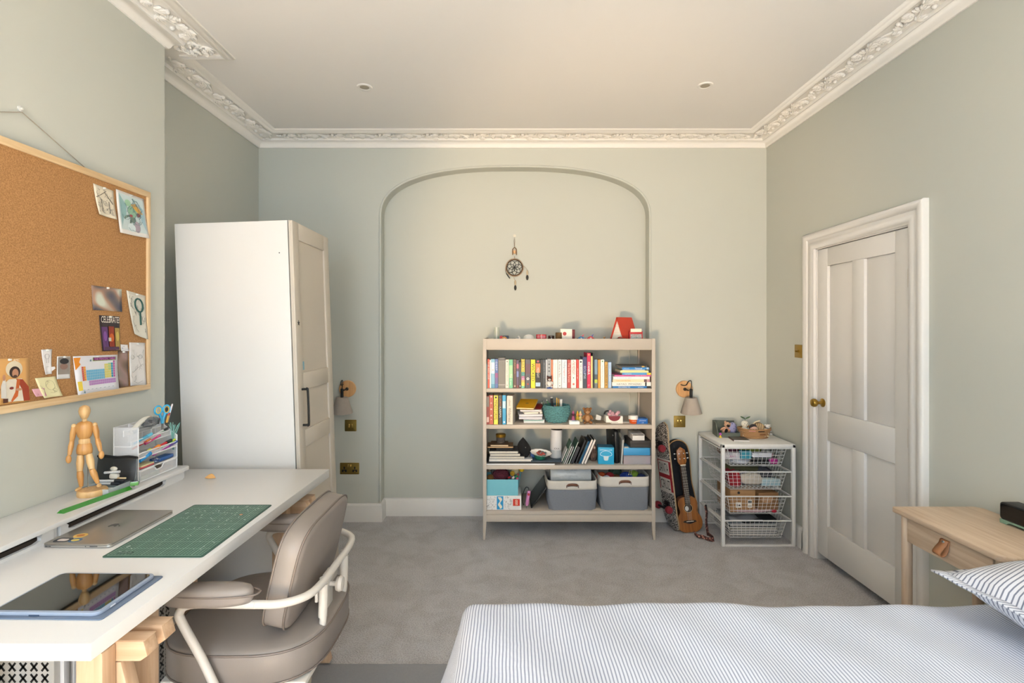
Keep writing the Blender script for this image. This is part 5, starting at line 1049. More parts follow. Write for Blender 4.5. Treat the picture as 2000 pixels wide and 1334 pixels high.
# fabric bins
def bin_(label, xc, w, zr, bulge):
    t = thing('fabric_bin', label, 'storage bin', (xc, 3.578, Z4), group='grey and cream fabric bins'); hgt = zr-Z4; d = .30; hw = w/2
    def wall(f0, f1, n=10):
        b = MB(); k = 48; vs = []; fs = []
        for i in range(n+1):
            f = f0+(f1-f0)*i/n; s = 1+bulge*math.sin(PI*min(1, f*1.3))*.6-(.06*(1-f)**3); 
            for j in range(k):
                a = 2*PI*j/k; c, s_ = math.cos(a), math.sin(a); nn = 8
                x = math.copysign(abs(c)**(2/nn), c)*hw*s; y = math.copysign(abs(s_)**(2/nn), s_)*d/2*(1-.03*(1-f))
                wr = .0035*math.sin(9*a+7*f)*(1-f)
                vs.append((x+wr*c, d/2+y+wr*s_, f*hgt))
        for i in range(n):
            for j in range(k): fs.append((i*k+j, i*k+(j+1) % k, (i+1)*k+(j+1) % k, (i+1)*k+j))
        b.add(vs, fs); return b, k
    b, k = wall(0, .70); b.f.append(tuple(range(k-1, -1, -1))); b.m.append(0)
    o = b.build('grey_lower', C('#7b808a', .95, var=.16, scale=260, bump=.25, bscale=500), t, ang=60); sm = o.modifiers.new('thick', 'SOLIDIFY'); sm.thickness = .004; sm.offset = -1
    b, k = wall(.698, 1.0, 4); o = b.build('cream_band', C('#d3cec6', .9, var=.04, bump=.1), t, ang=60); sm = o.modifiers.new('thick', 'SOLIDIFY'); sm.thickness = .006; sm.offset = -.2
    hd = MB(); hz = hgt*.85; P_ = smooth_path([(-.044, -.004, hz-.010), (-.030, -.010, hz+.003), (0, -.013, hz+.007), (.030, -.010, hz+.003), (.044, -.004, hz-.010)], 5)
    hd.add([(p.x, p.y, p.z+s) for p in P_ for s in (-.009, .009)], [(2*i, 2*i+1, 2*i+3, 2*i+2) for i in range(len(P_)-1)]); o = hd.build('handle', M_brown, t); sm = o.modifiers.new('thick', 'SOLIDIFY'); sm.thickness = .003; o['label'] = 'brown leather strap handle'
    for x in (-.036, .036): m = MB(); m.lathe([(.004, 0), (.003, .002), (.001, .0025)], 10, 0, TR((x, -.0105, hz-.005), (PI/2, 0, 0))); m.build('rivet', M_steel, o)
    return t
bin_('grey and cream fabric bin with bubble wrap roll, next to black tablet', x3(1117.5), .352, .406, .035)
bin_('grey and cream fabric bin full of coloured yarn', x3(1219.5), .352, .434, .01)
t = thing('bubble_wrap_roll', 'translucent white plastic roll with printed black lines in fabric bin', 'plastic roll', (x3(1117), 3.72, .415))
m = MB(); m.lathe([(.066, -.145), (.070, -.14), (.070, .14), (.066, .145)], 28, 0, Matrix.Rotation(PI/2, 4, 'Y')); m.build('roll', C('#c3c8cb', .25, var=.08, scale=20, bump=.25, bscale=70), t)
m = MB(); m.lathe([(.02, -.147), (.02, .147)], 16, 0, Matrix.Rotation(PI/2, 4, 'Y')); m.build('core', C('#8a8378', .8), t)
for k, txt in enumerate(('handle with care', 'recycle this wrap', 'keep away from fire')): a = math.radians(38-k*17); lettering(txt, .09-.02*(k == 1), .006, C('#4b4f52', .6, var=0), t, TR((.0, -.0712*math.cos(a), .0712*math.sin(a)), (PI/2-a, 0, 0)))
GYB = 'yarn balls in the fabric bin'
for lb, px, dy, dz, r, c in (('orange yarn ball', 1179, .10, .41, .035, '#a5471d'), ('white yarn ball', 1186, .045, .408, .028, '#cdd2da'), ('crimson yarn ball', 1194, .08, .415, .033, '#8c1f26'), ('dark green yarn ball', 1209, .16, .43, .045, '#33483a'), ('brown yarn ball', 1206, .07, .405, .032, '#5f4326'), ('royal blue yarn ball', 1226, .07, .41, .045, '#23408f'), ('lime green yarn ball', 1243, .10, .42, .036, '#7f9c34'), ('navy yarn ball', 1255, .06, .41, .034, '#24345f')):
    yarn(lb+' in the right fabric bin', (x3(px), 3.58+dy, dz), r, c, GYB)
t = thing('knitting_needles', 'pair of thin cream knitting needles resting on the yarn', 'knitting needles', (x3(1228), 3.60, .444))
for i in range(2): m = MB(); m.tube([(.014*i, 0, 0), (.05+.014*i, .14, .028)], .002, 6); m.ell((.014*i, 0, 0), (.004, .004, .004), 8, 6); m.build('needle', C('#d8cfae', .4), t)
# ================================================================ corkboard and what is pinned to it
XW = XB+.022
CBd = thing('cork_board', 'large wood-framed cork pin board hanging on the left wall', 'cork board', (XB, 1.77, 1.19))
cy0, cy1, cz0, cz1 = 1.15-1.77, 2.375-1.77, 0, .912
def cork_mat():
    m = bpy.data.materials.new('cork'); m.use_nodes = True; nt = m.node_tree; p = nt.nodes['Principled BSDF']; p.inputs['Roughness'].default_value = .95; p.inputs['Specular IOR Level'].default_value = .1
    tc = nt.nodes.new('ShaderNodeTexCoord'); v = nt.nodes.new('ShaderNodeTexVoronoi'); v.inputs['Scale'].default_value = 260; n = nt.nodes.new('ShaderNodeTexNoise'); n.inputs['Scale'].default_value = 190; n.inputs['Detail'].default_value = 4
    L = nt.links.new; L(tc.outputs['Object'], v.inputs['Vector']); L(tc.outputs['Object'], n.inputs['Vector'])
    ad = nt.nodes.new('ShaderNodeMath'); ad.operation = 'MULTIPLY_ADD'; ad.inputs[1].default_value = .5; L(v.outputs['Distance'], ad.inputs[0]); L(n.outputs['Fac'], ad.inputs[2])
    r = nt.nodes.new('ShaderNodeValToRGB'); r.color_ramp.elements[0].position = .35; r.color_ramp.elements[1].position = .95; r.color_ramp.elements[0].color = lin('#8a6440'); r.color_ramp.elements[1].color = lin('#b98c5e'); L(ad.outputs[0], r.inputs[0]); L(r.outputs[0], p.inputs['Base Color'])
    return m
m = MB(); m.box(.004, .016, cy0, cy1, cz0, cz1); m.build('cork_panel', cork_mat(), CBd, smooth=False)
fw = .026; M_fr = wood('#d2b083', '#e6cba2', 'Y'); M_frz = wood('#d2b083', '#e6cba2', 'Z')
for a in ((cy0, cy1, cz0, cz0+fw), (cy0, cy1, cz1-fw, cz1)): m = MB(); m.box(.002, .024, *a); m.build('frame_rail', M_fr, CBd, bevel=.002)
for a in ((cy0, cy0+fw*.8, cz0+fw, cz1-fw), (cy1-fw*.8, cy1, cz0+fw, cz1-fw)): m = MB(); m.box(.002, .024, *a); m.build('frame_rail', M_frz, CBd, bevel=.002)
hk = (.008, 1.762-1.77, 2.215-1.19)
m = MB(); m.tube([(.006, cy1-.33, cz1-.002), hk, (.006, cy0+.33, cz1-.002)], .0018, 6); m.build('hanging_cord', C('#a39a8c', .8), CBd)
m = MB(); m.lathe([(.010, 0), (.010, .004), (.004, .006), (.003, .012), (.001, .012)], 14, 0, TR((0, hk[1], hk[2]+.012), (0, PI/2, 0))); m.build('wall_hook', C('#cfcfca', .4), CBd)
def wp_(px, py, X=XW): Y = -X*F/(CX-px); return Vector((X, Y, H-(py-CY)*Y/F))
def sheet(name, label, cat, corners, col, lift=.0, curl=.006, group='papers pinned to the cork board', rough=.8, pin=True, th=.0006, zo=0):
    """corners (photo px, clockwise from top-left) of a sheet pinned flat on the board"""
    P = [wp_(x, y, XB+.0166+.0008*zo) for x, y in corners]
    t = thing(name, label, cat, tuple((P[0]+P[1]+P[2]+P[3])/4), group=group); o0 = t.location.copy()
    def q(u, v, off=0.0):
        a = P[0].lerp(P[1], u); b = P[3].lerp(P[2], u); p = a.lerp(b, v)-o0
        return Vector((p.x+.0012+off+curl*(v**2)*(.4+.6*abs(2*u-1)), p.y, p.z))
    m = MB(); m.grid(lambda u, v: q(u, v), 8, 8); o = m.build('sheet', C(col, rough, var=.03, scale=20), t, ang=180, fix=False)
    sm = o.modifiers.new('thick', 'SOLIDIFY'); sm.thickness = th; sm.offset = 1
    if pin:
        p = q(.5, .03); m = MB(); m.lathe([(.0035, 0), (.0045, .002), (.003, .005), (.0035, .008), (.001, .009)], 10, 0, TR((p.x, p.y, p.z), (0, PI/2, 0))); m.build('push_pin', C('#d9d9d4', .3), t)
    return t, q
def patch(t, q, poly, col, off=.0010, nm='printed_shape'):
    m = MB(); k = len(poly); cu = sum(p[0] for p in poly)/k; cv = sum(p[1] for p in poly)/k
    m.add([q(u, v, off) for u, v in poly]+[q(cu, cv, off)], [(i, (i+1) % k, k) for i in range(k)]); return m.build(nm, C(col, .8, var=.08, scale=60), t, smooth=False, fix=False)
def rect(a, b, c, d): return [(a+(c-a)*i/3, b) for i in range(4)]+[(c, d-(d-b)*(3-i)/3) for i in range(1, 4)]+[(c-(c-a)*i/3, d) for i in range(1, 4)]+[(a, d-(d-b)*i/3) for i in (1, 2)]
def oval(cu, cv, ru, rv, n=14): return [(cu+ru*math.cos(2*PI*i/n), cv+rv*math.sin(2*PI*i/n)) for i in range(n)]
def strokes(t, q, lines, col, w=.0010, nm='pencil_lines', off=.0008):
    m = MB()
    for ln in lines: m.tube([q(u, v, off) for u, v in ln], w, 4)
    return m.build(nm, C(col, .8, var=0), t, smooth=False)
rng = random.Random(11)
def scrib(n, a=.1, b=.9, c=.1, d=.9, k=5, s=.12):
    out = []
    for _ in range(n):
        u, v = rng.uniform(a, b), rng.uniform(c, d); ln = [(u, v)]
        for _ in range(k): u = min(b, max(a, u+rng.uniform(-s, s))); v = min(d, max(c, v+rng.uniform(-s, s))); ln.append((u, v))
        out.append(ln)
    return out
t, q = sheet('pencil_drawing', 'curled cream paper with pencil sketch of a rooftop', 'drawing', [(181.5, 358), (221, 373), (223, 429), (188, 418)], '#dcd3bf', curl=.012)
strokes(t, q, [[(.06, .42), (.3, .3), (.6, .12)], [(.5, .16), (.7, .32), (.9, .5)], [(.3, .45), (.3, .85)], [(.7, .45), (.7, .85)]], '#6d675c', .0014); strokes(t, q, scrib(26), '#9d968a', .0006)
t, q = sheet('colour_drawing', 'pinned paper with loose teal and orange coloured-pencil drawing', 'drawing', [(226, 369), (280, 389), (287.6, 466), (230, 454)], '#dfdcd8', curl=.010)
for poly, c in ((rect(.06, .06, .94, .9), '#c3d2d3'), ([(.08, .08), (.3, .3), (.25, .8), (.1, .88)], '#8fb3b4'), ([(.75, .2), (.92, .3), (.94, .85), (.8, .6)], '#98b6c0'), (oval(.42, .62, .22, .10), '#6d7f74'), (oval(.5, .42, .17, .14), '#8fb59a'), ([(.45, .26), (.65, .2), (.88, .42), (.72, .44)], '#d7a652'), (oval(.36, .24, .11, .08), '#9cc3a4'), (oval(.62, .78, .10, .14), '#a69aa5'), (oval(.42, .82, .14, .10), '#cfdde0'), (oval(.70, .47, .07, .05), '#8a4a46'), (oval(.44, .53, .06, .03), '#a5545c')): patch(t, q, poly, c, .0010+.0002*len(t.children))
strokes(t, q, scrib(16), '#5f7f84', .0007, off=.0042)
def blurmat(cols):
    m = bpy.data.materials.new('blurred_print'); m.use_nodes = True; nt = m.node_tree; p = nt.nodes['Principled BSDF']; p.inputs['Roughness'].default_value = .4
    tc = nt.nodes.new('ShaderNodeTexCoord'); n = nt.nodes.new('ShaderNodeTexNoise'); n.inputs['Scale'].default_value = 13; n.inputs['Detail'].default_value = 0
    r = nt.nodes.new('ShaderNodeValToRGB'); e = r.color_ramp.elements; e[0].position = .3; e[1].position = .7; e[0].color = lin(cols[0]); e[1].color = lin(cols[-1])
    for i, c in enumerate(cols[1:-1]): x = e.new(.3+.4*(i+1)/(len(cols)-1)); x.color = lin(c)
    nt.links.new(tc.outputs['Object'], n.inputs['Vector']); nt.links.new(n.outputs['Fac'], r.inputs[0]); nt.links.new(r.outputs[0], p.inputs['Base Color']); return m
t, q = sheet('photo_print', 'blurred blue and brown photo print above the dark poster', 'photo', [(178, 557), (237, 565), (237, 609), (180, 605)], '#7d7378', curl=.003, rough=.4)
next(c_ for c_ in t.children if c_.name.startswith('sheet')).data.materials[0] = blurmat(['#3e4158', '#6b625f', '#a8826c', '#c9cfc0'])
t, q = sheet('dark_poster', 'small dark party poster lettered CELEBRATE with purple and orange shapes', 'poster', [(193, 615.6), (233, 618), (233.5, 685), (198, 686)], '#2a1a1c', curl=.004, rough=.4)
for poly, c in ((rect(.05, .32, .36, .98), '#5d3a6b'), (rect(.40, .30, .68, .98), '#8f3a26'), (rect(.72, .34, .96, .98), '#a58a4a'), (oval(.54, .62, .12, .12), '#c4602a'), (oval(.2, .58, .09, .14), '#7c4f93'), (oval(.84, .58, .08, .14), '#c2ac5c'), (rect(.36, .62, .5, .72), '#cfc9b4'), (rect(.1, .88, .9, .97), '#54384f')): patch(t, q, poly, c, .0010+.0002*len(t.children))
def letter_on(t, q, txt, col, u, v, w, h):
    c = q(u, v, .0028); ex = (q(min(1, u+.05), v, .0028)-q(max(0, u-.05), v, .0028)).normalized(); ey = (q(u, max(0, v-.05), .0028)-q(u, v+.05, .0028)); ey = (ey-ex*ey.dot(ex)).normalized(); ez = ex.cross(ey)
    M = Matrix(((ex.x, ey.x, ez.x, c.x), (ex.y, ey.y, ez.y, c.y), (ex.z, ey.z, ez.z, c.z), (0, 0, 0, 1)))
    lettering(txt, w, h, C(col, .6, var=0), t, M)
wq = lambda q: (q(1, .5)-q(0, .5)).length
letter_on(t, q, 'CELEBRATE!', '#efe6d6', .5, .11, wq(q)*.94, .026); letter_on(t, q, "LET'S", '#efe6d6', .55, .03, wq(q)*.2, .008)
t, q = sheet('cutout_art', 'long torn paper strip painted with dark green loop and stem', 'drawing', [(246.5, 567), (283.6, 578), (284.5, 663), (258, 652)], '#d5d1c4', curl=.010)
strokes(t, q, [[(.58+.22*math.cos(a), .27+.15*math.sin(a)) for a in [2*PI*i/20 for i in range(21)]], [(.62, .42), (.62, .52), (.6, .72)]], '#2e554f', .0042, 'paint_stroke', .0014); strokes(t, q, scrib(18), '#8f8d86', .0006)
t, q = sheet('small_note', 'tiny white scrap of paper above the brown photo strip', 'note', [(235, 672.6), (249, 673.5), (249.5, 685.5), (235, 685.5)], '#e3e1e2', curl=.004, pin=False, zo=1)
strokes(t, q, scrib(5), '#9797b0', .0005)
t, q = sheet('photo_strip', 'narrow blurred brown strip of booth photos', 'photo', [(230, 686), (249, 685), (249.5, 754), (231, 757)], '#7b6358', curl=.003, rough=.4)
next(c_ for c_ in t.children if c_.name.startswith('sheet')).data.materials[0] = blurmat(['#4f3d34', '#77604f', '#9a7d78', '#8a7a70'])
t, q = sheet('face_sketch', 'tall white paper with faint pencil portrait at the board corner', 'drawing', [(252, 668.7), (283, 669.6), (282, 751.6), (251, 753.5)], '#dcd8d5', curl=.008)
strokes(t, q, [[(.2+.1*math.cos(a), .34+.05*math.sin(a)) for a in [2*PI*i/10 for i in range(11)]], [(.68+.1*math.cos(a), .33+.05*math.sin(a)) for a in [2*PI*i/10 for i in range(11)]], [(.2, .7), (.5, .6), (.85, .5)], [(.25, .9), (.5, .95), (.8, .9)]], '#a3a09c', .0007); strokes(t, q, scrib(10), '#b0ada8', .0005)
t, q = sheet('periodic_table', 'spiral-torn white sheet printed with a colourful periodic table', 'chart', [(142, 696), (229, 692.7), (228.5, 759), (148, 772)], '#dddce2', curl=.008)
patch(t, q, [(0, .04), (.15, .04), (.11, .16), (.14, .22), (.02, .36)], '#e8912c'); patch(t, q, rect(.03, .66, .13, .9), '#ecd050')
patch(t, q, rect(.41, .05, .95, .15), '#86a83f'); patch(t, q, rect(.42, .055, .94, .135), '#6d2a62', .0013)
letter_on(t, q, 'THE PERIODIC TABLE', '#d98bc8', .68, .096, wq(q)*.5, .011)
cell = MB
def cells(u0, u1, v0, v1, nu, nv, col):
    m = MB()
    for i in range(nu):
        for j in range(nv):
            a = u0+(u1-u0)*i/nu; b = u0+(u1-u0)*(i+.9)/nu; c = v0+(v1-v0)*j/nv; d = v0+(v1-v0)*(j+.9)/nv
            m.add([q(a, c, .0011), q(b, c, .0011), q(b, d, .0011), q(a, d, .0011)], [(0, 1, 2, 3)])
    o = m.build('table_cells', C(col, .8, var=.1, scale=200), t, smooth=False, fix=False); o['kind'] = 'stuff'
cells(.15, .195, .28, .66, 1, 7, '#cf5c45'); cells(.195, .24, .28, .66, 1, 6, '#e39a34'); cells(.25, .67, .38, .66, 10, 4, '#6fb3d3'); cells(.67, .83, .24, .64, 4, 6, '#d9cf72'); cells(.76, .83, .22, .44, 2, 3, '#9cc79c'); cells(.83, .875, .22, .64, 1, 6, '#3a95b8'); cells(.88, .925, .16, .64, 1, 7, '#bb62a0'); cells(.29, .93, .67, .80, 14, 2, '#b685c0')
strokes(t, q, [[(.14+.1*i, .90), (.17+.1*i, .895)] for i in range(8)]+[[(.16+.02*math.cos(k*2.5), .95+.03*math.sin(k*2.5)) for k in range(6)], [(.36+.02*math.cos(k*2.5), .13+.03*math.sin(k*2.5)) for k in range(6)]], '#6a8a92', .0009, 'print_lines')
for k in range(15): pass
t, q = sheet('figure_poster', 'postcard print of a robed figure before a glowing orange background', 'poster', [(-28, 701), (57, 699), (56, 784), (-28, 794)], '#dba765', curl=.003, rough=.45)
for poly, c in ((oval(.62, .24, .20, .18, 20), '#d9cdb4'), ([(.42, .95), (.38, .55), (.5, .46), (.80, .46), (.9, .6), (.92, .97)], '#d8d0bf'), ([(.66, .46), (.82, .48), (.97, .66), (.99, .97), (.84, .97), (.80, .7)], '#9a3d24'), ([(.68, .47), (.76, .47), (.70, .85), (.55, .98), (.52, .97), (.64, .75)], '#c4622c'), (oval(.63, .31, .13, .13, 18), '#3a2a24'), (oval(.64, .335, .078, .10, 16), '#b58468'), (oval(.635, .405, .05, .035, 12), '#4a342b'), (oval(.55, .66, .05, .03), '#8a3a30'), (oval(.72, .70, .08, .03), '#b98a6c'), ([(.30, .86), (.30, .60), (.36, .44), (.40, .44), (.42, .62), (.42, .88)], '#d3d0ca'), (oval(.37, .42, .035, .07), '#b98a6c'), (rect(.34, .88, .46, .97), '#5a3326')): patch(t, q, poly, c, .0010+.0002*len(t.children))
letter_on(t, q, 'AMC', '#f1e6cf', .66, .04, .022, .008)
t, q = sheet('cutout_sketch', 'white paper cut-out of a pencilled long face shape', 'drawing', [(80, 683), (101, 682), (97, 730), (85, 732)], '#dfdcdc', curl=.007)
patch(t, q, [(.9, .72), (1.35, .72), (1.45, .80), (1.0, .9)], '#dfdcdc', .0004, 'paper_tab'); strokes(t, q, [[(.5+.25*math.cos(a), .28+.1*math.sin(a)) for a in [2*PI*i/12 for i in range(13)]], [(.3, .7), (.7, .7)], [(.3, .2), (.4, .55)], [(.7, .2), (.65, .55)]], '#a9a6a8', .0006)
t, q = sheet('instant_photo', 'small instant photo with white border and blurred dark top', 'photo', [(111, 696), (137, 696), (135, 739), (109, 740.6)], '#d8d7d6', curl=.003, rough=.4)
patch(t, q, rect(.06, .04, .95, .80), '#8f8780'); patch(t, q, oval(.52, .22, .34, .13), '#2b2a2c', .0014); patch(t, q, oval(.5, .45, .3, .14), '#8a6d62', .0014)
t, q = sheet('yellow_note', 'pale yellow sticky note with faint pencil face', 'note', [(67.7, 738.8), (108, 735), (117, 773), (81, 778)], '#e3dcb0', curl=.010, pin=False)
strokes(t, q, [[(.6+.22*math.cos(a), .4+.25*math.sin(a)) for a in [2*PI*i/14 for i in range(15)]], [(.5, .75), (.65, .8), (.8, .74)]]+scrib(4), '#b5ae8c', .0006)
t, q = sheet('pink_note', 'small pink sticky note overlapping the yellow note', 'note', [(62, 760), (86, 758), (88, 773), (67, 775)], '#dfa9b5', curl=.006, pin=False, zo=3)
strokes(t, q, scrib(3), '#c48a99', .0005)
# ================================================================ on the desk
def flat_on(px, py, z): return onz(px, py, z)
# cutting mat
t = thing('cutting_mat', 'worn green gridded cutting mat on the desk', 'cutting mat', (-1.057, 1.745, DZt+.0004))
m = MB(); m.prism(rrect(.300, .452, .008), 0, .0025); m.build('mat', C('#365a4e', .6, var=.25, scale=14), t, bevel=.0006)
m = MB()
for i in range(29): x = -.14+.01*i; w = .0004 if i % 5 else .0009; m.box(x-w, x+w, -.215, .215, .0025, .0027)
for j in range(44): y = -.215+.01*j; w = .0004 if j % 5 else .0009; m.box(-.14, .14, y-w, y+w, .0025, .0027)
o = m.build('grid_lines', C('#94b5a5', .6, var=0), t, smooth=False); o['kind'] = 'stuff'
m = MB(); rng = random.Random(2)
for i in range(130): x, y = rng.uniform(-.13, .13), rng.choice([rng.uniform(.05, .21), rng.uniform(-.2, .2)]); a = rng.uniform(0, 3); l = rng.uniform(.002, .007); m.tube([(x, y, .0028), (x+l*math.cos(a), y+l*math.sin(a), .0028)], rng.uniform(.0004, .0010), 4)
o = m.build('paint_marks', C('#c7d2cd', .7, var=.1), t, smooth=False); o['kind'] = 'stuff'
m = MB(); m.ell((.085, .12, .0027), (.006, .006, .0005), 10, 4); m.build('orange_spot', C('#d98f6a', .7), t)
m = MB(); m.box(-.12, -.075, -.205, -.19, .0026, .0028); m.build('maker_panel', C('#2c5146', .6), t); lettering('cutting mat', .036, .006, C('#bcd0c6', .6, var=0), t, TR((-.098, -.1975, .0030)))
# laptop
t = thing('laptop', 'closed silver laptop with stickers and dark logo on the desk', 'laptop', (-1.336, 1.735, DZt+.0004), (0, 0, math.radians(-.5)))
M_al = C('#aaa59c', .32, .75, var=.01)
m = MB(); m.prism(rrect(.212, .300, .011, 6), .0015, .0085); m.build('base', C('#b4b2ae', .32, .75, var=.01), t, bevel=.001)
m = MB(); m.prism(rrect(.212, .300, .011, 6), .0092, .0130); lid = m.build('lid', M_al, t, bevel=.0012)
m = MB(); m.box(-.1055, .1055, -.140, .140, .0083, .0094); m.build('gap_shadow', C('#3c3b39', .6), t)
def silh(pts, z0=.0131): b = MB(); b.prism(pts, z0, z0+.0003); return b
ap_ = []
for i in range(28):
    a = 2*PI*i/28; r = .016*(1+.06*math.cos(2*a))-(.003 if abs(a-PI/2) < .35 else 0)-(.0022 if abs(a-1.5*PI) < .3 else 0)
    x, y = r*math.cos(a)*.92, r*math.sin(a)
    if x > .0095 and abs(y-.002) < .008: x = .0095-.004*math.cos((y-.002)/.008*PI/2)
    ap_.append((x, y))
b = silh(ap_); b.prism([(.001, .0175), (.006, .021), (.0075, .0265), (.002, .0235)], .0131, .0134); R90 = Matrix.Rotation(-PI/2, 4, 'Z'); b.v = [tuple(R90 @ Vector(v)) for v in b.v]
o = b.build('logo', C('#6f6a64', .2, .6, var=0), lid, smooth=False)
for lb, x, y, poly, c1, c2 in (('round yellow sticker', -.040, -.085, oval(0, 0, .020, .018), '#d9b45a', '#b3713a'), ('black and white rounded sticker', -.066, -.120, rrect(.05, .034, .012), '#3b3c40', '#d9cfcb'), ('round blue sticker', -.026, -.122, oval(0, 0, .019, .017), '#4f7191', '#d6c15c')):
    m = MB(); m.prism(poly, .0130, .0133, 0, TR((x, y, 0))); s_ = m.build('sticker', C(c1, .4), lid, smooth=False); m = MB(); m.prism([(p[0]*.62, p[1]*.5) for p in poly], .0133, .0135, 0, TR((x, y, 0))); m.build('sticker_print', C(c2, .4, var=.3, scale=150), s_, smooth=False)
m = MB()
for x, w in ((-.092, .004), (-.082, .004), (.03, .0015), (.055, .012)): m.box(x-w, x+w, -.1505, -.1499, .0045, .0065)
m.build('side_ports', M_black, t, smooth=False)
# tablet in a blue folding case
t = thing('tablet', 'tablet with dark glossy screen in a pale blue folio case', 'tablet', (-1.085, 1.300, DZt+.0004), (0, 0, math.radians(-1)))
M_bl = C('#6a7a92', .55, var=.04); M_bl2 = C('#929fb4', .5, var=.03)
m = MB(); m.prism(rrect(.282, .212, .008), 0, .0028); m.build('folio_cover', M_bl, t, bevel=.001)
m = MB(); m.prism(rrect(.262, .196, .018, 6), .0032, .0125, 0, TR((-.006, 0.002, 0))); m.build('case_shell', M_bl2, t, bevel=.0025)
m = MB(); m.prism(rrect(.246, .180, .012, 6), .0126, .0133, 0, TR((-.006, .002, 0))); m.build('screen', C('#0b0b0c', .03, spec=.8, coat=.6, var=0), t)
m = MB(); m.box(.1245, .1262, -.06, -.045, .006, .009); m.build('volume_button', C('#dfe5ee', .3), t); m = MB(); m.box(-.04, -.016, -.0975, -.0955, .0035, .0065); m.build('port_notch', C('#3a4a63', .6), t)
# orange peel
t = thing('fruit_peel', 'small curled piece of orange peel on the desk', 'orange peel', (-1.352, 2.325, DZt))
m = MB(); m.grid(lambda u, v: ((u-.5)*.05, .010*math.sin(PI*u)*(2*v-1), .003+.016*math.sin(PI*u)*(v)), 12, 6); o = m.build('peel', C('#d9a869', .6, var=.15), t, ang=180); sm = o.modifiers.new('thick', 'SOLIDIFY'); sm.thickness = .003
# ================================================================ on the riser
ZR = DZt+RH
# wooden artist's mannequin
t = thing('artist_mannequin', 'jointed wooden artist mannequin standing on a round base', 'mannequin', (-1.600, 1.935, ZR))
t.rotation_euler = (0, 0, math.radians(28))
M_mw = wood('#b67c3f', '#d9a362', 'Z', .4); M_mw2 = wood('#c79a63', '#e6c28c', 'Z', .4)
def seg(nm, pts, rr, mat=M_mw, flat=1.0, par=None): m = MB(); m.tube(smooth_path(pts, 4) if len(pts) > 2 else pts, rr if not isinstance(rr, list) else (lambda k: [rr[min(len(rr)-1, int(i*(len(rr)-1)/(k-1)))]+(rr[min(len(rr)-1, int(i*(len(rr)-1)/(k-1))+1)]-rr[min(len(rr)-1, int(i*(len(rr)-1)/(k-1)))])*((i*(len(rr)-1)/(k-1)) % 1) for i in range(k)])((len(pts)-1)*4+1 if len(pts) > 2 else 2), 14, flat=flat); return m.build(nm, mat, par or t, ang=70)
m = MB(); m.lathe([(.045, 0), (.047, .003), (.047, .018), (.044, .022), (.001, .022)], 32, 0, FB((.0265, -.0141, 0))); m.build('base', M_mw2, t)
m = MB(); m.tube([(.008, .012, .022), (.008, .012, .158)], .0016, 8); m.build('support_rod', M_steel, t)
S = lambda nm, prof, mat=M_mw, c=(0, 0, 0), sx=1, sy=1, rot=(0, 0, 0): (lambda mm: mm.build(nm, mat, t, ang=60))(MB().lathe(prof, 18, 0, TR(c, rot) @ Matrix.Diagonal((sx, sy, 1, 1))))
S('pelvis', [(.010, .150), (.023, .156), (.024, .170), (.021, .188), (.018, .194)], sx=1.05, sy=.75)
S('waist', [(.017, .194), (.0185, .200), (.018, .208), (.016, .212)], M_mw2, sx=1.0, sy=.75)
S('chest', [(.015, .212), (.021, .222), (.026, .245), (.026, .262), (.020, .272), (.009, .278)], sx=1.05, sy=.72)
S('neck', [(.008, .276), (.007, .290)], M_mw2)
hd = S('head', [(.004, .284), (.011, .290), (.017, .306), (.0185, .318), (.015, .331), (.006, .337), (.001, .338)], M_mw2, sy=1.12)
for s, sh, el, ha in ((-1, (-.031, 0, .262), (-.038, .004, .205), (-.043, -.008, .155)), (1, (.031, 0, .262), (.038, .002, .208), (.050, -.010, .160))):
    m = MB(); m.ell(sh, (.0085, .0085, .0085), 12, 8); m.build('shoulder_joint', M_mw2, t)
    seg('upper_arm', [Vector(sh), Vector(sh).lerp(Vector(el), .5), Vector(el)], [.0075, .010, .007]); seg('forearm', [Vector(el), Vector(el).lerp(Vector(ha), .4), Vector(ha)], [.007, .009, .0055])
    d = (Vector(ha)-Vector(el)).normalized(); m = MB(); m.ell(Vector(ha)+d*.014, (.009, .007, .016), 12, 8); m.build('hand', M_mw, t)
for s, hp, kn_, an_ in ((-1, (-.012, 0, .152), (-.013, -.004, .092), (-.010, .002, .032)), (1, (.013, 0, .152), (.024, -.010, .096), (.042, -.010, .040))):
    seg('thigh', [Vector(hp), Vector(hp).lerp(Vector(kn_), .5), Vector(kn_)], [.010, .0125, .009], M_mw2); seg('shin', [Vector(kn_), Vector(kn_).lerp(Vector(an_), .35), Vector(an_)], [.009, .011, .006])
    m = MB(); m.ell(Vector(an_)+Vector((.006*s, -.012, -.006)), (.008, .021, .0065), 12, 8, rot=Euler((0, 0, .2*s)).to_matrix()); m.build('foot', M_mw2, t)
# green scale ruler and clear ruler
for nm, lb, c, p0, p1, w, zz_ in (('green_ruler', 'translucent green triangular ruler along the riser edge', '#3f9b34', (-1.505, 1.735), (-1.466, 2.00), .028, .004),):
    a = Vector(p0); b_ = Vector(p1); an = math.atan2(b_.y-a.y, b_.x-a.x); L = (b_-a).length
    t = thing(nm, lb, 'ruler', (a.x, a.y, ZR), (0, 0, an)); m = MB(); m.prism([(0, 0), (w, 0), (w*.5, .012)], 0, L, 0, Matrix(((0, 0, 1, 0), (1, 0, 0, 0), (0, 1, 0, 0), (0, 0, 0, 1)))); m.build('ruler_body', C(c, .15, trans=.35, var=.03), t)
    m = MB()
    for k in range(int(L/.006)): m.box(.006+k*.006, .0064+k*.006, .001, .006 if k % 5 else .010, .0008, .0011)
    o = m.build('scale_marks', C('#cfe3bf', .5, var=0), t); o['kind'] = 'stuff'
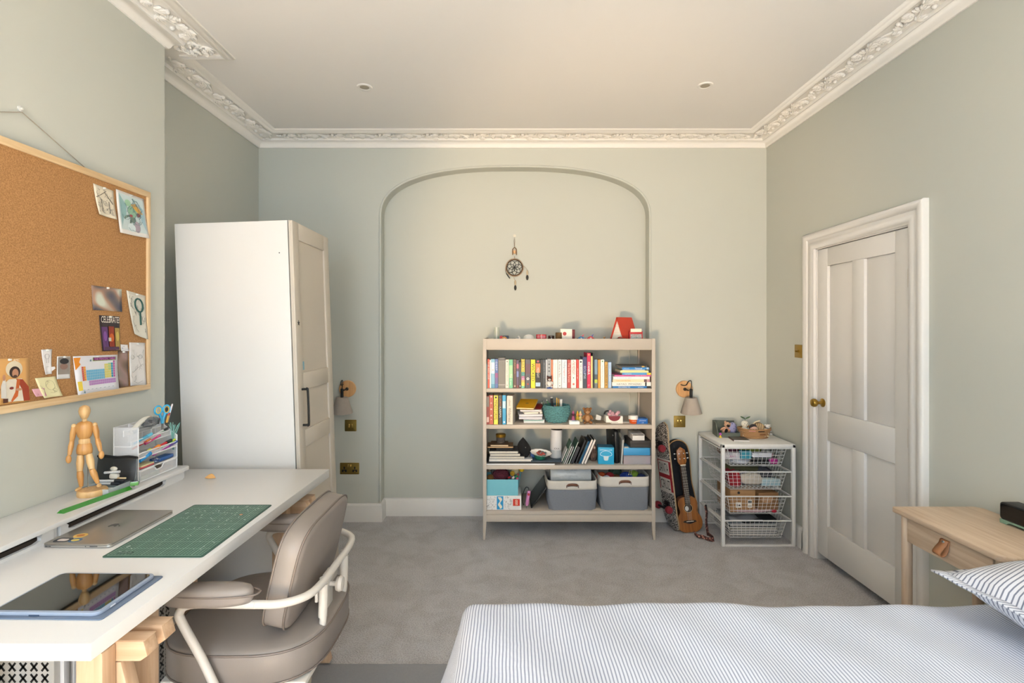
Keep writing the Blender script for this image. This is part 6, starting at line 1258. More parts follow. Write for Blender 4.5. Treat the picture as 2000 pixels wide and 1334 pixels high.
t = thing('clear_tray', 'low clear plastic tray of drawing pens behind mannequin', 'tray', (-1.562, 1.985, ZR))
m = MB()
for a in ((-.06, .06, -.06, -.058), (-.06, .06, .058, .06), (-.06, -.058, -.058, .058), (.058, .06, -.058, .058)): m.box(*a, 0, .022)
m.box(-.06, .06, -.06, .06, 0, .0015); m.build('tray_body', C('#d6e2e6', .08, alpha=.4), t)
for i in range(4): m = MB(); m.tube([(-.05, -.04+.02*i, .008), (.05, -.045+.022*i, .008)], .004, 8); m.build('tray_pen', C(['#b5c5cc', '#7f8c93', '#d7dcdd', '#5c6a70'][i], .4), t)
# see-through zip pouch with pens
t = thing('mesh_pouch', 'black see-through zip pouch with white pens inside', 'pouch', (-1.572, 2.045, ZR), (math.radians(-8), 0, math.radians(-6)))
pw, ph = .172, .112
def pf(s): return lambda u, v: ((u-.5)*pw, s*.016*math.sin(PI*u)**.5*math.sin(PI*(.12+.88*(1-v)))**.7, v*ph)
m = MB(); m.grid(pf(-1), 14, 8); m.grid(pf(1), 14, 8); m.build('mesh_fabric', C('#1b1c1e', .4, alpha=.62, var=.1), t, ang=180)
m = MB(); m.tube([((u/10-.5)*pw, 0, ph+.002*math.sin(u)) for u in range(11)], .0062, 8, flat=.8); m.build('zip_band', M_black, t)
m = MB(); m.tube([(pw/2, 0, ph*.95), (pw/2+.002, 0, ph*.4), (pw/2, 0, 0)], .003, 6); m.build('side_seam', C('#55585a', .3), t)
for i, (x0_, z0_, x1_, z1_, r, c, c2) in enumerate(((-.055, .020, .058, .024, .0048, '#d9d9da', '#2b2d31'), (-.06, .010, .04, .012, .0048, '#dededf', '#303237'), (-.03, .052, .03, .058, .0048, '#e2e2e2', '#cfcfcf'), (.0, .032, .06, .034, .003, '#b9976b', '#d9c39a'))):
    m = MB(); m.tube([(x0_, -.020, z0_), (x1_, -.020, z1_)], r, 8); p_ = m.build('pen', C(c, .35), t); m = MB(); k = .65; m.tube([(x0_+(x1_-x0_)*k, -.0202, z0_+(z1_-z0_)*k), (x1_+.004, -.0202, z1_)], r*1.08, 8); m.build('pen_cap', C(c2, .4), p_)
m = MB(); m.prism(rrect(.036, .020, .007), 0, .012, 0, TR((.012, -.012, .040), (PI/2, 0, 0))); m.build('eraser', C('#cfcbc0', .7), t, bevel=.002)
m = MB(); m.ell((.004, -.016, .068), (.016, .006, .009), 12, 8); m.build('eraser', C('#c4bfb2', .7), t)
t = thing('pencil_sharpener', 'small green pencil sharpener at the ruler end', 'sharpener', (-1.462, 2.005, ZR+.0135), (0, 0, .4))
m = MB(); m.prism([(-.013, -.008), (.013, -.006), (.013, .006), (-.013, .008)], 0, .014); m.build('body', C('#5f9a4a', .3), t, bevel=.001); m = MB(); m.box(-.010, .011, -.005, .005, .014, .0155); m.build('blade', M_steel, t)
# white mesh organiser
ox0, ox1, oy0, oy1 = -1.597, -1.498, 2.075, 2.317
t = thing('mesh_organiser', 'white wire mesh desk organiser with tiers and drawer, full of pens', 'desk organiser', (0, 0, ZR))
def mesh_mat():
    m = bpy.data.materials.new('wire_mesh'); m.use_nodes = True; nt = m.node_tree; p = nt.nodes['Principled BSDF']; p.inputs['Base Color'].default_value = lin('#dedee0'); p.inputs['Roughness'].default_value = .4
    tc = nt.nodes.new('ShaderNodeTexCoord'); mp = nt.nodes.new('ShaderNodeMapping'); mp.inputs['Rotation'].default_value = (math.radians(45), math.radians(45), math.radians(45)); mp.inputs['Scale'].default_value = (330, 330, 330)
    ch_ = nt.nodes.new('ShaderNodeTexVoronoi'); L = nt.links.new; L(tc.outputs['Object'], mp.inputs[0]); L(mp.outputs[0], ch_.inputs['Vector']); ch_.inputs['Randomness'].default_value = 0
    mt = nt.nodes.new('ShaderNodeMath'); mt.operation = 'GREATER_THAN'; mt.inputs[1].default_value = .43; L(ch_.outputs['Distance'], mt.inputs[0])
    L(mt.outputs[0], p.inputs['Alpha']); return m
M_mesh = mesh_mat(); M_wf = C('#e6e6e7', .4, var=.01)
zs = .215
def panel(nm, pts, par=None):
    b = MB(); b.add(pts, [tuple(range(len(pts)))]); p_ = b.build(nm, M_mesh, par or t, smooth=False, fix=False)
    b = MB(); b.tube(pts, .0026, 6, True); b.build('wire_frame', M_wf, p_); return p_
# end panels with stepped profile (tall at the wall side)
for y, hf in ((oy0, .226), (oy1, .146)):
    panel('end_panel', [(ox0, y, 0), (ox1, y, 0), (ox1, y, hf), (ox0, y, .226)])
panel('back_panel', [(ox0, oy0, 0), (ox0, oy1, 0), (ox0, oy1, .226), (ox0, oy0, .226)])
for z, xd in ((.048, ox1), (.098, ox1), (.148, ox1-.03)): panel('tier', [(ox0, oy0, z), (xd, oy0, z), (xd, oy1, z), (ox0, oy1, z)])
for z, x in ((.098, ox1), (.148, ox1-.03), (.190, ox1-.06)): panel('tier_lip', [(x, oy0, z), (x, oy1, z), (x, oy1, z+.020), (x, oy0, z+.020)])
for k in (1, 2): y = oy0+(oy1-oy0)*k/3; panel('divider', [(ox0, y, .148), (ox1-.06, y, .148), (ox1-.06, y, .212), (ox0, y, .226)])
dr = panel('drawer', [(ox1+.002, oy0+.006, .003), (ox1+.002, oy1-.006, .003), (ox1+.002, oy1-.006, .044), (ox1+.002, oy0+.15, .044), (ox1+.002, oy0+.135, .028), (ox1+.002, oy0+.105, .028), (ox1+.002, oy0+.09, .044), (ox1+.002, oy0+.006, .044)])
m = MB(); m.box(ox0+.01, ox1-.004, oy0+.02, oy0+.13, .004, .020); m.build('note_block', C('#a9c2ad', .8), dr); m = MB(); m.box(ox0+.01, ox1-.004, oy0+.14, oy1-.02, .004, .016); m.build('note_block', C('#d3bfb2', .8), dr)
GO = 'pens and tools in the mesh organiser'
def pen(lb, p0, p1, r, c, c2, cat='pen', nm='pen'):
    o = thing(nm, lb, cat, p0, group=GO); d = Vector(p1)-Vector(p0)
    m = MB(); m.tube([(0, 0, 0), d*.72], r, 8); m.build('barrel', C(c, .35), o); m = MB(); m.tube([d*.72, d*.97, d], [r*1.12, r*1.1, r*.6], 8); m.build('cap', C(c2, .35), o)
b0 = ZR
for lb, y0_, y1_, x, z, r, c, c2 in (('light blue highlighter on middle tier of the mesh organiser', 2.09, 2.20, ox1-.035, .176, .0065, '#55b4d8', '#6cc6e6'), ('green marker on middle tier of the mesh organiser', 2.17, 2.29, ox1-.040, .168, .0055, '#2f9468', '#23704f'), ('white pen with black cap on middle tier of the mesh organiser', 2.20, 2.32, ox1-.045, .178, .0050, '#e0e0e0', '#1d1d1f'), ('red pencil on middle tier of the mesh organiser', 2.09, 2.19, ox1-.034, .156, .0045, '#b8252c', '#e08a32'), ('pink pen on middle tier of the mesh organiser', 2.16, 2.25, ox1-.033, .160, .0045, '#c93a7d', '#d85a95'), ('navy marker on lower tier of the mesh organiser', 2.09, 2.16, ox1-.012, .118, .0065, '#26345f', '#d5da4c'), ('orange marker on lower tier of the mesh organiser', 2.14, 2.21, ox1-.010, .122, .0080, '#e07f28', '#e98f35'), ('long red marker on lower tier of the mesh organiser', 2.17, 2.30, ox1-.016, .128, .0065, '#c9232b', '#17171a'), ('purple felt pen on lower tier of the mesh organiser', 2.17, 2.30, ox1-.006, .113, .0055, '#a22a94', '#5a2f8f'), ('green felt pen on lower tier of the mesh organiser', 2.24, 2.32, ox1-.014, .126, .0050, '#3fae45', '#c8d93a'), ('orange felt pen on lower tier of the mesh organiser', 2.23, 2.322, ox1-.006, .118, .0055, '#de7426', '#2d4aa8'), ('bright blue marker on lower tier of the mesh organiser', 2.09, 2.15, ox1-.006, .106, .0080, '#2b93d3', '#1e7fc0')):
    pen(lb, (x, y0_, b0+z-.02), (x+.004, y1_, b0+z), r, c, c2)
m = MB(); m.box(0, .04, 0, .10, 0, .014); tag(m.build('blue_stapler_box', C('#2f5da0', .5), bevel=.002, loc=(ox1-.05, 2.21, b0+.0505)), 'flat blue box on the lowest mesh organiser tier', 'box', GO)
for i, (c, lb) in enumerate((('#d8d2a4', 'cream sticky note pad on the lowest organiser tier'), ('#d8626a', 'coral sticky note pad under the cream pad'))): m = MB(); m.box(0, .05, 0, .075, 0, .006); tag(m.build('note_pad', C(c, .8), bevel=.0005, loc=(ox1-.055, 2.10, b0+.0575-.0065*i), rot=(0, 0, 0)), lb, 'note pad', GO)
m = MB(); m.tube([(.012*math.cos(i*.5)+.004*i*.1, .010*math.sin(i*.5), .012+.008*math.sin(i*.35)) for i in range(30)], .0009, 5); tag(m.build('paper_clip', M_steel, loc=(ox1-.02, 2.20, b0+.0510)), 'bent wire paper clip on the lowest organiser tier', 'paper clip', GO)
# stuff standing in the top compartments
t2 = thing('tape_dispenser', 'grey-white hand stapler arching over the organiser top', 'stapler', (ox0+.045, 2.10, b0+.19), group=GO)
def arch_pts(k0, k1, h): return [(0, .004+.13*(i/10), k0+h*math.sin(PI*(i/10)*.62+.1)) for i in range(11)]
m = MB(); m.tube(arch_pts(.0, 0, .052), [.010]*11, 8, flat=.55); m.build('upper_arm', C('#cfcdc4', .4), t2); m = MB(); m.box(-.012, .012, .01, .12, .004, .018); m.build('lower_body', C('#8d8f90', .4), t2, bevel=.004)
t2 = thing('cling_film_ball', 'crumpled dark clear plastic wrap on the organiser top', 'plastic wrap', (ox0+.05, 2.215, b0+.212), group=GO)
m = MB(); m.grid(lambda u, v: ((.026+.007*math.sin(9*u+13*v))*math.cos(2*PI*v)*math.sin(PI*u), (.045+.009*math.cos(7*v*6+5*u))*math.sin(2*PI*v)*math.sin(PI*u), .012+.022*-math.cos(PI*u)), 10, 16); m.build('film', C('#6a6d72', .1, alpha=.6, var=.4, scale=80), t2, ang=20)
t2 = thing('scissors', 'blue handled scissors with yellow inner loops standing in the organiser', 'scissors', (ox0+.055, 2.285, b0+.215), (0, 0, math.radians(58)), GO)
for s in (-1, 1):
    lp = [(s*.017+.0135*math.cos(2*PI*i/20), 0, .050+.018*math.sin(2*PI*i/20)) for i in range(20)]
    m = MB(); m.tube(lp, .0045, 8, True); m.tube([(s*.012, 0, .034), (s*.004, 0, .012), (0, 0, -.01)], .006, 8); m.build('handle_loop', C('#3aa3cf', .4), t2)
    m = MB(); m.tube([(s*.017+.0098*math.cos(2*PI*i/20), -.001, .050+.0138*math.sin(2*PI*i/20)) for i in range(20)], .0025, 6, True); m.build('inner_grip', C('#dcb23f', .5), t2)
    m = MB(); m.box(-.004+s*.001, .004+s*.001, s*.0006-.0006, s*.0006+.0006, -.06, -.006); m.build('blade', M_steel, t2)
for lb, dx, dy, L, r, c, c2, ang_ in (('white spotted pencil standing tallest in the organiser', .06, .235, .085, .0035, '#dfe3ea', '#d9d2d2', .25), ('yellow and red pencil standing in the organiser', .062, .228, .045, .0045, '#d9a13a', '#b33a2c', .2), ('red and black marker standing in the organiser', .035, .165, .040, .006, '#3b2a2a', '#b3322c', -.2), ('small red pen top in the organiser', .045, .195, .025, .0045, '#2b2527', '#a53430', .1), ('black pen top peeking over the organiser', .03, .125, .038, .003, '#222226', '#5d2b26', -.15)):
    p0 = (ox0+dx, oy0+dy, b0+.205); pen(lb, p0, (p0[0]+L*math.sin(ang_), p0[1]+.004, p0[2]+L*math.cos(ang_)), r, c, c2)
t2 = thing('feather_brush', 'pale teal feathery brush standing at the organiser end', 'brush', (ox1-.016, 2.318, b0+.10), group=GO)
m = MB(); rng = random.Random(4)
for i in range(16): a = rng.uniform(-.22, .32); m.tube(smooth_path([(0, 0, .0), (.02*a, .01*rng.uniform(-1, 1), .045), (.085*a*1.1, .01*rng.uniform(-1, 1), .085+.02*rng.random())], 3), [.0022]*4+[.0012]*3, 5)
m.build('fronds', C('#7fb0a6', .8, var=.2), t2); m = MB(); m.tube([(0, 0, -.02), (0, 0, .004)], .004, 8); m.build('handle', C('#6a9a8e', .6), t2)
# ================================================================ on and in the wire basket unit
ux, uy = 1.441, 3.45
ZU = uh
t = thing('felt_tray', 'grey-green felt tray holding small toys on the basket unit', 'tray', (ux+.150, uy+.285, ZU), (0, 0, math.radians(-8)))
M_felt = C('#5f665e', .95, var=.12, scale=200, bump=.2)
m = MB(); m.box(-.075, .075, -.07, .07, 0, .004); m.build('tray_floor', M_felt, t)
m = MB(); m.prism([(-.07, 0), (.07, 0), (.07, .10), (-.01, .10), (-.07, .035)][::1], -.003, .003, 0, TR((-.075, 0, 0)) @ Matrix(((0, 0, 1, 0), (1, 0, 0, 0), (0, 1, 0, 0), (0, 0, 0, 1)))); m.build('tall_side', M_felt, t, smooth=False)
m = MB(); m.box(-.075, .075, -.073, -.067, 0, .035); m.build('front_side', M_felt, t); m = MB(); m.box(-.075, .075, .067, .073, 0, .10); m.build('back_side', M_felt, t); m = MB(); m.box(.072, .078, -.07, .07, 0, .04); m.build('short_side', M_felt, t)
GQ = 'small soft toys on the basket unit'
p = plush('plush_doll', 'peach plush doll in black top leaning in the felt tray', (ux+.135, uy+.29, ZU+.006), .078, '#c79a80', '#c9a083', '#1c1a1b', group=GQ, rot=(0, .35, 0))
t = thing('polka_pouch', 'small lilac polka dot cloth pouch in the felt tray', 'pouch', (ux+.188, uy+.295, ZU+.006), (0, .2, 0), GQ)
m = MB(); m.ell((0, 0, .045), (.033, .026, .047), 16, 12); m.build('cloth', C('#9191b8', .9, var=.1), t)
for i in range(26): a = i*2.4; f = .15+.7*((i*7) % 26)/26; m = MB(); rr = math.sin(PI*f); m.ell((.0335*rr*math.cos(a), .0265*rr*math.sin(a), .045-.0475*math.cos(PI*f)), (.0035, .0035, .0035), 6, 4); m.build('dot', C('#4d4d7c', .9), t)
# coil basket
t = thing('coil_basket', 'oval tan coiled rope basket holding toys on the basket unit', 'basket', (ux+.330, uy+.235, ZU), (0, 0, math.radians(8)))
m = MB()
for i in range(8):
    f = i/7; z = .005+.0085*i; a, c = .098+.020*f, .066+.014*f
    m.tube([(a*math.cos(2*PI*k/44), c*math.sin(2*PI*k/44), z+(.006*abs(math.cos(2*PI*k/44))**6 if i > 4 else 0)) for k in range(44)], .0052, 6, True)
m.build('rope_wall', C('#a67f57', .85, var=.12, scale=120), t); m = MB(); m.lathe([(.001, .001), (1, .001), (1, .007), (.001, .007)], 32, 0, Matrix.Diagonal((.098, .066, 1, 1))); m.build('rope_base', C('#a67f57', .85), t)
for k, (a0, z, c) in enumerate(((-1.75, .055, '#2c2018'), (-1.62, .032, '#7a4a2a'), (-2.3, .058, '#c48a86'), (-.55, .055, '#c4806a'))):
    m = MB(); m.tube([((.120 if z > .04 else .112)*math.cos(a0+.02*i*2.2), (.083 if z > .04 else .077)*math.sin(a0+.02*i*2.2), z) for i in range(10)], .0034, 6); m.build('stitch', C(c, .9), t)
bxx, byy = ux+.330, uy+.235
p = plush('plush_sprout', 'white plush figure with green leaf sprout in the coil basket', (bxx-.068, byy, ZU+.012), .085, '#dcd6c6', '#e2dccd', group=GQ, ears=None)
m = MB(); m.tube([(0, 0, .1), (.006, 0, .120)], .002, 6); m.build('stem', C('#5b7352', .7), p)
for s in (-1, 1): m = MB(); m.ell((.006+s*.018, 0, .128), (.020, .007, .005), 10, 6, rot=Euler((0, -s*.45, 0)).to_matrix()); m.build('leaf', C('#4f6a48', .8), p)
t = thing('doll_head', 'small round-faced doll with dark hair in the coil basket', 'doll', (bxx-.022, byy-.035, ZU+.012), group=GQ)
m = MB(); m.ell((0, 0, .020), (.022, .018, .02), 12, 8); m.build('body', C('#c79d90', .8), t); m = MB(); m.ell((0, 0, .056), (.027, .024, .026), 16, 12); h_ = m.build('head', C('#d2aa94', .7), t); m = MB(); m.ell((0, .004, .062), (.0285, .0245, .0255), 16, 12); m.build('hair', C('#3a3435', .8), h_)
for x in (-.009, .009): m = MB(); m.ell((x, -.0235, .054), (.0025, .0015, .003), 8, 6); m.build('eye', M_black, h_)
t = thing('ribbed_shell', 'brown ribbed wooden shell ornament in the coil basket', 'ornament', (bxx+.030, byy, ZU+.012), group=GQ)
m = MB(); m.ell((0, 0, .045), (.046, .030, .050), 20, 12); m.build('shell_body', C('#7d6246', .7, var=.2), t)
for i in range(6): x = -.030+.012*i; h_ = math.sqrt(max(0, 1-(x/.046)**2)); m = MB(); m.tube([(x, -.030*h_*math.cos(a)-.001, .045+.050*h_*math.sin(a)) for a in [-.3+.2*k for k in range(8)]], .003, 6); m.build('rib', C('#cdb48c', .6), t)
m = MB(); m.tube(smooth_path([(-.044, 0, .075), (-.02, 0, .096), (.012, 0, .105)]), .005, 7); m.build('ivory_horn', C('#d8c9ac', .5), t)
plush('plush_chick', 'tiny cream plush chick beside the ribbed shell', (bxx+.062, byy-.042, ZU+.012), .047, '#d3c6ad', '#d8cbb2', ears=None, group=GQ)
plush('plush_mouse', 'tiny grey and white plush mouse at the coil basket end', (bxx+.096, byy-.006, ZU+.02), .058, '#c5c6c9', '#d9d5d0', group=GQ)
yarn('olive wool bundle behind the ribbed shell', (bxx+.062, byy+.030, ZU+.052), .030, '#6b644c', GQ)
t = thing('notebook_pile', 'thin dark covered notebook lying before the felt tray', 'notebook', (ux+.180, uy+.150, ZU), (0, 0, math.radians(-6)))
m = MB(); m.box(-.05, .055, -.06, .05, .001, .009); m.build('pages', C('#d7d3cf', .8), t); m = MB(); m.box(-.051, .056, -.061, .051, .009, .0105); m.build('cover', C('#5a5650', .5, var=.3, scale=60), t); m = MB(); m.box(-.052, -.05, -.061, .051, 0, .0105); m.build('spine', C('#59382f', .5), t)
t = thing('play_piece', 'tiny pink and yellow play pawn beside the notebook', 'game piece', (ux+.080, uy+.215, ZU))
m = MB(); m.lathe([(.010, 0), (.010, .004), (.005, .012), (.004, .018)], 14); m.build('base', C('#d9b93a', .5), t); m = MB(); m.ell((0, 0, .026), (.0085, .0085, .0095), 12, 8); m.build('head', C('#b94fb0', .5), t)
# basket contents
def cloth(lb, x, y, z, sx, sy, sz, col, g, seed=0, nm='folded_cloth', cat='cloth'):
    b = MB(); r_ = random.Random(seed+int(x*1000)); ph_ = [r_.uniform(0, 6) for _ in range(4)]
    def f(u, v):
        a = 2*PI*v; s = math.sin(PI*u)**.45; k = 1+.10*math.sin(3*a+ph_[0]+4*u)+.06*math.sin(7*a+ph_[1])
        return (sx*s*math.cos(a)*k, sy*s*math.sin(a)*k, sz*(.5-.5*math.cos(PI*u))*(1+.08*math.sin(5*a+ph_[2])))
    b.grid(f, 10, 20); return tag(b.build(nm, C(col, .9, var=.18, scale=70), ang=60, loc=(ux+x, uy+y, z)), lb, cat, g)
def cbox(lb, x, y, z, sx, sy, sz, col, g, rot=0, nm='carton', cat='box', lid=None):
    t = thing(nm, lb, cat, (ux+x, uy+y, z), (0, 0, rot), g); m = MB(); m.box(-sx, sx, -sy, sy, 0, sz*.8); m.build('box_body', C(col, .7), t, bevel=.0015); m = MB(); m.box(-sx-.0005, sx+.0005, -sy-.0005, sy+.0005, sz*.8, sz); m.build('lid', C(lid or col, .7), t, bevel=.001); return t
zb = [z-.121 for z in RIM]; GA, GB2, GC, GD = ['contents of the %s wire basket' % s for s in ('top', 'second', 'third', 'lowest')]
cloth('black crumpled bag at the bottom of the top wire basket', .30, .09, zb[0], .075, .040, .038, '#1a1a1d', GA)
cloth('white paper wad in the top wire basket', .165, .10, zb[0], .065, .045, .030, '#c4c6d0', GA, 3)
cloth('magenta pouch in the top wire basket', .385, .07, zb[0]+.002, .030, .020, .036, '#b52f86', GA, 5)
cbox('white long carton near the top basket front', .300, .075, zb[0]+.048, .066, .018, .030, '#dcdce2', GA)
cbox('teal snack packet box in the top wire basket', .190, .072, zb[0]+.036, .036, .016, .055, '#3f9bb0', GA, .1)
t = cbox('white carton printed magenta CRAFT tilted in the top basket', .105, .090, zb[0]+.030, .055, .014, .045, '#d8d3d6', GA, -.12); lettering('CRAFT', .05, .018, C('#a5307c', .6, var=0), t, FB((0, -.0145, .022)) @ FRONT)
cloth('lime green cloth at the back of the top wire basket', .28, .22, zb[0]+.03, .10, .05, .070, '#8f9a45', GA, 7)
cloth('wine coloured cloth at the back of the top wire basket', .16, .22, zb[0]+.03, .068, .05, .070, '#6d3a4a', GA, 8)
cloth('brown cloth deep in the top wire basket', .16, .32, zb[0]+.005, .06, .045, .09, '#6a4a33', GA, 9)
cloth('pink cloth scrap in the top wire basket', .36, .13, zb[0]+.03, .05, .03, .035, '#c99aa0', GA, 12)
cloth('red fabric bundle in the second wire basket', .128, .095, zb[1], .042, .045, .092, '#a32631', GB2, 1)
cloth('cream fabric bundle in the second wire basket', .245, .095, zb[1]+.015, .075, .040, .070, '#c9c0b3', GB2, 2)
cloth('grey knitted bundle under the cream fabric', .22, .16, zb[1], .11, .05, .085, '#86828a', GB2, 4)
cbox('pale blue plastic box in the second wire basket', .365, .090, zb[1]+.012, .062, .030, .042, '#9fbcc6', GB2, 0, lid='#b4cdd5')
cloth('charcoal cloth behind the pale blue box', .36, .19, zb[1]+.02, .07, .05, .085, '#4a4a50', GB2, 6)
cloth('olive and black scarf on top of the second wire basket', .24, .22, zb[1]+.07, .13, .07, .055, '#4d4a30', GB2, 13)
cloth('dark red cloth deep in the second wire basket', .145, .22, zb[1], .05, .06, .10, '#7c1f2a', GB2, 15)
t = cbox('brown cardboard box with white labels in the third wire basket', .167, .165, zb[2]+.001, .085, .11, .150, '#a77f56', GC)
for x, w in ((-.030, .018), (.048, .015)):
    m = MB(); m.box(x-w, x+w, -.1112, -.1102, .030 if x < 0 else .03, .066 if x < 0 else .085); l_ = m.build('paper_label', M_paper, t, smooth=False)
    m = MB()
    if x < 0: m.lathe([(.001, 0), (.006, 0), (.006, .0005)], 10, 0, TR((x+.007, -.1114, .046), (PI/2, 0, 0))); m.box(x-.012, x-.006, -.1118, -.1111, .040, .056); m.box(x-.005, x-.002, -.1118, -.1111, .040, .05)
    else: m.box(x-.011, x+.011, -.1118, -.1111, .060, .078); m.box(x-.011, x+.011, -.1118, -.1111, .04, .044)
    m.build('label_print', C('#3d3d3f', .6), l_, smooth=False)
m = MB(); m.lathe([(.001, 0), (.009, 0), (.009, .001)], 14, 0, TR((-.028, -.1105, .132), (PI/2, 0, 0))); m.build('hand_hole', M_black, t)
t = cbox('shorter brown carton with round flap in the third wire basket', .340, .150, zb[2]+.012, .070, .09, .118, '#8f6844', GC, .06); m = MB(); m.lathe([(.001, 0), (.040, 0), (.040, .001)], 24, 0, TR((-.01, -.0912, .075), (PI/2, 0, 0)) @ Matrix.Diagonal((1, .6, 1, 1))); m.build('round_flap', C('#b78f6c', .7), t)
cloth('pinkish paper scraps under the cartons', .24, .065, zb[2], .15, .022, .018, '#b59aa0', GC, 3)
cloth('red ribbon bow at the third basket front', .375, .045, zb[2]+.002, .016, .010, .018, '#b3243a', GC, 4, 'ribbon_bow', 'ribbon')
for k, (c, dz, lb) in enumerate((('#8e9296', 0, 'grey folder at the bottom of the lowest wire basket'), ('#5d6167', .016, 'dark grey folder above the grey one'), ('#b9b3a5', .032, 'beige folder in the lowest wire basket'), ('#3c3f45', .048, 'black folder in the lowest wire basket'), ('#9aa3ab', .064, 'blue-grey folder topmost in the lowest wire basket'))):
    t = thing('document_folder', lb, 'folder', (ux+.245, uy+.205, zb[3]+dz), (0, 0, .02*(k % 3-1)), GD); m = MB(); m.box(-.16, .16, -.14, .135, .001, .012); m.build('papers', C('#c9c7c2', .8), t); m = MB(); m.box(-.162, .162, -.142, .137, .012, .0145); m.build('cover', C(c, .5), t)
t = thing('black_laptop_sleeve', 'black curved sleeve sticking out above the lowest wire basket', 'sleeve', (ux+.30, uy+.19, zb[3]+.085), (0, math.radians(-5), 0), GD); m = MB(); m.prism(rrect(.24, .24, .03), 0, .010); m.build('sleeve', C('#202226', .6), t, bevel=.003); m = MB(); m.tube([(-.1, -.121, .005), (.1, -.121, .005)], .002, 6); m.build('zip', C('#3a3c40', .4), t)
t = thing('plastic_sheet', 'crumpled clear plastic sheet lying over the lowest wire basket', 'plastic sheet', (ux+.19, uy+.17, zb[3]+.1), group=GD); m = MB(); m.grid(lambda u, v: ((u-.5)*.22, (v-.5)*.24, .012+.006*math.sin(9*u+4*v)+.005*math.sin(13*v-5*u)), 14, 14); m.build('sheet', C('#b9bcc2', .2, alpha=.7, var=.1), t, ang=180); m = MB(); m.tube([(-.11, -.12, .012), (.11, -.12, .012)], .002, 6); m.build('folded_edge', C('#c6c9ce', .3), t)
# ================================================================ skateboard, ukulele, gig bag
sk = thing('skateboard', 'skateboard with red and white underside standing on its tail by the bookcase', 'skateboard', (1.180, 3.70, .006))
sk.rotation_euler = (math.radians(-6), math.radians(-4), math.radians(11))
# local: z along the board, y across, -x = graphic underside
L_, W_ = .78, .195
def bend(z): return .030*(max(0, (.13-z)/.13)**1.6+max(0, (z-L_+.13)/.13)**1.6)
def halfw(z): e = .11; k = min(z, L_-z); return W_/2*(math.sqrt(max(0, 1-((e-k)/e)**2)) if k < e else 1)
def deck(x, n=40):
    return lambda u, v: (x+bend(u*L_)+.004*(2*v-1)**2, (2*v-1)*max(.004, halfw(u*L_)), u*L_)
def speckle():
    m = bpy.data.materials.new('speckle'); m.use_nodes = True; nt = m.node_tree; p = nt.nodes['Principled BSDF']; p.inputs['Roughness'].default_value = .5
    tc = nt.nodes.new('ShaderNodeTexCoord'); n = nt.nodes.new('ShaderNodeTexNoise'); n.inputs['Scale'].default_value = 130; n.inputs['Detail'].default_value = 0
    r = nt.nodes.new('ShaderNodeValToRGB'); e = r.color_ramp.elements; e[0].position = .5; e[1].position = .54; e[0].color = lin('#1b1a1c'); e[1].color = lin('#c9c4c0')
    nt.links.new(tc.outputs['Object'], n.inputs['Vector']); nt.links.new(n.outputs['Fac'], r.inputs[0]); nt.links.new(r.outputs[0], p.inputs['Base Color']); return m
SPK = speckle()
m = MB(); m.grid(deck(.0), 44, 8); o = m.build('deck_underside', SPK, sk, ang=180, fix=False)
m = MB(); m.grid(deck(.0105), 44, 8); m.build('grip_side', C('#8d7a62', .9, var=.2, scale=60), sk, ang=180, fix=False)
m = MB(); e0 = [deck(0)(i/44, 0) for i in range(45)]+[deck(0)(1-i/44, 1) for i in range(45)]; e1 = [deck(.0105)(i/44, 0) for i in range(45)]+[deck(.0105)(1-i/44, 1) for i in range(45)]
k = len(e0); m.add(e0+e1, [(i, (i+1) % k, k+(i+1) % k, k+i) for i in range(k)]); m.build('plywood_edge', C('#a08a6c', .7, var=.15, scale=80), sk, ang=60)
m = MB(); m.grid(lambda u, v: (lambda p: (p[0]-.0008, p[1], p[2]))(deck(0)(.36+.30*u, v)), 8, 8); o = m.build('red_panel', C('#a51f2c', .5), sk, ang=180, fix=False)
for u0, u1 in ((.355, .372), (.648, .665)): m = MB(); m.grid(lambda u, v: (lambda p: (p[0]-.0012, p[1], p[2]))(deck(0)(u0+(u1-u0)*u, v)), 2, 8); m.build('white_stripe', C('#d8d2cc', .5), sk, ang=180, fix=False)
for z, txt in ((.455, 'SANTA'), (.335, 'CRUZ')):
    m = MB(); m.box(-.0022, -.0012, -.075, .075, z-.045, z+.045); m.build('white_block', C('#dcd7d0', .5), sk, smooth=False)
    lettering(txt, .135, .065, C('#17171a', .5, var=0), sk, FB((-.0026, 0, z)) @ Matrix(((0, 0, -1, 0), (-1, 0, 0, 0), (0, 1, 0, 0), (0, 0, 0, 1))))
for z in (.175, .605):
    tr = MB(); tr.box(-.012, -.001, -.028, .028, z-.042, z+.042); tr.tube([(-.012, 0, z), (-.034, 0, z)], .014, 10); tr.tube([(-.040, -.075, z), (-.040, .075, z)], .009, 10); tk = tr.build('truck', C('#2a2729', .45, .5), sk)
    for y in (-.082, .082):
        w = MB(); w.lathe([(.010, -.016), (.022, -.016), (.0265, -.010), (.0265, .010), (.022, .016), (.010, .016)], 20, 0, TR((-.040, y, z), (PI/2, 0, 0))); wh = w.build('wheel', C('#7c1f2b', .45), tk)
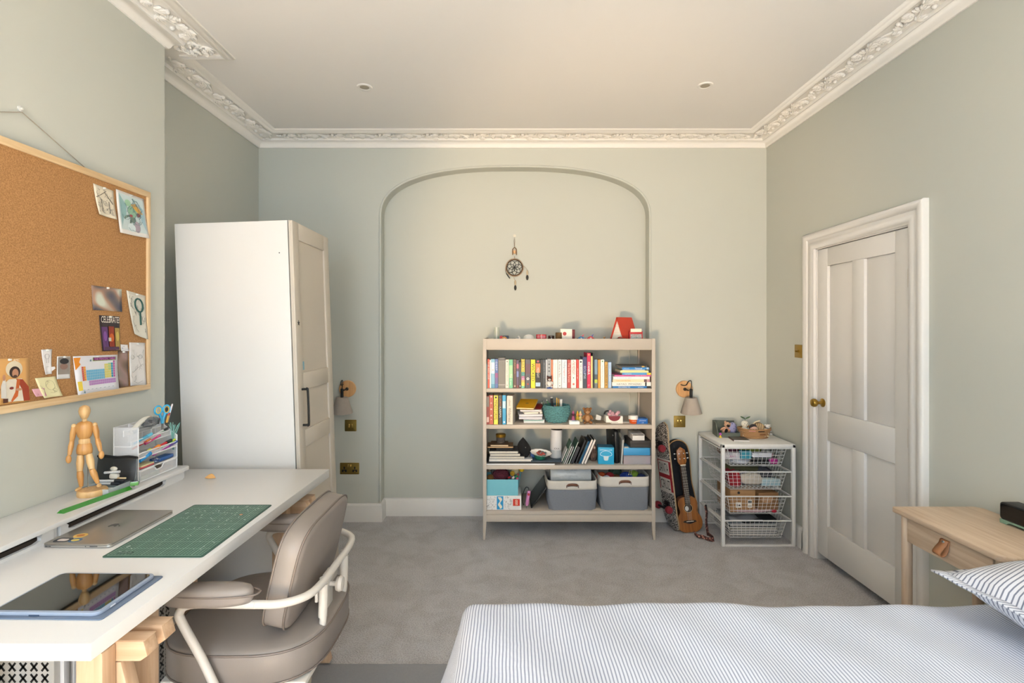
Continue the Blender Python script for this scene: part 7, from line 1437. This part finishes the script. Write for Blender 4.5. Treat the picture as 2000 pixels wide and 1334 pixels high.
# gig bag behind the ukulele
gb = thing('ukulele_bag', 'tall black instrument bag with tan piping standing behind the ukulele', 'instrument bag', (1.300, 3.835, 0), (math.radians(-2.5), math.radians(-3), 0))
op = [(-.095, .02), (-.06, 0), (.06, 0), (.10, .02), (.115, .12), (.10, .24), (.085, .34), (.082, .52), (.060, .605), (.0, .635), (-.060, .605), (-.078, .52), (-.080, .34), (-.100, .24), (-.112, .12)]
ops = smooth_path([(x, 0, z) for x, z in op]+[(op[0][0], 0, op[0][1])], 4)[:-1]
m = MB(); m.prism([(p.x, p.z) for p in ops], -.035, .035, 0, Matrix.Rotation(PI/2, 4, 'X')); m.build('bag_body', C('#15171c', .85, var=.1), gb, bevel=.006, seg=2)
m = MB(); m.tube([(p.x*1.01, -.034, p.z*1.003) for p in ops], .0035, 6, True); m.build('piping', C('#b08a58', .6), gb)
m = MB(); m.tube([(-.10, -.045, .10), (-.10, -.045, .16)], .004, 6); m.build('zip_pull', C('#c7ad86', .5), gb)
# ukulele
uk = thing('ukulele', 'small brown wooden ukulele leaning upright beside the basket unit', 'ukulele', (1.315, 3.705, .004), (math.radians(-6.5), math.radians(-5), 0))
M_ma = wood('#7d4a22', '#a3672f', 'Z', .35); M_mad = wood('#5c3419', '#7a4824', 'Z', .4)
prof_ = [(0, 0), (.050, .004), (.082, .030), (.092, .068), (.084, .105), (.066, .135), (.061, .150), (.066, .172), (.071, .200), (.064, .228), (.040, .246), (0, .250)]
rp_ = smooth_path([(x, 0, z) for x, z in prof_], 4); outl = [(p.x, p.z) for p in rp_]+[(-p.x, p.z) for p in rp_[::-1][1:-1]]
RXp = Matrix.Rotation(PI/2, 4, 'X')
m = MB(); m.prism(outl, -.03, .03, 0, RXp); m.build('body_sides', M_mad, uk, bevel=.003)
m = MB(); m.prism([(x*.985, .125+(z-.125)*.985) for x, z in outl], .030, .0325, 0, RXp); sbd = m.build('soundboard', M_ma, uk)
m = MB(); m.lathe([(.001, 0), (.029, 0), (.029, .0006)], 28, 0, TR((0, -.0326, .170), (PI/2, 0, 0))); m.build('sound_hole', C('#2b1a12', .8), sbd); m = MB(); m.tube([(.030*math.cos(2*PI*i/28), -.0328, .170+.030*math.sin(2*PI*i/28)) for i in range(28)], .0012, 5, True); m.build('rosette', C('#d2b98c', .5), sbd)
m = MB(); m.ell((-.010, -.033, .168), (.014, .001, .018), 14, 8); m.build('paper_pick', C('#c9ccd0', .5), sbd)
m = MB(); m.prism([(-.048, .076), (-.03, .070), (0, .062), (.03, .070), (.048, .076), (.04, .084), (0, .086), (-.04, .084)], .0325, .040, 0, RXp); br = m.build('bridge', C('#1d1716', .5), uk); m = MB(); m.box(-.026, .026, -.0425, -.040, .078, .081); m.build('saddle', C('#e6e0d2', .5), br)
m = MB(); m.box(-.019, .019, -.032, -.012, .240, .475); m.build('neck', M_mad, uk, bevel=.004)
m = MB(); m.box(-.0185, .0185, -.0385, -.032, .196, .475); fb_ = m.build('fretboard', C('#2c2220', .5), uk)
for i in range(16): z = .475-.30*(1-.944**i)*1.5; m = MB(); m.box(-.0185, .0185, -.0393, -.0385, z-.0007, z+.0007); m.build('fret', C('#b5b0a5', .3, .8), fb_)
m = MB(); m.prism([(-.020, .475), (.020, .475), (.033, .500), (.031, .580), (.0, .602), (-.031, .580), (-.033, .500)], .012, .026, 0, RXp); hs = m.build('headstock', M_ma, uk, bevel=.002)
lettering('Kala', .02, .007, C('#d8c39c', .5, var=0), hs, FB((0, -.0265, .575)) @ FRONT)
m = MB(); m.box(-.019, .019, -.0405, -.032, .472, .478); m.build('nut', C('#e6e0d2', .5), uk)
for x in (-1, 1):
    for z in (.520, .556):
        m = MB(); m.lathe([(.004, 0), (.004, .006), (.001, .007)], 10, 0, TR((x*.016, -.026, z), (PI/2, 0, 0))); m.tube([(x*.030, -.018, z), (x*.044, -.018, z)], .002, 6); m.ell((x*.047, -.018, z), (.007, .003, .006), 8, 6); m.build('tuning_peg', M_steel, hs)
for i in range(4): x = -.0115+.0077*i; m = MB(); m.tube([(x*1.15, -.0425, .080), (x, -.0405, .476)], .0005, 4); m.build('string', C('#d9d6cc', .3), uk)
# strap
stp = smooth_path([(.098, -.02, .205), (.103, -.03, .15), (.098, -.035, .09), (.104, -.04, .035), (.105, -.055, .005), (.108, -.085, .004), (.112, -.125, .003), (.10, -.15, .003), (.07, -.140, .003), (.05, -.105, .003), (.018, -.085, .004), (.008, -.05, .012)], 6)
def strapm():
    m = bpy.data.materials.new('woven_strap'); m.use_nodes = True; nt = m.node_tree; p = nt.nodes['Principled BSDF']; p.inputs['Roughness'].default_value = .9
    tc = nt.nodes.new('ShaderNodeTexCoord'); v = nt.nodes.new('ShaderNodeTexVoronoi'); v.inputs['Scale'].default_value = 60; r = nt.nodes.new('ShaderNodeValToRGB'); e = r.color_ramp.elements; e[0].position = .25; e[0].color = lin('#b3766a'); e[1].position = .5; e[1].color = lin('#4a2c28'); x = e.new(.1); x.color = lin('#d8b39c')
    nt.links.new(tc.outputs['Object'], v.inputs['Vector']); nt.links.new(v.outputs['Distance'], r.inputs[0]); nt.links.new(r.outputs[0], p.inputs['Base Color']); return m
m = MB(); vs = []
for i, p in enumerate(stp):
    f = i/(len(stp)-1); d = Vector((.012, .012, 0)) if f < .35 else Vector((0, .006, .020)) 
    vs += [(p.x-d.x, p.y-d.y, max(.001, p.z-d.z*.0)), (p.x+d.x, p.y+d.y, p.z+d.z+.002)]
m.add(vs, [(2*i, 2*i+1, 2*i+3, 2*i+2) for i in range(len(stp)-1)])
st_ = thing('ukulele_strap', 'patterned brown and pink woven strap trailing from the ukulele onto the carpet', 'strap', (1.315, 3.68, .001)); o = m.build('webbing', strapm(), st_, ang=80); sm = o.modifiers.new('thick', 'SOLIDIFY'); sm.thickness = .002
m = MB(); m.lathe([(.008, 0), (.008, .004), (.001, .005)], 12, 0, TR((.098, -.022, .205), (PI/2, 0, 0))); m.build('end_button', M_black, st_)
